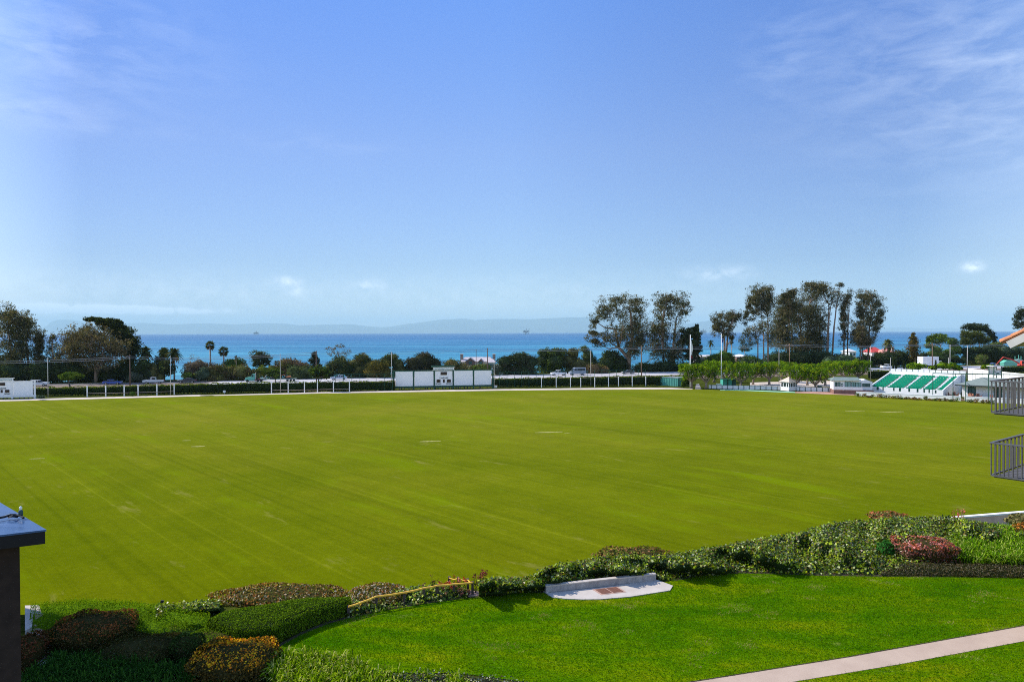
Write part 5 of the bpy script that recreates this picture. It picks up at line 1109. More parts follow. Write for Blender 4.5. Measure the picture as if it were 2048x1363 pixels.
mb = MB(M=Mc); mb.add([(-.45, .7, 2.78), (L+.05, .7, 2.78), (L+.05, 3.1, 3.35), (.5, 3.1, 3.35), (-.45, 5.4, 2.78), (L+.05, 5.4, 2.78)], [(0, 1, 2, 3), (3, 2, 5, 4), (0, 3, 4), (1, 5, 2), (0, 4, 5, 1)]); mk('roof', mb, paint('grey_green_shingle', (0.17, 0.22, 0.20), 0.85, .2, 2), t)
M_GL = paint('dark_window_glass', (0.06, 0.12, 0.12), 0.15, .2, 1)
M_GT = paint('pale_green_curtained_glass', (0.22, 0.36, 0.33), 0.25, .25, 1.5)
for (x0, x1, z0, z1, mt) in ((.35, .75, 1.5, 2.35, M_GL), (.95, 1.3, 1.5, 2.35, M_GT), (2.2, 3.25, 1.0, 2.45, M_GT), (3.45, 4.1, 1.3, 2.4, M_GT), (4.2, 5.25, 1.0, 2.35, M_GT), (L+.5, L+1.9, 1.5, 2.15, M_GL)):
    mb = MB(M=Mc); mb.box(x0, x1, 1.14, 1.197, z0, z1); w = mk('window', mb, mt, t); mb = MB(M=Mc)
    for xx in (x0, (x0+x1)/2, x1): mb.box(xx-.03, xx+.03, 1.11, 1.137, z0, z1)
    mb.box(x0-.03, x1+.03, 1.105, 1.136, z1+.001, z1+.06); mk('frame', mb, M_DG, w)
mb = MB(M=Mc); mb.lathe([(.01, 0), (.25, 0), (.25, .05), (.01, .05)], 18, M=Mc @ Matrix.Translation((1.65, 1.19, 1.85)) @ Matrix.Rotation(PI/2, 4, 'X') @ Matrix.Diagonal((.8, 1.25, 1, 1))); w = mk('oval_window', mb, M_DG, t)
mb = MB(); mb.lathe([(.01, 0), (.12, 0), (.12, .03), (.01, .03)], 18, M=Mc @ Matrix.Translation((1.65, 1.137, 1.85)) @ Matrix.Rotation(PI/2, 4, 'X') @ Matrix.Diagonal((.8, 1.25, 1, 1))); mk('pane', mb, M_WP, w)
mb = MB(M=Mc)
for k in range(3): mb.box(-.05+k*1.78, 1.68+k*1.78, .12, .18, .9, 1.42)
mk('terrace_screen', mb, M_GT if False else M_WH, t)
mb = MB(M=Mc); mb.box(-.05, 5.35, .1, .2, 1.424, 1.48)
for k in range(4): mb.box(-.09+k*1.78, -.02+k*1.78, .09, .21, .85, 1.42)
mk('handrail', mb, M_WH, t)

# ------------------------------------------------------------------ grandstand
F1 = Vector((74.7, 143.0, 0)); F2 = Vector((84.2, 133.2, 0)); d = (F2-F1).normalized(); n_ = Vector((-d.y, d.x, 0))
if n_.y < 0: n_ = -n_
L = (F2-F1).length; D = 13.2
MG = Matrix.Translation(F1) @ Matrix(((d.x, n_.x, 0), (d.y, n_.y, 0), (0, 0, 1))).to_4x4()
M_SEAT = paint('green_seats', (0.002, 0.20, 0.11), 0.8, 0.12, 2.5, spec=.08); M_CON = paint('stand_concrete', (0.50, 0.50, 0.48), 0.85, 0.12, 1)
t = thing('grandstand', F1, 'white grandstand with tiers of green seats at the right side of the field', 'grandstand')
mb = MB(M=MG); segs = [0, .45, .62, 1.55, 2.0, 2.7, 2.95, 4.7, 5.0, 5.8, 6.2, 7.5, 7.85, 9.0, 9.35, 10.2, 10.5, 11.1, 11.35, 12.2, 12.5, L]
mb.box(0, L, 0.0, 0.2, 0, 0.75)
for k in range(0, len(segs)-1, 2): mb.box(segs[k], segs[k+1], 0, .2, .75, 1.42)
mk('front_wall', mb, M_WH, t)
for k in range(1, len(segs)-2, 2): mb = MB(M=MG); mb.box(segs[k]+.003, segs[k+1]-.003, .1, .16, .752, 1.35); mk('gate_panel', mb, M_DG, t)
nR = 8; r0 = 1.5; dep = (D-r0-1.0)/nR; z0r, z1r = 1.15, 3.15; dz = (z1r-z0r)/nR
mb = MB(M=MG)
for k in range(nR): mb.box(.25, L-.25, r0+k*dep, D-.6, (0 if k == 0 else z0r+(k-1)*dz+.0), z0r+k*dz)
mk('tiers', mb, M_CON, t)
aisles = [3.05, 6.5, 9.6, 12.1]
blocks = []; x = .35
for a_ in aisles: blocks.append((x, a_-.35)); x = a_+.35
blocks.append((x, L-.35))
for k in range(nR):
    y = r0+k*dep; z = z0r+k*dz
    for (a_, b_) in blocks:
        if b_-a_ < .3: continue
        mb = MB(M=MG); mb.box(a_, b_, y+dep*.30, y+dep*.62, z+.28, z+.33)
        n = max(1, int((b_-a_)/.5)); w = (b_-a_)/n
        for i in range(n): mb.add([(a_+i*w+.03, y+dep*.63, z+.30), (a_+(i+1)*w-.03, y+dep*.63, z+.30), (a_+(i+1)*w-.03, y+dep*.78, z+.66), (a_+i*w+.03, y+dep*.78, z+.66), (a_+i*w+.03, y+dep*.66, z+.30), (a_+(i+1)*w-.03, y+dep*.66, z+.30), (a_+(i+1)*w-.03, y+dep*.82, z+.66), (a_+i*w+.03, y+dep*.82, z+.66)], [(0, 1, 2, 3), (5, 4, 7, 6), (3, 2, 6, 7), (0, 3, 7, 4), (1, 5, 6, 2)])
        mb.box(a_, b_, y+.02, y+dep*.9, z+.004, z+.03)
        mk('seat_row', mb, M_SEAT, t)
for a_ in aisles:
    mb = MB(M=MG)
    for k in range(nR*2):
        mb.box(a_-.2, a_+.2, r0+k*dep/2-.1, r0+(k+.45)*dep/2, z0r+(k-1)*dz/2+.14, z0r+(k+.6)*dz/2+.15)
    mk('aisle_steps', mb, M_WH, t)
mb = MB(M=MG)
for (a_, b_) in blocks:
    n = max(1, int((b_-a_)/.45))
    for i in range(n+1): xx = a_+(b_-a_)*i/n; mb.box(xx-.02, xx+.02, .9, .94, .8, 1.75)
    mb.box(a_, b_, .89, .95, 1.754, 1.82); mb.box(a_, b_, .91, .93, 1.0, 1.6)
mk('front_railing', mb, M_SEAT, t)
# sloping side walls, white capped
for x0, nm in ((0, 'side_wall'), (L-.22, 'side_wall')):
    Mside = MG @ Matrix.Translation((x0, 0, 0)) @ Matrix(((0, 1, 0, 0), (1, 0, 0, 0), (0, 0, 1, 0), (0, 0, 0, 1)))
    mb = MB(M=Mside); mb.prism([(.2, 0), (D, 0), (D, 3.75), (D-.6, 3.75), (.2, 1.45)], 0, .22); mk(nm, mb, M_WH, t)
mb = MB(M=MG); mb.box(.22, L-.22, D-.6, D, 0, 3.5); mb.box(0, L, D-.02, D+.3, 3.5, 4.1); mk('back_wall', mb, M_WH, t)
mb = MB(M=MG); mb.box(0.25, L-.25, D-.66, D-.605, 3.2, 3.3); mb.box(.3, L+.2, D+.31, D+.38, 4.0, 4.06); mk('back_trim', mb, M_DG, t)
# press wall: row of white panels on the back wall
t2 = thing('screen_wall', MG @ Vector((0, D+.5, 0)), 'long white panelled screen along the back of the grandstand', 'screen')
npn = 13; Lw = L+.8; zt = 4.62
for k in range(npn): mb = MB(M=MG); mb.box(k*Lw/npn+.05, (k+1)*Lw/npn-.05, D+.5, D+.56, 0.2, zt); mk('panel', mb, M_WH, t2)
for k in range(npn+1): mb = MB(M=MG); mb.box(k*Lw/npn-.045, k*Lw/npn+.045, D+.48, D+.58, 0, zt+.03); mk('post', mb, M_DG, t2)
# long low white wall in front, with planting
a = P(1712, 791, 0); b_ = P(1922, 801.5, 0); d2 = (b_-a).normalized(); n2_ = Vector((-d2.y, d2.x, 0))
t = thing('garden_wall', a, 'long low plain white wall in front of the grandstand', 'wall', 'low white walls by the field')
mb = MB(); mb.slab([a, b_, b_+n2_*.25, a+n2_*.25], 0, .78); mb.slab([a, a+n2_*.25, a+n2_*2.2+d2*(-.0), a+n2_*2.2-d2*.25, a-d2*.25], 0, .779) if False else None; mk('wall', mb, M_WH, t)
mb = MB(); mb.slab([a-n2_*.04, b_-n2_*.04, b_+n2_*.29, a+n2_*.29], .783, .86); mk('coping', mb, M_WP, t)
a3 = P(1932, 802, 0); b3 = P(2090, 810, 0)
d3 = (b3-a3).normalized(); n3 = Vector((-d3.y, d3.x, 0))
t = thing('garden_wall', a3, 'low white patio wall before the clubhouse, right of its gate', 'wall', 'low white walls by the field')
mb = MB(); mb.slab([a3, b3, b3+n3*.25, a3+n3*.25], 0, .85); mk('wall', mb, M_WH, t); mb = MB(); mb.slab([a3-n3*.04, b3-n3*.04, b3+n3*.29, a3+n3*.29], .853, .92); mk('coping', mb, M_WP, t)
p = P(1921, 801.5, 0); t = thing('gate', p, 'open dark gate with red-brown step between the low white walls', 'gate')
mb = MB(M=Matrix.Translation(p)); mb.box(.0, .95, 0, .5, 0, .18); mb.box(.05, .9, .5, 1.0, 0, .36); mk('steps', mb, m_brick, t)
mb = MB(M=Matrix.Translation(p)); mb.box(-.12, 0, -.1, .3, 0, 1.25); mb.box(.97, 1.1, -.1, .3, 0, 1.25); mk('gate_posts', mb, M_WH, t)
# planting along the wall
RUST = [(0.22,0.11,0.03),(0.16,0.10,0.03),(0.10,0.09,0.025),(0.28,0.14,0.04),(0.07,0.08,0.02)]
parts = []
for k in range(46):
    x = 1712+k*6.1+random.uniform(-2, 2)
    if 1918 < x < 1934: continue
    y = np.interp(x, [1712, 1922, 1990], [793.5, 804, 808]); q_ = P(x, y, 0); h = random.uniform(.35, .85)
    cc = np.array([(q_.x+random.uniform(-.3, .3), q_.y+random.uniform(-.3, .3), h*0.6) for _ in range(4)]); rr = np.array([(random.uniform(.25, .4),)*2+(h*.55,) for _ in range(4)])
    parts.append(clump_leaves(cc, rr, 34, .16, RUST if random.random() < .75 else GREEN, .8, .6, .3))
v, q, c = join(parts); tag(mk_np('flower_bed', v, q, c, M_LEAF), 'rust and straw coloured low planting along the foot of the white walls', kind='stuff')
# ------------------------------------------------------------------ clubhouse at right
MG2 = MG @ Matrix.Translation((L+1.0, 0, 0))
t = thing('clubhouse', MG2 @ Vector((0, 0, 0)), 'long low clubhouse with grey-green roof right of the grandstand', 'clubhouse')
LC = 26
mb = MB(M=MG2); mb.box(1.2, LC, 4.2, 11, 0, 2.5); mk('wall', mb, M_WH, t)
mb = MB(M=MG2); mb.add([(.4, 2.6, 2.45), (LC+1, 2.6, 2.45), (LC+1, 8.2, 3.75), (.4+3.2, 8.2, 3.75), (.4, 12, 2.45), (LC+1, 12, 2.45), (.4, 2.6, 2.30), (LC+1, 2.6, 2.30), (LC+1, 12, 2.30), (.4, 12, 2.30)], [(0, 1, 2, 3), (3, 2, 5, 4), (0, 3, 4), (1, 5, 2), (6, 9, 8, 7), (0, 6, 7, 1), (1, 7, 8, 5), (4, 5, 8, 9), (0, 4, 9, 6)]); mk('roof', mb, paint('clubhouse_shingle', (0.20, 0.24, 0.21), 0.85, .15, 1.5), t)
mb = MB(M=MG2); mb.box(.38, LC+1.02, 2.52, 2.596, 2.28, 2.5); mk('gutter', mb, paint('dark_gutter', (0.05, 0.06, 0.06), 0.6), t)
for x in (2.2, 6.4, 11.5, 16.5, 21): mb = MB(M=MG2); mb.box(x, x+1.3, 4.12, 4.196, 0.02, 2.1); w = mk('door', mb, M_DG, t); mb = MB(M=MG2); mb.box(x+.15, x+.6, 4.08, 4.117, .3, 1.9); mb.box(x+.7, x+1.15, 4.08, 4.117, .3, 1.9); mk('pane', mb, M_GL, w)
t = thing('awning_frame', MG @ Vector((L-3, -1.5, 0)), 'open dark green steel awning frame standing before the clubhouse', 'awning frame')
fp = [(1865.5, 796, 746), (1905.8, 801, 747), (1931, 803, 747.5), (1976.6, 805, 748)]; bk = [(1911, 786, 747.5), (1950, 787, 748.2)]
tops = []
for x, yb, yt in fp: p = P(x, yb, 0); z = Q(x, yt, p.y).z; tops.append(Vector((p.x, p.y, z))); mb = MB(); mb.tube([(p.x, p.y, 0), (p.x, p.y, z)], .075, 6); mk('post', mb, M_DG, t)
tb = []
for x, yb, yt in bk: p = P(x, yb, 0); z = Q(x, yt, p.y).z; tb.append(Vector((p.x, p.y, z))); mb = MB(); mb.tube([(p.x, p.y, 0), (p.x, p.y, z)], .06, 6); mk('post', mb, M_DG, t)
ext = tops[-1]+(tops[-1]-tops[-2])*1.6
mb = MB(); mb.tube(tops+[ext], .09, 6); mb.tube([tops[0], tb[0], tb[1]], .05, 5); mb.tube([tops[1], tb[0]], .05, 5); mb.tube([tops[3], tb[1]], .05, 5); mk('beam', mb, M_DG, t)
# patio furniture: terracotta coloured chairs and tables seen over the wall
M_TC = paint('terracotta_wicker', (0.30, 0.12, 0.07), 0.8, .25, 4)
def chair(p, a, label):
    M_ = Matrix.Translation(p) @ Matrix.Rotation(a, 4, 'Z'); t = thing('patio_chair', p, label, 'chair', 'reddish wicker patio chairs')
    mb = MB(M=M_); mb.box(-.28, .28, -.28, .28, .40, .48); mk('seat', mb, M_TC, t)
    mb = MB(M=M_); mb.prism([(-.28, .484), (.28, .484), (.24, .98), (-.24, .98)], .2, .27); mk('backrest', mb, M_TC, t)
    for x, y in ((-.24, -.24), (.24, -.24), (-.24, .24), (.24, .24)): mb = MB(M=M_); mb.box(x-.03, x+.03, y-.03, y+.03, 0, .398); mk('leg', mb, M_TC, t)
pl = Vector((0, 0, .25))
for k, (x, y) in enumerate([(1893, 793), (1900, 794), (1908, 793), (1914, 795), (1938, 797), (1943, 795.5), (1948, 797), (1955, 796.5), (1961, 796), (1982, 800)]):
    chair(P(x, y, .0), k*1.3, 'reddish wicker patio chair behind the low white walls at the clubhouse')
# white fabric wall and lookout booth behind
wa = Vector((117.6, 176, 0)); wb = Vector((113.9, 138, 0)); zt = 3.35
t = thing('screen_wall', wa, 'tall white panelled wall running right behind the clubhouse roof', 'screen'); d5 = (wb-wa).normalized(); n5 = Vector((-d5.y, d5.x, 0)); n5 = n5 if n5.x > 0 else -n5; L5 = (wb-wa).length
ztop = 3.3; n = 9
for k in range(n):
    a_, b2 = wa+d5*(L5*k/n+.05), wa+d5*(L5*(k+1)/n-.05); mb = MB(); mb.slab([a_, b2, b2+n5*.08, a_+n5*.08], 0.3, ztop-.0*k); mk('panel', mb, M_WH, t)
    c_ = wa+d5*(L5*(k+.5)/n)-n5*.04; mb = MB(); mb.tube([c_, c_+Vector((0, 0, ztop-.3))], .03, 4); mk('strut', mb, paint('grey_strut', (0.45, 0.47, 0.5), 0.6), t)
p = P(1987.5, 777, 0); zz = Q(1990, 732, p.y).z; t = thing('lookout_booth', p, 'small raised lookout booth with green cross-braced legs and flat roof', 'booth'); Mq = Matrix.Translation(p)
for x, y in ((0, 0), (1.7, 0), (0, 1.6), (1.7, 1.6)): mb = MB(M=Mq); mb.box(x-.07, x+.07, y-.07, y+.07, 0, zz-.1); mk('leg', mb, M_DG, t)
mb = MB(M=Mq); mb.box(.08, 1.62, .0, .08, zz-2.0, zz-1.1); mb.box(1.62, 1.69, .08, 1.5, zz-2.0, zz-.9); mb.box(0.08, 1.6, 1.5, 1.58, zz-2.0, zz-.15); mk('wall', mb, M_WH, t)
mb = MB(M=Mq); mb.tube([(0.05, -.1, zz-1.95), (1.65, -.1, zz-1.15)], .05, 4); mb.tube([(1.65, -.1, zz-1.95), (.05, -.1, zz-1.15)], .05, 4); mk('cross_brace', mb, M_DG, t)
mb = MB(M=Mq); mb.prism([(-.35, zz-.1), (2.05, zz-.1), (1.95, zz+.08), (-.25, zz+.08)], -.35, 1.95); mk('roof', mb, paint('pale_grey_roof', (0.42, 0.42, 0.42), 0.7), t)
# ------------------------------------------------------------------ road barrier, vehicles
M_TYRE = paint('tyre_rubber', (0.02, 0.02, 0.02), 0.85, 0.1); M_RIM = paint('wheel_rim', (0.45, 0.45, 0.46), 0.35, .1, metal=.6); M_CG = paint('car_glass', (0.03, 0.04, 0.05), 0.08, 0.1, spec=.6)
M_LAMP = paint('lamp_lens', (0.75, 0.75, 0.7), 0.15); M_TAIL = paint('tail_lens', (0.4, 0.02, 0.02), 0.2)
def vehicle(name, label, cat, px, off, face, kind, color, zpx=None, rough=0.3, Lk=1.0):
    """face -1: nose to the left, 1: nose to the right"""
    Y = place(px, off); X = (px-CX)/F*Y; Y = float(road_y(X))+off; th = math.atan((road_y(X+3)-road_y(X-3))/6)
    t = thing(name, (X, Y, 0.035), label, cat, 'vehicles on the road'); M_ = Matrix.Translation((X, Y, 0.035)) @ Matrix.Rotation(th, 4, 'Z') @ Matrix.Diagonal((face*Lk*.86, .86, .86, 1))
    mat = paint('car_paint_'+'_'.join(str(int(c*100)) for c in color), color, rough, 0.04, 1, .6, bmp=0)
    P_ = dict(
     sedan=dict(L=4.6, H=.92, body=[(-2.25,.35),(2.2,.35),(2.3,.6),(2.2,.82),(1.1,.95),(-1.6,1.0),(-2.2,.95),(-2.3,.6)], cab=[(-1.75,.97),(-1.15,1.40),(.2,1.44),(1.05,.95)], wh=(-1.4,1.4), W=.88),
     suv=dict(L=4.7, body=[(-2.3,.4),(2.3,.4),(2.35,.7),(2.25,1.0),(1.25,1.12),(-2.25,1.15),(-2.35,.7)], cab=[(-2.15,1.14),(-1.95,1.68),(.25,1.72),(1.0,1.12)], wh=(-1.45,1.45), W=.92),
     pickup=dict(L=5.6, body=[(-2.8,.5),(2.75,.5),(2.85,.75),(2.75,1.05),(1.5,1.18),(-.6,1.18),(-.62,1.1),(-2.75,1.1),(-2.82,.7)], cab=[(-.7,1.17),(-.6,1.78),(.75,1.82),(1.45,1.17)], wh=(-1.8,1.75), W=.97),
     van=dict(L=6.0, body=[(-3.0,.45),(2.9,.45),(3.0,.75),(2.9,1.15),(2.2,1.45),(-3.0,1.45)], cab=[(-3.0,1.45),(-3.0,2.65),(1.1,2.7),(1.45,2.5),(2.2,1.45)], wh=(-1.9,2.0), W=.98, solid=True))[kind]
    W_ = P_['W']; mb = MB(M=M_)
    b_ = P_['body']; n = len(b_)
    def sect(poly, ys):
        vs = []
        for (y, s) in ys:
            cx = sum(p[0] for p in poly)/len(poly); cz = sum(p[1] for p in poly)/len(poly)
            vs += [(cx+(x-cx)*s, y, cz+(z-cz)*(s*.5+.5)) for x, z in poly]
        k = len(poly); fs = [tuple(range(k)), tuple(range(len(vs)-1, len(vs)-k-1, -1))]
        for j in range(len(ys)-1):
            for i in range(k): fs.append((j*k+i, (j+1)*k+i, (j+1)*k+(i+1) % k, j*k+(i+1) % k))
        return vs, fs
    mb.add(*sect(b_, [(-W_, .95), (-W_+.08, 1), (W_-.08, 1), (W_, .95)]))
    c_ = P_['cab']
    mb.add(*sect(c_, [(-W_+.12, .93), (-W_+.22, .98), (W_-.22, .98), (W_-.12, .93)])) if P_.get('solid') else None
    if not P_.get('solid'):
        zt = max(z for x, z in c_); xs_ = [x for x, z in c_ if z > zt-.12]; mb.add(*sect([(min(xs_)-.05, zt-.03), (max(xs_)+.05, zt-.03), (max(xs_)-.02, zt+.05), (min(xs_)+.02, zt+.05)], [(-W_+.16, 1), (W_-.16, 1)]))
        for s in (-1, 1):
            for xx in (c_[0][0]*.15+c_[-1][0]*.85-.55, (c_[0][0]+c_[-1][0])/2-.1): mb.box(xx-.05, xx+.05, s*(W_-.13)-.02, s*(W_-.13)+.02, c_[0][1], zt)
    mk('body', mb, mat, t)
    mb = MB(M=M_)
    if P_.get('solid'):
        for s in (-1, 1):
            y = s*(W_-.115); mb.box(-2.6, .3, min(y, y+s*.02), max(y, y+s*.02), 1.75, 2.35); mb.box(.5, 1.35, min(y, y+s*.02), max(y, y+s*.02), 1.65, 2.3)
        mb.add([(1.5, -.75, 2.46), (1.5, .75, 2.46), (2.22, .75, 1.5), (2.22, -.75, 1.5), (1.54, -.75, 2.5), (1.54, .75, 2.5), (2.28, .75, 1.52), (2.28, -.75, 1.52)], [(4, 5, 6, 7), (0, 3, 2, 1), (0, 1, 5, 4), (1, 2, 6, 5), (2, 3, 7, 6), (3, 0, 4, 7)])
    else: mb.add(*sect(c_, [(-W_+.14, .95), (-W_+.24, .99), (W_-.24, .99), (W_-.14, .95)]))
    mk('windows', mb, M_CG, t)
    for x in P_['wh']:
        for s in (-1, 1):
            mb = MB(M=M_ @ Matrix.Translation((x, s*(W_-.06), .34)) @ Matrix.Rotation(PI/2, 4, 'X')); mb.lathe([(.2, -.1), (.33, -.11), (.35, 0), (.33, .11), (.2, .1)], 16); w = mk('wheel', mb, M_TYRE, t)
            mb = MB(M=M_ @ Matrix.Translation((x, s*(W_-.06), .34)) @ Matrix.Rotation(PI/2, 4, 'X')); mb.lathe([(.02, -.12), (.19, -.115), (.19, .115), (.02, .12)], 12); mk('rim', mb, M_RIM, w)
    xf = max(x for x, z in b_)
    for s in (-1, 1):
        mb = MB(M=M_); mb.box(xf-.25, xf+.01, s*.62-.16, s*.62+.16, .72, .9); mk('headlight', mb, M_LAMP, t)
        mb = MB(M=M_); mb.box(-xf-.02, -xf+.12, s*.68-.12, s*.68+.12, .72, .95); mk('tail_light', mb, M_TAIL, t)
    if kind == 'pickup': mb = MB(M=M_); mb.box(-2.65, -.75, -.8, .8, .9, 1.104); mk('truck_bed', mb, M_CG, t)
    return t
vehicle('parked_car', 'silver-white estate car just right of the left scoreboard', 'car', 77, 8.5, 1, 'suv', (.62,.65,.68))
vehicle('sedan_car', 'bright blue car on the road behind the left white posts', 'car', 224, 8.5, 1, 'sedan', (.02,.08,.35), Lk=1.1)
vehicle('pickup_truck', 'white pickup truck left of the dark parked-looking car, on the left part of the road', 'pickup truck', 306, 9.5, -1, 'pickup', (.72,.73,.72))
vehicle('sedan_car', 'dark car on the road at the brown twiggy dome shrub', 'car', 373, 9.5, -1, 'sedan', (.04,.045,.055), Lk=1.15)
vehicle('sedan_car', 'pale blue-silver car on the road just left of the long scoreboard', 'car', 677, 9, -1, 'sedan', (.38,.45,.55), Lk=1.15)
vehicle('pickup_truck', 'white pickup truck close behind the grey van', 'pickup truck', 1117, 8.5, -1, 'pickup', (.75,.75,.75))
vehicle('passenger_van', 'grey high-roofed passenger van with dark side windows', 'van', 1154.5, 8.5, -1, 'van', (.25,.30,.36))
vehicle('sedan_car', 'dark car half hidden at the foot of the leaning eucalyptus', 'car', 1256, 9.5, -1, 'sedan', (.05,.055,.07), Lk=1.05)
vehicle('pickup_truck', 'white pickup truck on the road left of the cypress spires', 'pickup truck', 1775, 9, -1, 'pickup', (.75,.76,.75))
vehicle('sedan_car', 'blue car at the right beside the raised red digger arm', 'car', 1985, 9.5, -1, 'sedan', (.06,.14,.40), Lk=.8)
# car at the bend of the grey path
p = P(1391, 764, 0)
# white box lorry
Y = place(1860, 9); X = (1860-CX)/F*Y; Y = float(road_y(X))+9; t = thing('box_lorry', (X, Y, .035), 'white box lorry with a plain cargo box behind the bright shrubs', 'lorry', 'vehicles on the road'); M_ = Matrix.Translation((X, Y, .035)) @ Matrix.Rotation(math.atan((road_y(X+3)-road_y(X-3))/6), 4, 'Z')
MWT = paint('lorry_white', (.78,.78,.79), .4, .04)
mb = MB(M=M_); mb.prism([(-4.2, 1.0), (2.6, 1.0), (2.6, 3.95), (-4.15, 4.0)], -1.2, 1.2); mk('cargo_box', mb, MWT, t)
mb = MB(M=M_); mb.prism([(2.75, .5), (4.9, .5), (4.95, 1.4), (4.5, 1.6), (3.95, 2.5), (2.75, 2.55)], -1.05, 1.05); cb = mk('cab', mb, MWT, t)
mb = MB(M=M_); mb.prism([(3.0, 1.65), (4.35, 1.65), (3.85, 2.35), (3.0, 2.35)], -1.08, 1.08); mk('windows', mb, M_CG, cb)
mb = MB(M=M_); mb.box(-4.1, 4.6, -.5, .5, .55, .98); mk('chassis', mb, M_TYRE, t)
for x in (-2.6, 3.9):
    for s in (-1, 1): mb = MB(M=M_ @ Matrix.Translation((x, s*.95, .48)) @ Matrix.Rotation(PI/2, 4, 'X')); mb.lathe([(.2, -.13), (.46, -.14), (.48, 0), (.46, .14), (.2, .13)], 14); mk('wheel', mb, M_TYRE, t)
# green tractor lorry and its flatbed with an excavator
px0 = 507; Y = place(px0, 8); X = (px0-CX)/F*Y; Y = float(road_y(X))+8; th = math.atan((road_y(X+3)-road_y(X-3))/6)
t = thing('tractor_lorry', (X, Y, .035), 'green and white bonneted tractor lorry facing left', 'lorry', 'vehicles on the road'); M_ = Matrix.Translation((X, Y, .035)) @ Matrix.Rotation(th, 4, 'Z') @ Matrix.Diagonal((-.7, .7, .7, 1))
MGT = paint('lorry_green', (.10,.36,.27), .35, .1, 1)
mb = MB(M=M_); mb.prism([(-.4, .7), (2.9, .7), (3.0, 1.2), (2.85, 1.65), (.95, 1.95), (.5, 2.9), (-.4, 2.95)], -1.1, 1.1); mk('cab', mb, MGT, t)
mb = MB(M=M_); mb.prism([(.0, 1.95), (.78, 1.95), (.42, 2.75), (.0, 2.75)], -1.13, 1.13); mk('windows', mb, M_CG, t)
mb = MB(M=M_); mb.box(2.95, 3.2, -1.1, 1.1, .5, .95); mb.box(3.0, 3.06, -.6, .6, .96, 1.7); mk('bumper', mb, M_RIM, t)
for s in (-1, 1): mb = MB(M=M_); mb.tube([(-.62, s*.9, .9), (-.62, s*.9, 3.4)], .09, 8); mk('exhaust_stack', mb, M_RIM, t)
mb = MB(M=M_); mb.box(-3.2, 2.6, -.45, .45, .6, .9); mb.prism([(-3.0, .95), (-1.4, .95), (-1.5, 1.15), (-2.9, 1.15)], -.7, .7); mk('chassis', mb, paint('chassis_red', (.30,.06,.04), .6), t)
for x in (-2.7, -1.5, 2.2):
    for s in (-1, 1): mb = MB(M=M_ @ Matrix.Translation((x, s*.95, .5)) @ Matrix.Rotation(PI/2, 4, 'X')); mb.lathe([(.2, -.16), (.48, -.17), (.5, 0), (.48, .17), (.2, .16)], 14); mk('wheel', mb, M_TYRE, t)
t = thing('flatbed_trailer', M_ @ Vector((-8, 0, 0)), 'low flatbed trailer towed by the green lorry', 'trailer', 'vehicles on the road')
mb = MB(M=M_); mb.prism([(-15.5, .75), (-3.6, .75), (-2.2, 1.2), (-2.2, 1.45), (-3.9, 1.35), (-4.3, 1.0), (-15.5, 1.0)], -1.3, 1.3); mk('deck', mb, paint('trailer_grey_green', (.16,.22,.19), .7, .2, 1), t)
for x in (-14.6, -13.4, -12.2):
    for s in (-1, 1): mb = MB(M=M_ @ Matrix.Translation((x, s*1.1, .42)) @ Matrix.Rotation(PI/2, 4, 'X')); mb.lathe([(.2, -.13), (.4, -.14), (.42, 0), (.4, .14), (.2, .13)], 14); mk('wheel', mb, M_TYRE, t)
MOR = paint('machine_orange', (.45,.16,.06), .5, .2, 1)
def digger(base, face, label, group, col, s=1.0, arm=None, cabcol=None):
    t = thing('excavator', base.translation, label, 'excavator', group); M_ = base @ Matrix.Diagonal((face*s, s, s, 1))
    for y in (-.85, .85):
        mb = MB(M=M_); mb.prism([(-1.5, .05), (1.5, .05), (1.8, .4), (1.5, .75), (-1.5, .75), (-1.8, .4)], y-.25, y+.25); mk('track', mb, M_TYRE, t)
    mb = MB(M=M_); mb.prism([(-1.9, .8), (1.2, .8), (1.2, 1.2), (.0, 1.75), (-1.7, 1.8), (-1.95, 1.3)], -1.1, 1.1); mk('body', mb, col, t)
    mb = MB(M=M_); mb.prism([(.1, 1.1), (1.25, 1.1), (1.15, 2.5), (.2, 2.55)], -1.08, -.2); c_ = mk('cab', mb, cabcol or col, t)
    mb = MB(M=M_); mb.prism([(.25, 1.6), (1.13, 1.6), (1.05, 2.4), (.3, 2.42)], -1.11, -.17); mk('windows', mb, M_CG, c_)
    arm = arm or [(1.1, 1.3), (2.6, 3.0), (4.0, 2.6), (4.6, 1.2)]
    mb = MB(M=M_); mb.tube([(x, .25, z) for x, z in arm[:3]], [.22, .26, .18], 6); mk('boom', mb, col, t)
    mb = MB(M=M_); mb.tube([(x, .25, z) for x, z in arm[2:]], [.2, .14], 6); mk('stick', mb, col, t)
    e = arm[-1]; mb = MB(M=M_); mb.prism([(e[0]-.45, e[1]+.1), (e[0]+.15, e[1]+.15), (e[0]+.1, e[1]-.55), (e[0]-.3, e[1]-.7), (e[0]-.7, e[1]-.35)], -.1, .6); mk('bucket', mb, paint('bucket_steel', (.16,.13,.11), .6), t)
digger(M_ @ Matrix.Translation((-7.0, 0, 1.003)), 1, 'small pale excavator riding on the flatbed trailer', 'excavators', paint('machine_cream', (.5,.46,.38), .5, .2), .72, [(1.1,1.3),(2.4,2.2),(3.6,1.8),(4.3,.8)])
digger(M_ @ Matrix.Translation((-12.4, 0, 1.003)), 1, 'small orange-brown excavator at the back end of the flatbed trailer', 'excavators', MOR, .6, [(1.1,1.3),(2.6,2.6),(3.9,2.3),(4.4,.9)], paint('machine_green', (.05,.13,.08), .6))
Yd = 238.0; bx = Q(2046, 735, Yd); 
def ax(px, py): q_ = Q(px, py, Yd); return (-(q_.x-bx.x), q_.z-bz)
bz = gz1(bx.x, Yd)+.02
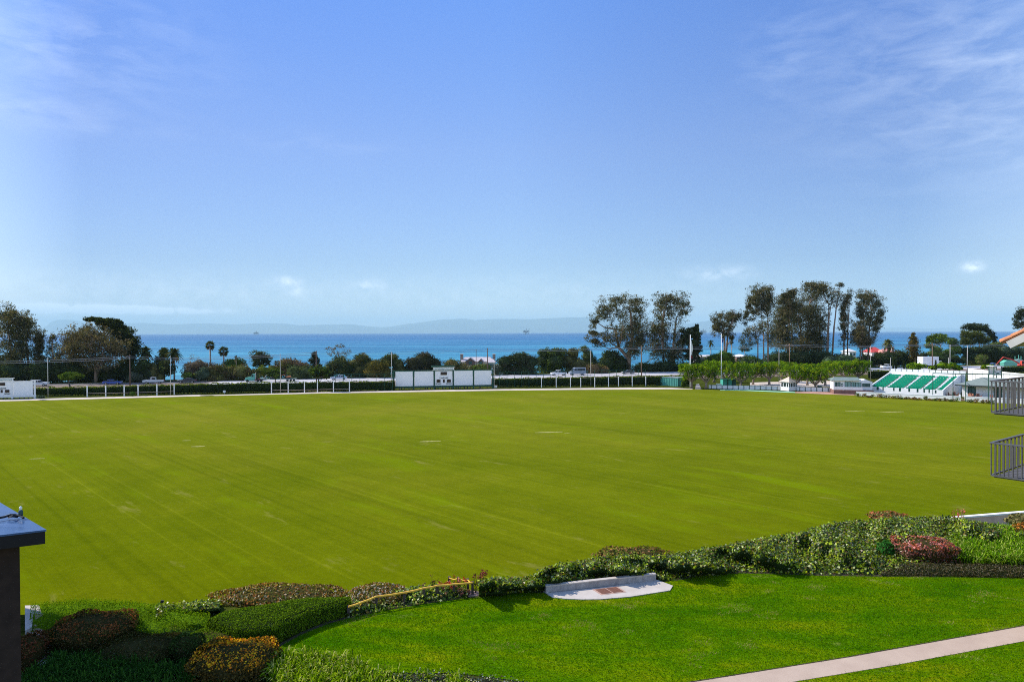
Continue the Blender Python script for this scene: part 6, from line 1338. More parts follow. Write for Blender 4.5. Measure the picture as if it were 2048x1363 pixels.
digger(Matrix.Translation((bx.x, Yd, bz)), -1, 'big red excavator at the right edge with its arm raised like an arch', 'excavators', paint('machine_red', (.55,.06,.035), .45, .12, 1), 1.0, [(1.2, 1.5), ax(2028, 720), ax(2008, 713.5), ax(1994, 728)])
t = thing('skip_container', Q(2017, 735, 246).xy.to_3d()+Vector((0, 0, bz)), 'green-white covered container behind the red digger arm', 'container'); M_ = Matrix.Translation(ABS[t.name])
mb = MB(M=M_); mb.prism([(-2.2, .2), (2.2, .2), (2.5, 1.6), (-2.5, 1.6)], -1, 1); mk('body', mb, MGT, t); mb = MB(M=M_); mb.prism([(-2.5, 1.603), (2.5, 1.603), (1.4, 2.3), (-1.2, 2.4)], -1, 1); mk('cover', mb, paint('cover_green', (.12,.45,.32), .7), t)
t = thing('drilling_rig', Q(2036, 735, 250).xy.to_3d()+Vector((0, 0, bz)), 'green and grey machine with short masts behind the red excavator', 'machine'); M_ = Matrix.Translation(ABS[t.name])
mb = MB(M=M_); mb.prism([(-1.6, .3), (1.8, .3), (1.7, 2.0), (.4, 2.6), (-1.5, 2.2)], -.9, .9); mk('body', mb, paint('rig_grey_green', (.25,.36,.33), .6, .2), t)
for x in (-1.1, .2, 1.1): mb = MB(M=M_); mb.tube([(x, 0, 2.0), (x, 0, 4.2-abs(x)*.5)], .13, 6); mk('mast', mb, MGT, t)
# ------------------------------------------------------------------ houses by the shore
M_STU = paint('pale_stucco', (.62,.58,.55), .9, .1, .6); M_SH2 = paint('pale_roof', (.50,.44,.44), .85, .15, 1); M_TRI = paint('timber_gable', (.16,.10,.08), .9, .3, 2)
def house(label, px0, px1, yb, yeave, yridge, Y, wall, roof, gables=(), chims=(), depth=9, hip=1.2):
    a = Q(px0, yeave, Y); b_ = Q(px1, yeave, Y); z0 = gz1((a.x+b_.x)/2, Y+depth/2)-1.5; ze = a.z; zr = Q(px0, yridge, Y).z
    t = thing('house', ((a.x+b_.x)/2, Y, z0), label, 'house', 'houses by the shore'); mb = MB(); mb.box(a.x, b_.x, Y, Y+depth, z0, ze); w = mk('wall', mb, wall, t)
    o = .5; mb = MB(); mb.add([(a.x-o, Y-o, ze+.004), (b_.x+o, Y-o, ze+.004), (b_.x+o, Y+depth+o, ze+.004), (a.x-o, Y+depth+o, ze+.004), (a.x+hip, Y+depth/2, zr), (b_.x-hip, Y+depth/2, zr)], [(0, 1, 5, 4), (2, 3, 4, 5), (1, 2, 5), (3, 0, 4), (3, 2, 1, 0)]); r = mk('roof', mb, roof, t)
    for g0, g1, gy in gables:
        x0, x1 = Q(g0, yeave, Y).x, Q(g1, yeave, Y).x; zt = Q(g0, gy, Y).z; mb = MB(); mb.prism([(x0, ze-1.2), (x1, ze-1.2), (x1, ze+.1), ((x0+x1)/2, zt), (x0, ze+.1)], Y-1.2, Y-.02); g = mk('gable', mb, M_TRI, t)
        mb = MB(); mb.prism([(x0-.3, ze), (x0-.2, ze+.25), ((x0+x1)/2, zt+.3), (x1+.2, ze+.25), (x1+.3, ze), ((x0+x1)/2, zt+.04)], Y-1.5, Y+3.5); mk('gable_roof', mb, roof, t)
        mb = MB(); mb.box((x0+x1)/2-.6, (x0+x1)/2+.6, Y-1.25, Y-1.203, ze-.9, ze+.2); mk('window', mb, M_GL, t)
    for cx_, cy in chims: q_ = Q(cx_, cy, Y+2); mb = MB(); mb.box(q_.x-.55, q_.x+.55, Y+1.6, Y+2.6, ze, q_.z); c_ = mk('chimney', mb, paint('chimney_stone', (.26,.21,.18), .9, .3, 2), t); mb = MB(); mb.box(q_.x-.65, q_.x+.65, Y+1.5, Y+2.7, q_.z+.003, q_.z+.16); mk('chimney_cap', mb, M_STU, c_)
    n = max(2, int((b_.x-a.x)/3))
    for k in range(n): x = a.x+(k+.5)*(b_.x-a.x)/n; mb = MB(); mb.box(x-.5, x+.5, Y-.04, Y-.003, ze-1.9, ze-.6); mk('window', mb, M_GL, t)
house('large beach house with two brown chimneys and pale roofs behind the scoreboard', 922, 986, 745, 723, 714.5, 262, M_STU, M_SH2, [(932, 950, 716), (958, 966, 718)], [(923.5, 708), (988, 708)])
house('small white-walled wing right of the large beach house', 978, 990, 745, 724, 718, 255, M_WH, M_SH2, [], [], 5, .8)
house('long low flat-topped house right of the white flagpole', 1392, 1432, 730, 713, 710, 300, paint('grey_wall', (.30,.28,.26), .9), M_STU, [], [], 8, 2)
house('low house with a bright white roof left of the big grove', 1474, 1497, 730, 713, 708.5, 290, M_TRI, M_WH, [], [], 8, 2)
house('house with a bright red tiled roof right of the big grove', 1744, 1768, 715, 704, 694, 330, M_STU, paint('red_roof', (.55,.06,.05), .7, .2, 1), [], [(1773, 692)], 9, 2)
house('house with a salmon-coloured roof beside the squat palm', 1766, 1798, 715, 706, 698, 325, M_STU, paint('salmon_roof', (.60,.25,.20), .8, .2, 1), [], [(1785, 694)], 9, 2)
house('small white house glimpsed between trunks at the right end of the grove', 1699, 1712, 712, 703, 697, 330, M_WH, M_STU, [], [], 8, 1.5)
# ------------------------------------------------------------------ oil platforms
def platform(label, px, w_px, h_px, Y, col):
    b0 = P(px, 664, SEA); X = (px-CX)/F*Y; s = Y/F; W_ = w_px*s; H = h_px*s; z0 = SEA-1
    t = thing('oil_platform', (X, Y, z0), label, 'oil platform', 'oil platforms at sea'); m_ = paint('platform_steel', col, .8, .2, .05)
    M_ = Matrix.Translation((X, Y, z0))
    for x in (-.35, -.12, .12, .35):
        for y in (-.2, .2): mb = MB(M=M_); mb.tube([(x*W_*1.1, y*W_, 0), (x*W_, y*W_, H*.35)], W_*.025, 6); mk('leg', mb, m_, t)
    mb = MB(M=M_)
    for x in (-.35, -.12): mb.tube([(x*W_, -.2*W_, H*.05), ((x+.23)*W_, -.2*W_, H*.33)], W_*.015, 4); mb.tube([((x+.35)*W_, -.2*W_, H*.05), ((x+.12)*W_, -.2*W_, H*.33)], W_*.015, 4)
    mk('bracing', mb, m_, t)
    mb = MB(M=M_); mb.box(-.5*W_, .5*W_, -.3*W_, .3*W_, H*.35, H*.40); mb.box(-.42*W_, .3*W_, -.25*W_, .25*W_, H*.402, H*.50); mb.box(-.48*W_, .5*W_, -.3*W_, .3*W_, H*.502, H*.54); mk('deck', mb, m_, t)
    mb = MB(M=M_); mb.box(-.4*W_, -.12*W_, -.2*W_, .2*W_, H*.543, H*.66); mk('module', mb, m_, t); mb = MB(M=M_); mb.box(.1*W_, .45*W_, -.2*W_, .2*W_, H*.543, H*.6); mk('module', mb, m_, t)
    mb = MB(M=M_)
    for x, y in ((-1, -1), (1, -1), (1, 1), (-1, 1)): mb.tube([(x*.08*W_+.02*W_, y*.08*W_, H*.55), (x*.03*W_+.02*W_, y*.03*W_, H)], W_*.014, 4)
    for k in range(1, 6):
        f = k/6; r_ = (.08-.05*f)*W_; z = H*(.55+.45*f); mb.tube([(.02*W_-r_, -r_, z), (.02*W_+r_, -r_, z), (.02*W_+r_, r_, z), (.02*W_-r_, r_, z), (.02*W_-r_, -r_, z)], W_*.009, 4)
    mk('derrick', mb, m_, t)
    mb = MB(M=M_); mb.tube([(.3*W_, 0, H*.6), (.3*W_, 0, H*.72), (.55*W_, 0, H*.95)], W_*.02, 5); mk('crane', mb, m_, t)
platform('small distant oil platform on the horizon left of centre', 512.5, 11, 8, 11000, (.12,.12,.14))
platform('larger distant oil platform with a tall derrick right of centre', 1052.5, 13, 13, 8500, (.10,.08,.09))
platform('oil platform half hidden right of the spiky dark cypress', 1406, 13, 10, 9500, (.12,.11,.12))

# ------------------------------------------------------------------ near planting
def patch(name, label, bot, top, zb=3.02, zt=3.55, dens=230, leaf=.11, pal=None, mat=None, kind='stuff', noise_=.10, bulge=.55, nt_=14, wild=.55, back=True, core=(.02,.035,.01), cat=None, asp=.8, group=None, hipal=None):
    """a plant-covered mound between a front edge and a crest, running down the bank behind"""
    x0 = max(bot[0][0], top[0][0]); x1 = min(bot[-1][0], top[-1][0]); n = max(8, int((x1-x0)/9)); G = []
    for i in range(n+1):
        x = x0+(x1-x0)*i/n; yb = lin(x, bot); yt = lin(x, top); row = []
        for j in range(nt_+1):
            t = j/nt_; z = zb+(zt-zb)*min(1, (math.sin(min(1, t*1.5)*PI/2)*bulge+t*(1-bulge))); z += noise_*(math.sin(x*.045+t*3)+math.sin(x*.013*3+t*7+1)+.5*math.sin(x*.11-t*5))*.5*min(1, t*3)
            row.append(P(x, yb+(yt-yb)*t, z))
        if back:
            e = row[-1]
            for dy, dz in ((.4, -.15), (1.1, -.6), (2.2, -1.4)): row.append(Vector((e.x*(1+dy/e.y), e.y+dy, e.z+dz)))
        G.append(row)
    G = np.array([[tuple(p) for p in r] for r in G]); A_, B_, C_, D_ = G[:-1, :-1], G[1:, :-1], G[1:, 1:], G[:-1, 1:]
    nr = np.cross(B_-A_, D_-A_); nr *= np.sign(nr[..., 2:3]+1e-9); ar = np.linalg.norm(nr, axis=2)*.5+np.linalg.norm(np.cross(B_-C_, D_-C_), axis=2)*.5
    pr = ar.ravel()/ar.sum(); N = int(min(90000, ar.sum()*dens)); k = RNG.choice(len(pr), N, p=pr); u, v = RNG.random((N, 1)), RNG.random((N, 1))
    f = lambda X: X.reshape(-1, 3)[k]
    pos = (f(A_)*(1-u)+f(B_)*u)*(1-v)+(f(D_)*(1-u)+f(C_)*u)*v; nn_ = unit(f(nr)); pos = pos+nn_*RNG.normal(.03, .05, (N, 1))
    cols = pick(pal, N, .28)
    pn = np.sin(pos[:, 0]*1.9+pos[:, 1]*.7)*np.sin(pos[:, 1]*2.3-pos[:, 0]*.8)
    cols *= (1+.22*pn)[:, None]
    L1 = leaf_quads(pos, nn_, leaf, None, wild, asp, cols)
    a, b_ = G.shape[:2]; cv = G.reshape(-1, 3).copy(); cv[:, 2] -= .07
    ii, jj = np.meshgrid(np.arange(a-1), np.arange(b_-1), indexing='ij'); q0 = (ii*b_+jj).ravel(); cf = np.stack([q0, q0+b_, q0+b_+1, q0+1], 1)
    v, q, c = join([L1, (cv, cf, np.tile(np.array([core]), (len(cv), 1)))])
    o = mk_np(name, v, q, c, mat or M_GLOSS, ncore=len(cf)); tag(o, label, cat, group, kind); return o
IVY = [(.12,.20,.006),(.18,.28,.007),(.29,.38,.01),(.34,.42,.015),(.035,.07,.006),(.07,.12,.006),(.42,.45,.20),(.035,.065,.01),(.20,.13,.03)]  # palest entries put glints of light into the leaf colour
GL = [(.03,.06,.012),(.06,.11,.016),(.10,.15,.02),(.35,.36,.30),(.13,.11,.05),(.02,.04,.01)]
patch('ivy', 'glossy dark and light green ivy bank behind the lawn', [(958,1189),(1000,1188.5),(1060,1182),(1086,1182),(1092,1175),(1100,1171.5),(1312,1149),(1318,1160),(1345,1160),(1400,1150),(1480,1144),(1560,1146),(1650,1149),(1780,1150),(1900,1130),(2050,1080)],
      [(958,1168),(985,1156),(1040,1160),(1075,1150),(1100,1132),(1150,1126),(1200,1118),(1240,1114),(1330,1114),(1390,1102),(1440,1094),(1500,1083),(1560,1072),(1600,1067),(1650,1050),(1690,1044),(1740,1041),(1800,1036),(1900,1034),(1960,1046),(2010,1054),(2050,1066)], pal=IVY, noise_=.30, zt=3.6, dens=260, leaf=.115)
patch('ivy', 'ivy patch under the yellow-railed fence', [(694,1235),(760,1221),(850,1206),(935,1194)], [(694,1208),(760,1192),(830,1176),(900,1172),(935,1180)], pal=IVY, zt=3.22, dens=300, leaf=.1)
patch('ivy', 'small ivy patch at the left beside the sprinkler', [(312,1240),(440,1222)], [(312,1214),(350,1210),(440,1202)], pal=IVY+[(.2,.25,.03)], zt=3.3, dens=330, leaf=.09)
FEA = [(.11,.21,.005),(.16,.28,.007),(.07,.14,.005),(.22,.33,.01)]
patch('ground_cover', 'bright feathery green ground cover at the left, beyond the dark shrubs', [(60,1275),(330,1268),(420,1262)], [(60,1214),(85,1209),(160,1203),(250,1206),(330,1216),(420,1232)], pal=FEA, mat=M_LEAF, zt=3.25, dens=900, leaf=.06, noise_=.10, wild=.8, asp=.4, core=(.08,.15,.006))
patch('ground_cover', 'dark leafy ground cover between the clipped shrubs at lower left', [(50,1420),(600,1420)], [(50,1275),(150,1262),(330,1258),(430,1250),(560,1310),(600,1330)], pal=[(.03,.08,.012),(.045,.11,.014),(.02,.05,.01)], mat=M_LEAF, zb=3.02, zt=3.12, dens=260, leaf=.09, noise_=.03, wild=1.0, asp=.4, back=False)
patch('ground_cover', 'low speckled pale and dark ground cover along the bottom edge', [(640,1400),(1060,1400)], [(640,1327),(700,1337),(760,1343),(800,1345),(840,1342),(900,1343),(960,1350),(1040,1361),(1060,1366)], pal=GL, zb=3.05, zt=3.2, dens=420, leaf=.06, noise_=.05, wild=.9, back=False, core=(.03,.03,.02))
patch('ground_cover', 'strappy green leaf bed at the right, behind the low dark hedge', [(1880,1136),(2250,1140)], [(1880,1060),(1950,1050),(2010,1052),(2060,1062),(2250,1080)], pal=FEA, mat=M_LEAF, zt=3.25, dens=120, leaf=.10, wild=1.0, asp=.3, core=(.03,.07,.012))
def nshrub(name, label, cx, yb, w, h, pal, leaf=.06, dens=420, box=.75, hipal=None, hifrac=.35, hicut=.1, z=3.0, mat=None, cat='shrub', group='clipped shrubs around the lawn', depth=None, lump=.06, core=(.05,.045,.015)):
    p = P(cx, yb, z); s = p.y/F; R1 = (depth or w*s*.42); zt_ = Q(cx, yb-h, p.y+R1*1.65).z; hh = max(.25, zt_-z); R = np.array([w*s/2, R1, hh*.62]); c0 = np.array([p.x*(1+R[1]/p.y), p.y+R[1], z+hh-R[2]])
    area = 4*(R[0]*R[2]+R[0]*R[1]+R[1]*R[2])*1.1; leaf *= 1.25; n = int(min(60000, area*max(dens, 1.5/(leaf*leaf*.36)))); d = sphere_dirs(n); e = np.sign(d)*np.abs(d)**box
    l = 1+lump*(np.sin(d[:, 0]*7+cx)+np.sin(d[:, 1]*9+1)*.7+np.sin(d[:, 2]*8+d[:, 0]*5))
    pos = c0+e*R*l[:, None]*RNG.uniform(.93, 1.03, (n, 1)); keep = pos[:, 2] > z-.02; pos, d = pos[keep], d[keep]
    cols = pick(pal, len(pos), .25)
    if hipal:
        pm = np.clip((d[:, 2]-hicut)*1.6, 0, 1)*hifrac*2*(.6+.4*np.sin(pos[:, 0]*5)*np.sin(pos[:, 1]*4)); k = RNG.random(len(pos)) < pm; cols[k] = pick(hipal, k.sum(), .2)
    L1 = leaf_quads(pos, d, leaf, None, .6, .65, cols)
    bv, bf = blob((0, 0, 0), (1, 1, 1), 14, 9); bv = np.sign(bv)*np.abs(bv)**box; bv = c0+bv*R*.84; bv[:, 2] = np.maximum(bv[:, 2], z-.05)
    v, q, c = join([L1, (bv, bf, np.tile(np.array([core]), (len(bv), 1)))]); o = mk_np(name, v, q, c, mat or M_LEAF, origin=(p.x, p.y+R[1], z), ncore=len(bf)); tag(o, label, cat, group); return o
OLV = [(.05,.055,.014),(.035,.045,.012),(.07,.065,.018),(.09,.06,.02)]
RUS = [(.30,.10,.03),(.22,.08,.03),(.14,.09,.03)]
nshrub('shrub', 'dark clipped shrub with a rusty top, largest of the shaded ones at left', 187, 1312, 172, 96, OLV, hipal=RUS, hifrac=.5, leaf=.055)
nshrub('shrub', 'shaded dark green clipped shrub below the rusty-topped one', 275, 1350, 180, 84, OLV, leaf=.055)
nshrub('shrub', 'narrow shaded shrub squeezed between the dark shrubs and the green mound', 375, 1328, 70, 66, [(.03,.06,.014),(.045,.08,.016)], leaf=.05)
nshrub('shrub', 'rounded shrub of orange leaves, sunlit top painted brighter', 470, 1378, 192, 106, [(.10,.075,.02),(.07,.06,.018),(.14,.09,.02)], hipal=[(.70,.30,.02),(.78,.46,.02),(.55,.18,.02)], hifrac=.7, hicut=.3, leaf=.06)  # brighter orange on the top leaves stands in for sunlight
nshrub('shrub', 'low shrub with small pinkish white flowers at the very bottom', 296, 1392, 96, 50, [(.10,.06,.035),(.06,.05,.02)], hipal=[(.42,.28,.26),(.3,.12,.1)], hifrac=.35, leaf=.05)
nshrub('shrub', 'narrow reddish shrub tight against the dark pillar', 58, 1350, 50, 92, [(.16,.05,.025),(.09,.05,.02),(.05,.04,.015)], leaf=.055, depth=.7)
CL = [(.08,.155,.007),(.11,.20,.008),(.055,.105,.006),(.16,.25,.01)]
nshrub('hedge_mound', 'smooth clipped green mound before the long clipped hedge', 462, 1318, 184, 74, CL, leaf=.045, dens=800, box=.8, lump=.03, cat='hedge')
HAW = [(.18,.15,.03),(.28,.14,.04),(.12,.15,.02),(.32,.22,.09),(.50,.42,.28),(.34,.13,.04),(.08,.08,.02)]
nshrub('shrub', 'long rusty speckled shrub behind the long clipped hedge', 562, 1216, 268, 50, HAW, leaf=.075, box=.9, depth=1.0, dens=330)
nshrub('shrub', 'rounded rusty shrub with pale blossom behind the yellow rail', 756, 1214, 120, 52, HAW+[(.5,.45,.4)], leaf=.075, box=1.0, depth=.9, dens=330)
nshrub('shrub', 'low rusty shrub crest rising from the ivy above the concrete slab', 1268, 1128, 168, 38, [(.26,.19,.06),(.34,.16,.07),(.16,.20,.03),(.12,.17,.02)], leaf=.09, box=1.0, z=3.0, depth=.8, dens=220, lump=.1)
nshrub('shrub', 'low red-brown shrub crest rising from the ivy near the right', 1778, 1046, 78, 26, [(.42,.12,.06),(.30,.19,.07),(.16,.18,.04)], leaf=.1, box=1.0, z=3.2, depth=.8, dens=200, lump=.1)
nshrub('shrub', 'boxy clipped shrub with red and pink young leaves', 1844, 1133, 118, 64, [(.16,.06,.045),(.10,.05,.03),(.24,.09,.06),(.06,.05,.02)], hipal=[(.55,.13,.10),(.60,.25,.22),(.45,.12,.04)], hifrac=.6, leaf=.085, box=.62, mat=M_GLOSS, dens=330)
nshrub('shrub', 'orange clipped shrub cut by the right picture edge', 2052, 1086, 54, 44, [(.35,.13,.03),(.22,.12,.03),(.12,.10,.02)], hipal=[(.55,.2,.03)], leaf=.08, box=.9)
nshrub('shrub', 'pale straw coloured tussock against the pinkish brown wall', 2044, 1052, 50, 26, [(.22,.19,.07),(.14,.15,.05),(.3,.24,.1)], leaf=.14, box=1.0, z=2.0, lump=.15)
nshrub('shrub', 'fine-leaved bright green tuft touching the left of the boxy red shrub', 1772, 1120, 34, 42, [(.03,.14,.02),(.05,.19,.03),(.02,.09,.015)], leaf=.09, box=1.0, depth=.4)
def phedge(name, label, poly, z0, z1, pal, leaf=.055, dens=1500, edge=.12, group='clipped shrubs around the lawn', hi=None, lumpy=.03):
    xs_ = [p[0] for p in poly]; ys_ = [p[1] for p in poly]; A_ = abs(sum(poly[i][0]*poly[(i+1) % len(poly)][1]-poly[(i+1) % len(poly)][0]*poly[i][1] for i in range(len(poly))))/2
    bb_ = (max(xs_)-min(xs_))*(max(ys_)-min(ys_)); n = int(bb_*dens); x = RNG.uniform(min(xs_), max(xs_), n); y = RNG.uniform(min(ys_), max(ys_), n); k = inpoly(x, y, poly); x, y = x[k], y[k]
    dmin = np.full(len(x), 9.0)
    for i in range(len(poly)):
        a = np.array(poly[i]); b_ = np.array(poly[(i+1) % len(poly)]); ab = b_-a; tt = np.clip(((x-a[0])*ab[0]+(y-a[1])*ab[1])/(ab@ab), 0, 1); dmin = np.minimum(dmin, np.hypot(x-a[0]-ab[0]*tt, y-a[1]-ab[1]*tt))
    z = z1-edge*2*np.clip(1-dmin/(edge*2.5), 0, 1)**2+lumpy*np.sin(x*2.3)*np.sin(y*2.9+1)+RNG.normal(0, .02, len(x))
    parts = [leaf_quads(np.stack([x, y, z], 1), np.tile(np.array([[0, 0, 1.0]]), (len(x), 1)), leaf, None, .6, .6, pick(hi or pal, len(x), .22))]
    orient = 1 if sum(poly[i][0]*poly[(i+1) % len(poly)][1]-poly[(i+1) % len(poly)][0]*poly[i][1] for i in range(len(poly))) > 0 else -1
    for i in range(len(poly)):
        a = np.array(poly[i]); b_ = np.array(poly[(i+1) % len(poly)]); L_ = np.linalg.norm(b_-a); m = int(L_*(z1-z0)*dens); u = RNG.random(m); w = RNG.random(m); nn_ = np.array([(b_-a)[1], -(b_-a)[0]])/L_*orient
        ins = .02+.10*np.clip((w-.75)/.25, 0, 1)**2; pp = a+np.outer(u, b_-a)-nn_*ins[:, None]+nn_*RNG.normal(0, .02, (m, 1)); parts.append(leaf_quads(np.column_stack([pp, z0+w*(z1-z0-.04)]), np.tile(np.append(nn_, 0.15), (m, 1)), leaf, None, .6, .6, pick(pal, m, .22)))
    cx = sum(xs_)/len(xs_); cy = sum(ys_)/len(ys_); ip = []
    for i in range(len(poly)):
        a = np.array(poly[i-1]); b_ = np.array(poly[i]); c_ = np.array(poly[(i+1) % len(poly)]); e1 = (b_-a)/np.linalg.norm(b_-a); e2 = (c_-b_)/np.linalg.norm(c_-b_)
        nn_ = np.array([-(e1+e2)[1], (e1+e2)[0]])*orient; nn_ /= np.linalg.norm(nn_)+1e-9; ip.append(tuple(b_+nn_*.1))
    from mathutils.geometry import tessellate_polygon
    tri = tessellate_polygon([[Vector((a, b_, 0)) for a, b_ in ip]]); k_ = len(ip)
    cv = np.array([(a, b_, z0-.05) for a, b_ in ip]+[(a, b_, z1-.1) for a, b_ in ip])
    cf = [(t_[0]+k_, t_[1]+k_, t_[2]+k_, t_[2]+k_) for t_ in tri]; sd = [(i, (i+1) % k_, (i+1) % k_+k_, i+k_) for i in range(k_)]
    mid = len(cv); ex = []; ef = []
    for t_ in tri:
        A3, B3, C3 = cv[t_[0]+k_], cv[t_[1]+k_], cv[t_[2]+k_]; m3 = (A3+B3+C3)/3; b0 = len(ex)+mid; ex += [(A3+B3)/2, (B3+C3)/2, (C3+A3)/2, m3]
        ef += [(t_[0]+k_, b0, b0+3, b0+2), (t_[1]+k_, b0+1, b0+3, b0), (t_[2]+k_, b0+2, b0+3, b0+1)]
    cv = np.concatenate([cv, np.array(ex)]); cf = ef+sd
    parts.append((cv, np.array(cf), np.tile(np.array([(.02,.03,.012)]), (len(cv), 1))))
    v, q, c = join(parts); o = mk_np(name, v, q, c, M_LEAF, ncore=len(cf)); tag(o, label, 'hedge', group)
HT = 3.62
fp_ = [P(x, y, 3.0) for x, y in ((556,1286),(585,1271),(622,1255),(660,1243),(688,1236),(700,1227))]+[P(x, y, HT) for x, y in ((703,1191),(694,1188),(678,1188),(631,1190),(573,1196),(514,1206),(446,1217),(412,1233),(470,1254))]
phedge('clipped_hedge', 'long curved clipped green hedge bordering the left end of the lawn', [(p.x, p.y) for p in fp_], 3.0, HT, CL)
fp_ = [P(x, y, 3.0) for x, y in ((1762,1152.5),(1850,1153),(1960,1155),(2090,1158))]+[P(x, y, 3.0) for x, y in ((2090,1136),(1960,1133),(1850,1131),(1765,1134))]
phedge('clipped_hedge', 'low dull brownish clipped hedge along the right end of the lawn', [(p.x, p.y) for p in fp_], 3.0, 3.2, [(.10,.075,.03),(.05,.06,.018),(.10,.09,.05),(.03,.035,.012),(.16,.14,.10)], leaf=.07, dens=900)
# strap leaves: arching blades in clumps
def straps(label, spots, h=.55, w=.035, nper=46, pal=None, z=3.02, spread=.28, name='strap_leaf_plants'):
    vs = []; cs = []
    pal = pal or [(.13,.24,.004),(.20,.32,.006),(.26,.37,.01),(.08,.15,.004),(.45,.46,.12)]
    for (x, y) in spots:
        for _ in range(nper):
            a = random.uniform(0, 2*PI); L = h*random.uniform(.6, 1.2); lean = random.uniform(.25, 1.0); dx, dy = math.cos(a), math.sin(a); ox, oy = x+random.gauss(0, spread*.4), y+random.gauss(0, spread*.4); pr = None; col = random.choice(pal); f_ = random.uniform(.75, 1.25)
            for s, hh, ww in ((0, 0, .8), (.3, .55, 1), (.65, .88, .8), (1, .8, .1)):
                c_ = np.array([ox+dx*lean*L*s, oy+dy*lean*L*s, z+L*hh*(1.15-.45*lean)]); sd = np.array([-dy, dx, 0])*w*ww/2
                if pr is not None: vs += [pr[0], pr[1], c_+sd, c_-sd]; cs += [tuple(v_*f_ for v_ in col)]*4
                pr = (c_-sd, c_+sd)
    v = np.array(vs); tag(mk_np(name, v, np.arange(len(v)).reshape(-1, 4), np.array(cs), M_LEAF), label, kind='stuff')
def spots_px(poly, n, z=3.02):
    w = [P(x, y, z) for x, y in poly]; pl = [(p.x, p.y) for p in w]; out = []
    xs_ = [p[0] for p in pl]; ys_ = [p[1] for p in pl]
    while len(out) < n:
        x, y = random.uniform(min(xs_), max(xs_)), random.uniform(min(ys_), max(ys_))
        if inpoly(np.array([x]), np.array([y]), pl)[0]: out.append((x, y))
    return out
straps('sunlit arching strap-leaved plants at the bottom, left of centre', spots_px([(545,1345),(575,1318),(620,1327),(690,1340),(745,1352),(760,1385),(700,1390),(560,1390)], 70))
straps('arching strap leaves scattered through the bottom ground cover', spots_px([(760,1360),(940,1368),(940,1395),(760,1395)], 16), h=.4)
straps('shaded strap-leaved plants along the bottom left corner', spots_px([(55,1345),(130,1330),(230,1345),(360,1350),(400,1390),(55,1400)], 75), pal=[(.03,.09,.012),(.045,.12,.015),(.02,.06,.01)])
straps('bright strap-leaved plants filling the right bed behind the low hedge', spots_px([(1905,1132),(1915,1085),(1960,1066),(2030,1068),(2120,1080),(2120,1135)], 230), h=.62, pal=[(.09,.22,.005),(.14,.30,.007),(.22,.37,.01),(.06,.14,.005),(.34,.42,.08)])
# strap leaves in front of shade: path and steps at far left
ST = paint('pinkish_step', (.42,.27,.23), .9, .15, 3)
t = thing('garden_steps', P(75, 1240, 3), 'pinkish brick garden steps with pale kerb beside the dark pillar', 'steps')
kw = [P(x, y, 3.1) for x, y in ((50,1212),(78,1211),(83,1228),(66,1229),(64,1256),(50,1262))]
mb = MB(); mb.slab(kw, 2.7, 3.14); mk('kerb', mb, m_conc, t)
for k, (y0, y1) in enumerate(((1230,1241),(1243,1253),(1255,1262))):
    q4 = [P(x, y, 3.05+.0*k) for x, y in ((64+k*1.5, y1), (86, y1), (87, y0), (63+k*1.5, y0))]; mb = MB(); mb.slab(q4, 2.8, 3.12-k*.03); mk('step', mb, ST, t)
q4 = [P(x, y, 3.03) for x, y in ((58,1264),(84,1262),(108,1296),(112,1325),(76,1330))]
mb = MB(); mb.slab(q4, 2.9, 3.04); tag(mk('garden_path', mb, m_conc), kind='structure')
# yellow rope fence
M_PW = paint('dark_post_wood', (.075,.055,.045), .95, .3, 6); M_RP = paint('orange_yellow_rail', (.90,.50,.05), .6, .12, 4)
t = thing('rope_fence', P(820, 1210, 3), 'low dark wooden posts joined by an orange-yellow rail at the lawn edge', 'fence')
def stake(px, yb, yt, z=3.0):
    p = P(px, yb, z); zt = Q(px, yt, p.y).z; mb = MB(); w = .045; tilt = random.uniform(-.02, .02)
    mb.add([(p.x-w, p.y-w, z-.1), (p.x+w, p.y-w, z-.1), (p.x+w, p.y+w, z-.1), (p.x-w, p.y+w, z-.1), (p.x-w+tilt, p.y-w, zt), (p.x+w+tilt, p.y-w, zt), (p.x+w+tilt, p.y+w, zt+.02), (p.x-w+tilt, p.y+w, zt+.02)], [(0, 3, 2, 1), (4, 5, 6, 7), (0, 1, 5, 4), (1, 2, 6, 5), (2, 3, 7, 6), (3, 0, 4, 7)]); mk('post', mb, M_PW, t)
    return p
FP = [(697,1233,1211),(724,1225,1202),(752,1218,1191),(808,1208,1183),(848,1201,1174),(875,1197,1169),(908,1192,1166),(945,1189,1163)]
rl = []
for x, yb, yt in FP: p = stake(x, yb, yt); rl.append(Q(x, yt+1.2, p.y-.07))
BP = [(936,1184,1157),(917,1180,1154),(898,1176,1153)]
for x, yb, yt in BP: p = stake(x, yb, yt); rl.append(Q(x, yt+2, p.y-.05))
for k, (a, b_) in enumerate(zip(rl[:-1], rl[1:])): mb = MB(); mb.tube([a, a.lerp(b_, .5)-Vector((0, 0, .012 if k < 7 else .05)), b_], .034 if k < 7 else .024, 6); mk('rail', mb, M_RP, t)
a = rl[1]; mb = MB(); mb.tube([a, a+Vector((-.1, 0, -.18)), a+Vector((-.02, 0, -.36))], .03, 6); mk('rail_end', mb, M_RP, t)
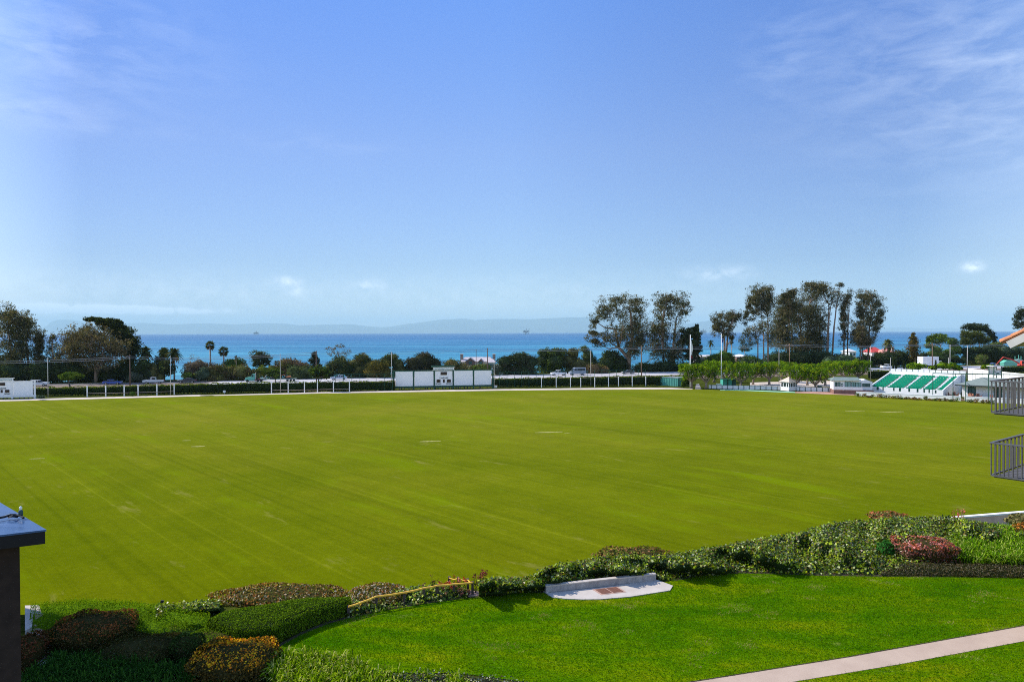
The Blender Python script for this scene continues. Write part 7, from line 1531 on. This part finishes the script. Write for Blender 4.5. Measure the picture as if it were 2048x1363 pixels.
# red flowering sprigs
def sprig(label, spots, h, pal, leafpal, name='flowering_plant', group='flowering plants by the rope fence', z=3.0, tipn=16, ls=.07):
    x0, y0 = spots[0]; p0 = P(x0, y0, z); t = thing(name, p0, label, 'plant', group); mb = MB(); cen = []; 
    for (x, y) in spots:
        p = P(x, y, z)
        for _ in range(4):
            e = p+Vector((random.gauss(0, .15), random.gauss(0, .12), h*random.uniform(.6, 1.1))); mb.tube([p, p.lerp(e, .5)+Vector((random.gauss(0, .04), 0, 0)), e], [.012, .009, .005], 4, cap=False); cen.append(tuple(e)); cen.append(tuple(p.lerp(e, .55)))
    mk('stems', mb, BARKD, t); cen = np.array(cen); v1 = clump_leaves(cen[::2], np.full((len(cen[::2]), 3), .08), tipn, ls, pal, .9, .6, .3); v2 = clump_leaves(cen[1::2], np.full((len(cen[1::2]), 3), .12), 14, ls, leafpal, .9, .6, .3)
    v, q, c = join([v1]); mk_np('flowers', v, q, c, M_LEAF, t); v, q, c = join([v2]); mk_np('leaves', v, q, c, M_LEAF, t)
sprig('red-flowered low plants behind the right end of the yellow rail', [(885,1190),(898,1188),(912,1186),(922,1184),(905,1180)], .45, [(.40,.03,.03),(.28,.04,.03),(.5,.2,.15)], GREEN)
sprig('loose reddish sprigs right of the fence corner', [(952,1186),(960,1182),(968,1180)], .75, [(.28,.06,.05),(.16,.06,.04)], OLV+[(.2,.08,.05)])
sprig('pinkish straw tufts at the foot of the fence corner', [(925,1192),(932,1191),(915,1193)], .22, [(.35,.2,.17),(.25,.1,.08)], OLV)
sprig('single tall reddish shoot behind the yellow rail', [(866,1185)], .6, [(.16,.07,.05)], GREEN, tipn=8)
sprig('tall rose stems with coral blooms above the ivy at right', [(1908,1060),(1916,1060),(1924,1060)], .95, [(.60,.16,.12),(.5,.2,.16)], GREEN+RUS[:1], name='rose_bush', group='roses', z=3.2, tipn=10, ls=.08)
q4 = [P(x, y, 3.03) for x, y in ((936,1192),(972,1189),(958,1182),(938,1181))]; mb = MB(); mb.slab(q4, 2.9, 3.036); tag(mk('garden_path', mb, ST), kind='structure')
p = P(324, 1219, 3.2); t = thing('sprinkler', p, 'small black sprinkler head on a riser above the left ivy patch', 'sprinkler')
mb = MB(M=Matrix.Translation(p)); mb.tube([(0, 0, -.2), (0, 0, .26)], .014, 6); mk('riser', mb, M_TYRE, t); mb = MB(M=Matrix.Translation(p)); mb.prism([(-.05, .263), (.05, .263), (.07, .34), (-.03, .35)], -.03, .03); mk('head', mb, M_TYRE, t)

# ------------------------------------------------------------------ building at right: balconies and tiled eave
CB = Vector((15.68, 22.3, 0)); bv_ = Vector((.6, -.8, 0)); av_ = Vector((.8, .6, 0))
MBL = Matrix.Translation(CB) @ Matrix(((bv_.x, av_.x, 0), (bv_.y, av_.y, 0), (0, 0, 1))).to_4x4()
M_RAIL = paint('brown_grey_metal_rail', (.10,.097,.10), .45, .12, 3); M_BWALL = paint('tan_stucco', (.38,.30,.23), .95, .1, 1.5); M_SLAB = paint('balcony_grey', (.10,.10,.11), .8, .1, 2)
t = thing('apartment_building', CB+Vector((3, 0, 3)), 'apartment building at the right edge with slatted metal balconies and clay-tiled eave', 'building')
U00 = MBL.inverted() @ Q(2003, 684, 21.9); rz = lambda u_: U00.z-.32+(u_-U00.x)*math.tan(math.radians(30))
mb = MB(M=MBL); mb.prism([(1.6, 2.9), (6.2, 2.9), (6.2, rz(6.2)), (1.6, rz(1.6))], .45, 9); mk('wall', mb, M_BWALL, t)
for zt, zb in ((11.38, 10.36), (9.36, 8.30)):
    mb = MB(M=MBL); mb.box(.06, 1.6, .06, 3.0, zb-.09, zb-.047); sl_ = mk('balcony_floor', mb, M_SLAB, t)
    mb = MB(M=MBL); mb.box(-.04, 1.6, -.05, .05, zt-.045, zt); mb.box(-.045, .045, .052, 3.0, zt-.046, zt-.001); mb.box(.0, 1.6, -.03, .03, zb-.045, zb); mb.box(-.03, .03, .032, 3.0, zb-.046, zb-.001); r_ = mk('railing', mb, M_RAIL, t)
    mb = MB(M=MBL)
    for k in range(14): u_ = .0+k*.12; mb.box(u_-.012, u_+.012, -.028, .028, zb+.002, zt-.047)
    for k in range(1, 9): v_ = k*.36; mb.box(-.028, .028, v_-.012, v_+.012, zb+.002, zt-.048)
    o = mk('balusters', mb, M_RAIL, r_)
for zf in (3.2, 8.3, 10.4):
    mb = MB(M=MBL); mb.box(1.55, 1.596, .7, 2.6, zf+.1, zf+1.9 if zf > 4 else zf+2.2); w = mk('window', mb, M_CG, t)
p0 = Q(2003, 684, 21.9); U0 = MBL.inverted() @ p0; th = math.radians(30)
roofM = MBL @ Matrix.Translation((U0.x, U0.y, U0.z)) @ Matrix.Rotation(-th, 4, 'Y')
TIL = paint('clay_tile', (.50,.20,.09), .85, .3, 5)
mb = MB(M=roofM); mb.box(0, 7, 0, 9.3, -.05, 0.0); rf = mk('roof', mb, TIL, t)
mb = MB(M=roofM)
for j in range(40):
    y = j*.225
    for i in range(18 if j < 3 else 9):
        w_ = .36 if j < 3 else .72; x = i*w_; r0_, r1_ = .085+random.uniform(-.006, .006), .1+random.uniform(-.006, .006)
        if x > 6.4: break
        n_s = 5; vs = []
        for (xx, rr, zz) in ((x-.02, r1_, .012), (x+w_+.03, r0_, .004)):
            for k in range(n_s+1): a = PI*k/n_s; vs.append((xx, y+.05+math.cos(a)*rr, zz+math.sin(a)*rr))
        fs = [(k, k+1, n_s+2+k, n_s+1+k) for k in range(n_s)]+[tuple(range(n_s, -1, -1))]
        mb.add(vs, fs)
mk('roof_tiles', mb, TIL, rf)
mb = MB(M=roofM); mb.box(.12, 7, -.03, .03, -.29, -.053); mk('rake_board', mb, paint('pale_rake_board', (.52,.50,.47), .8, .1, 2), t)
zb_ = Q(2014, 692.5, 21.9).z
mb = MB(M=MBL); mb.box(U0.x+.35, 8, U0.y+.06, U0.y+.4, zb_, zb_+.2); mk('eave_beam', mb, paint('olive_beam', (.30,.25,.09), .85, .12, 2), t)
for k in range(5): mb = MB(M=MBL); x = U0.x+.72+k*1.2; mb.box(x, x+.16, U0.y-.06, U0.y+.055, zb_+.16, zb_+.30+.1*k); mk('outlooker', mb, paint('dark_outlooker', (.08,.05,.04), .9), t)
# ------------------------------------------------------------------ left: pillar with metal cap, and the wing that shades the bed
Cc = Vector((-1.645, 2.4, 0)); zc = 12.31; d1 = Vector((-.88, -.475, 0)).normalized(); d2_ = Vector((-.455, .39, 0)).normalized()
t = thing('parapet_pillar', Cc+Vector((-.4, 0, 3)), 'dark brown pillar with a wide dark metal cap coloured by painted sky reflection at the left edge', 'pillar')
cap = [Cc, Cc+d1*.95, Cc+d1*.95+d2_*1.0, Cc+d2_*1.0]
m, nt, b = new_mat('sky_tinted_metal_cap'); g = coords(nt, (2, 6, 2)); n1 = noise(nt, g, 4, 6, .7, .5)
nt.links.new(ramp(nt, n1, [(.3, (.012,.045,.12)), (.6, (.03,.09,.21)), (.75, (.06,.15,.30))]).outputs[0], b.inputs['Base Color']); b.inputs['Specular IOR Level'].default_value = .4
nt.links.new(ramp(nt, n1, [(.35, (.18,)*3), (.7, (.5,)*3)]).outputs[0], b.inputs['Roughness']); bump(nt, b, n1, .15, .01)  # blue base colour paints in the reflected sky
mb = MB(); mb.slab(cap, zc-.006, zc); mk('cap', mb, m, t)
mb = MB(); mb.slab([Cc+d1*.003+d2_*.003, Cc+d1*.947+d2_*.003, Cc+d1*.947+d2_*.997, Cc+d1*.003+d2_*.997], zc-.05, zc-.0063); mk('darkened_cap_edge', mb, paint('painted_dark_reflection', (.012,.013,.015), .7, .2, 8, spec=.2), t)  # matt dark edge stands in for ground mirrored in the metal
ins = [Cc+d1*.06+d2_*.075, Cc+d1*.95+d2_*.075, Cc+d1*.95+d2_*.95, Cc+d1*.06+d2_*.95]
M_DK = paint('dark_brown_render', (.022,.015,.012), .95, .35, 30)
mb = MB(); mb.slab(ins, 2.9, zc-.052); mk('shaft', mb, M_DK, t)
t2 = thing('string_light', Cc+d2_*.45+Vector((0, 0, zc)), 'dark string-light cable with one clear bulb lying on the pillar cap', 'string light')
cpts = [Vector((0, 0, 0))]*0
pa_ = [P(-30, 1040, zc+.012), P(8, 1033, zc+.012), P(20, 1029, zc+.016), P(32, 1029, zc+.012), P(42, 1031, zc+.012), P(47, 1035, zc+.008)]
mb = MB(); mb.tube(pa_, .0045, 6); mb.tube([P(18, 1033, zc+.008), P(26, 1031, zc+.018), P(34, 1032.5, zc+.008)], .005, 6); mk('cable', mb, paint('black_cable', (.012,.016,.018), .5), t2)
pb_ = P(41.5, 1031, zc+.01); mb = MB(M=Matrix.Translation(pb_)); mb.lathe([(.006, 0), (.0075, .004), (.0075, .018), (.005, .022)], 10); mk('socket', mb, paint('green_socket', (.02,.06,.06), .5), t2)
mb = MB(M=Matrix.Translation(pb_)); mb.lathe([(.003, .0225), (.005, .028), (.005, .033), (.001, .037)], 10); mk('bulb', mb, paint('clear_bulb', (.75,.78,.72), .1), t2)
t = thing('apartment_wing', (-30, 20, 3), 'tan apartment wing standing beyond the left edge, shading the lower left bed', 'building')
Mw = Matrix.Translation((-24, 27.1, 0)) @ Matrix.Rotation(0, 4, 'Z')
mb = MB(M=Mw); mb.box(-16, 0, -26, 0, 2.9, 18.1); mk('wall', mb, M_BWALL, t)
for k in range(3):
    for j in range(3): mb = MB(M=Mw); mb.box(.003, .05, -5-7*k, -2.6-7*k, 4+4*j, 5.8+4*j); mk('window', mb, M_CG, t)
mb = MB(M=Mw); mb.box(-16.5, .25, -26.3, .25, 18.103, 18.35); mk('roof', mb, TIL, t)
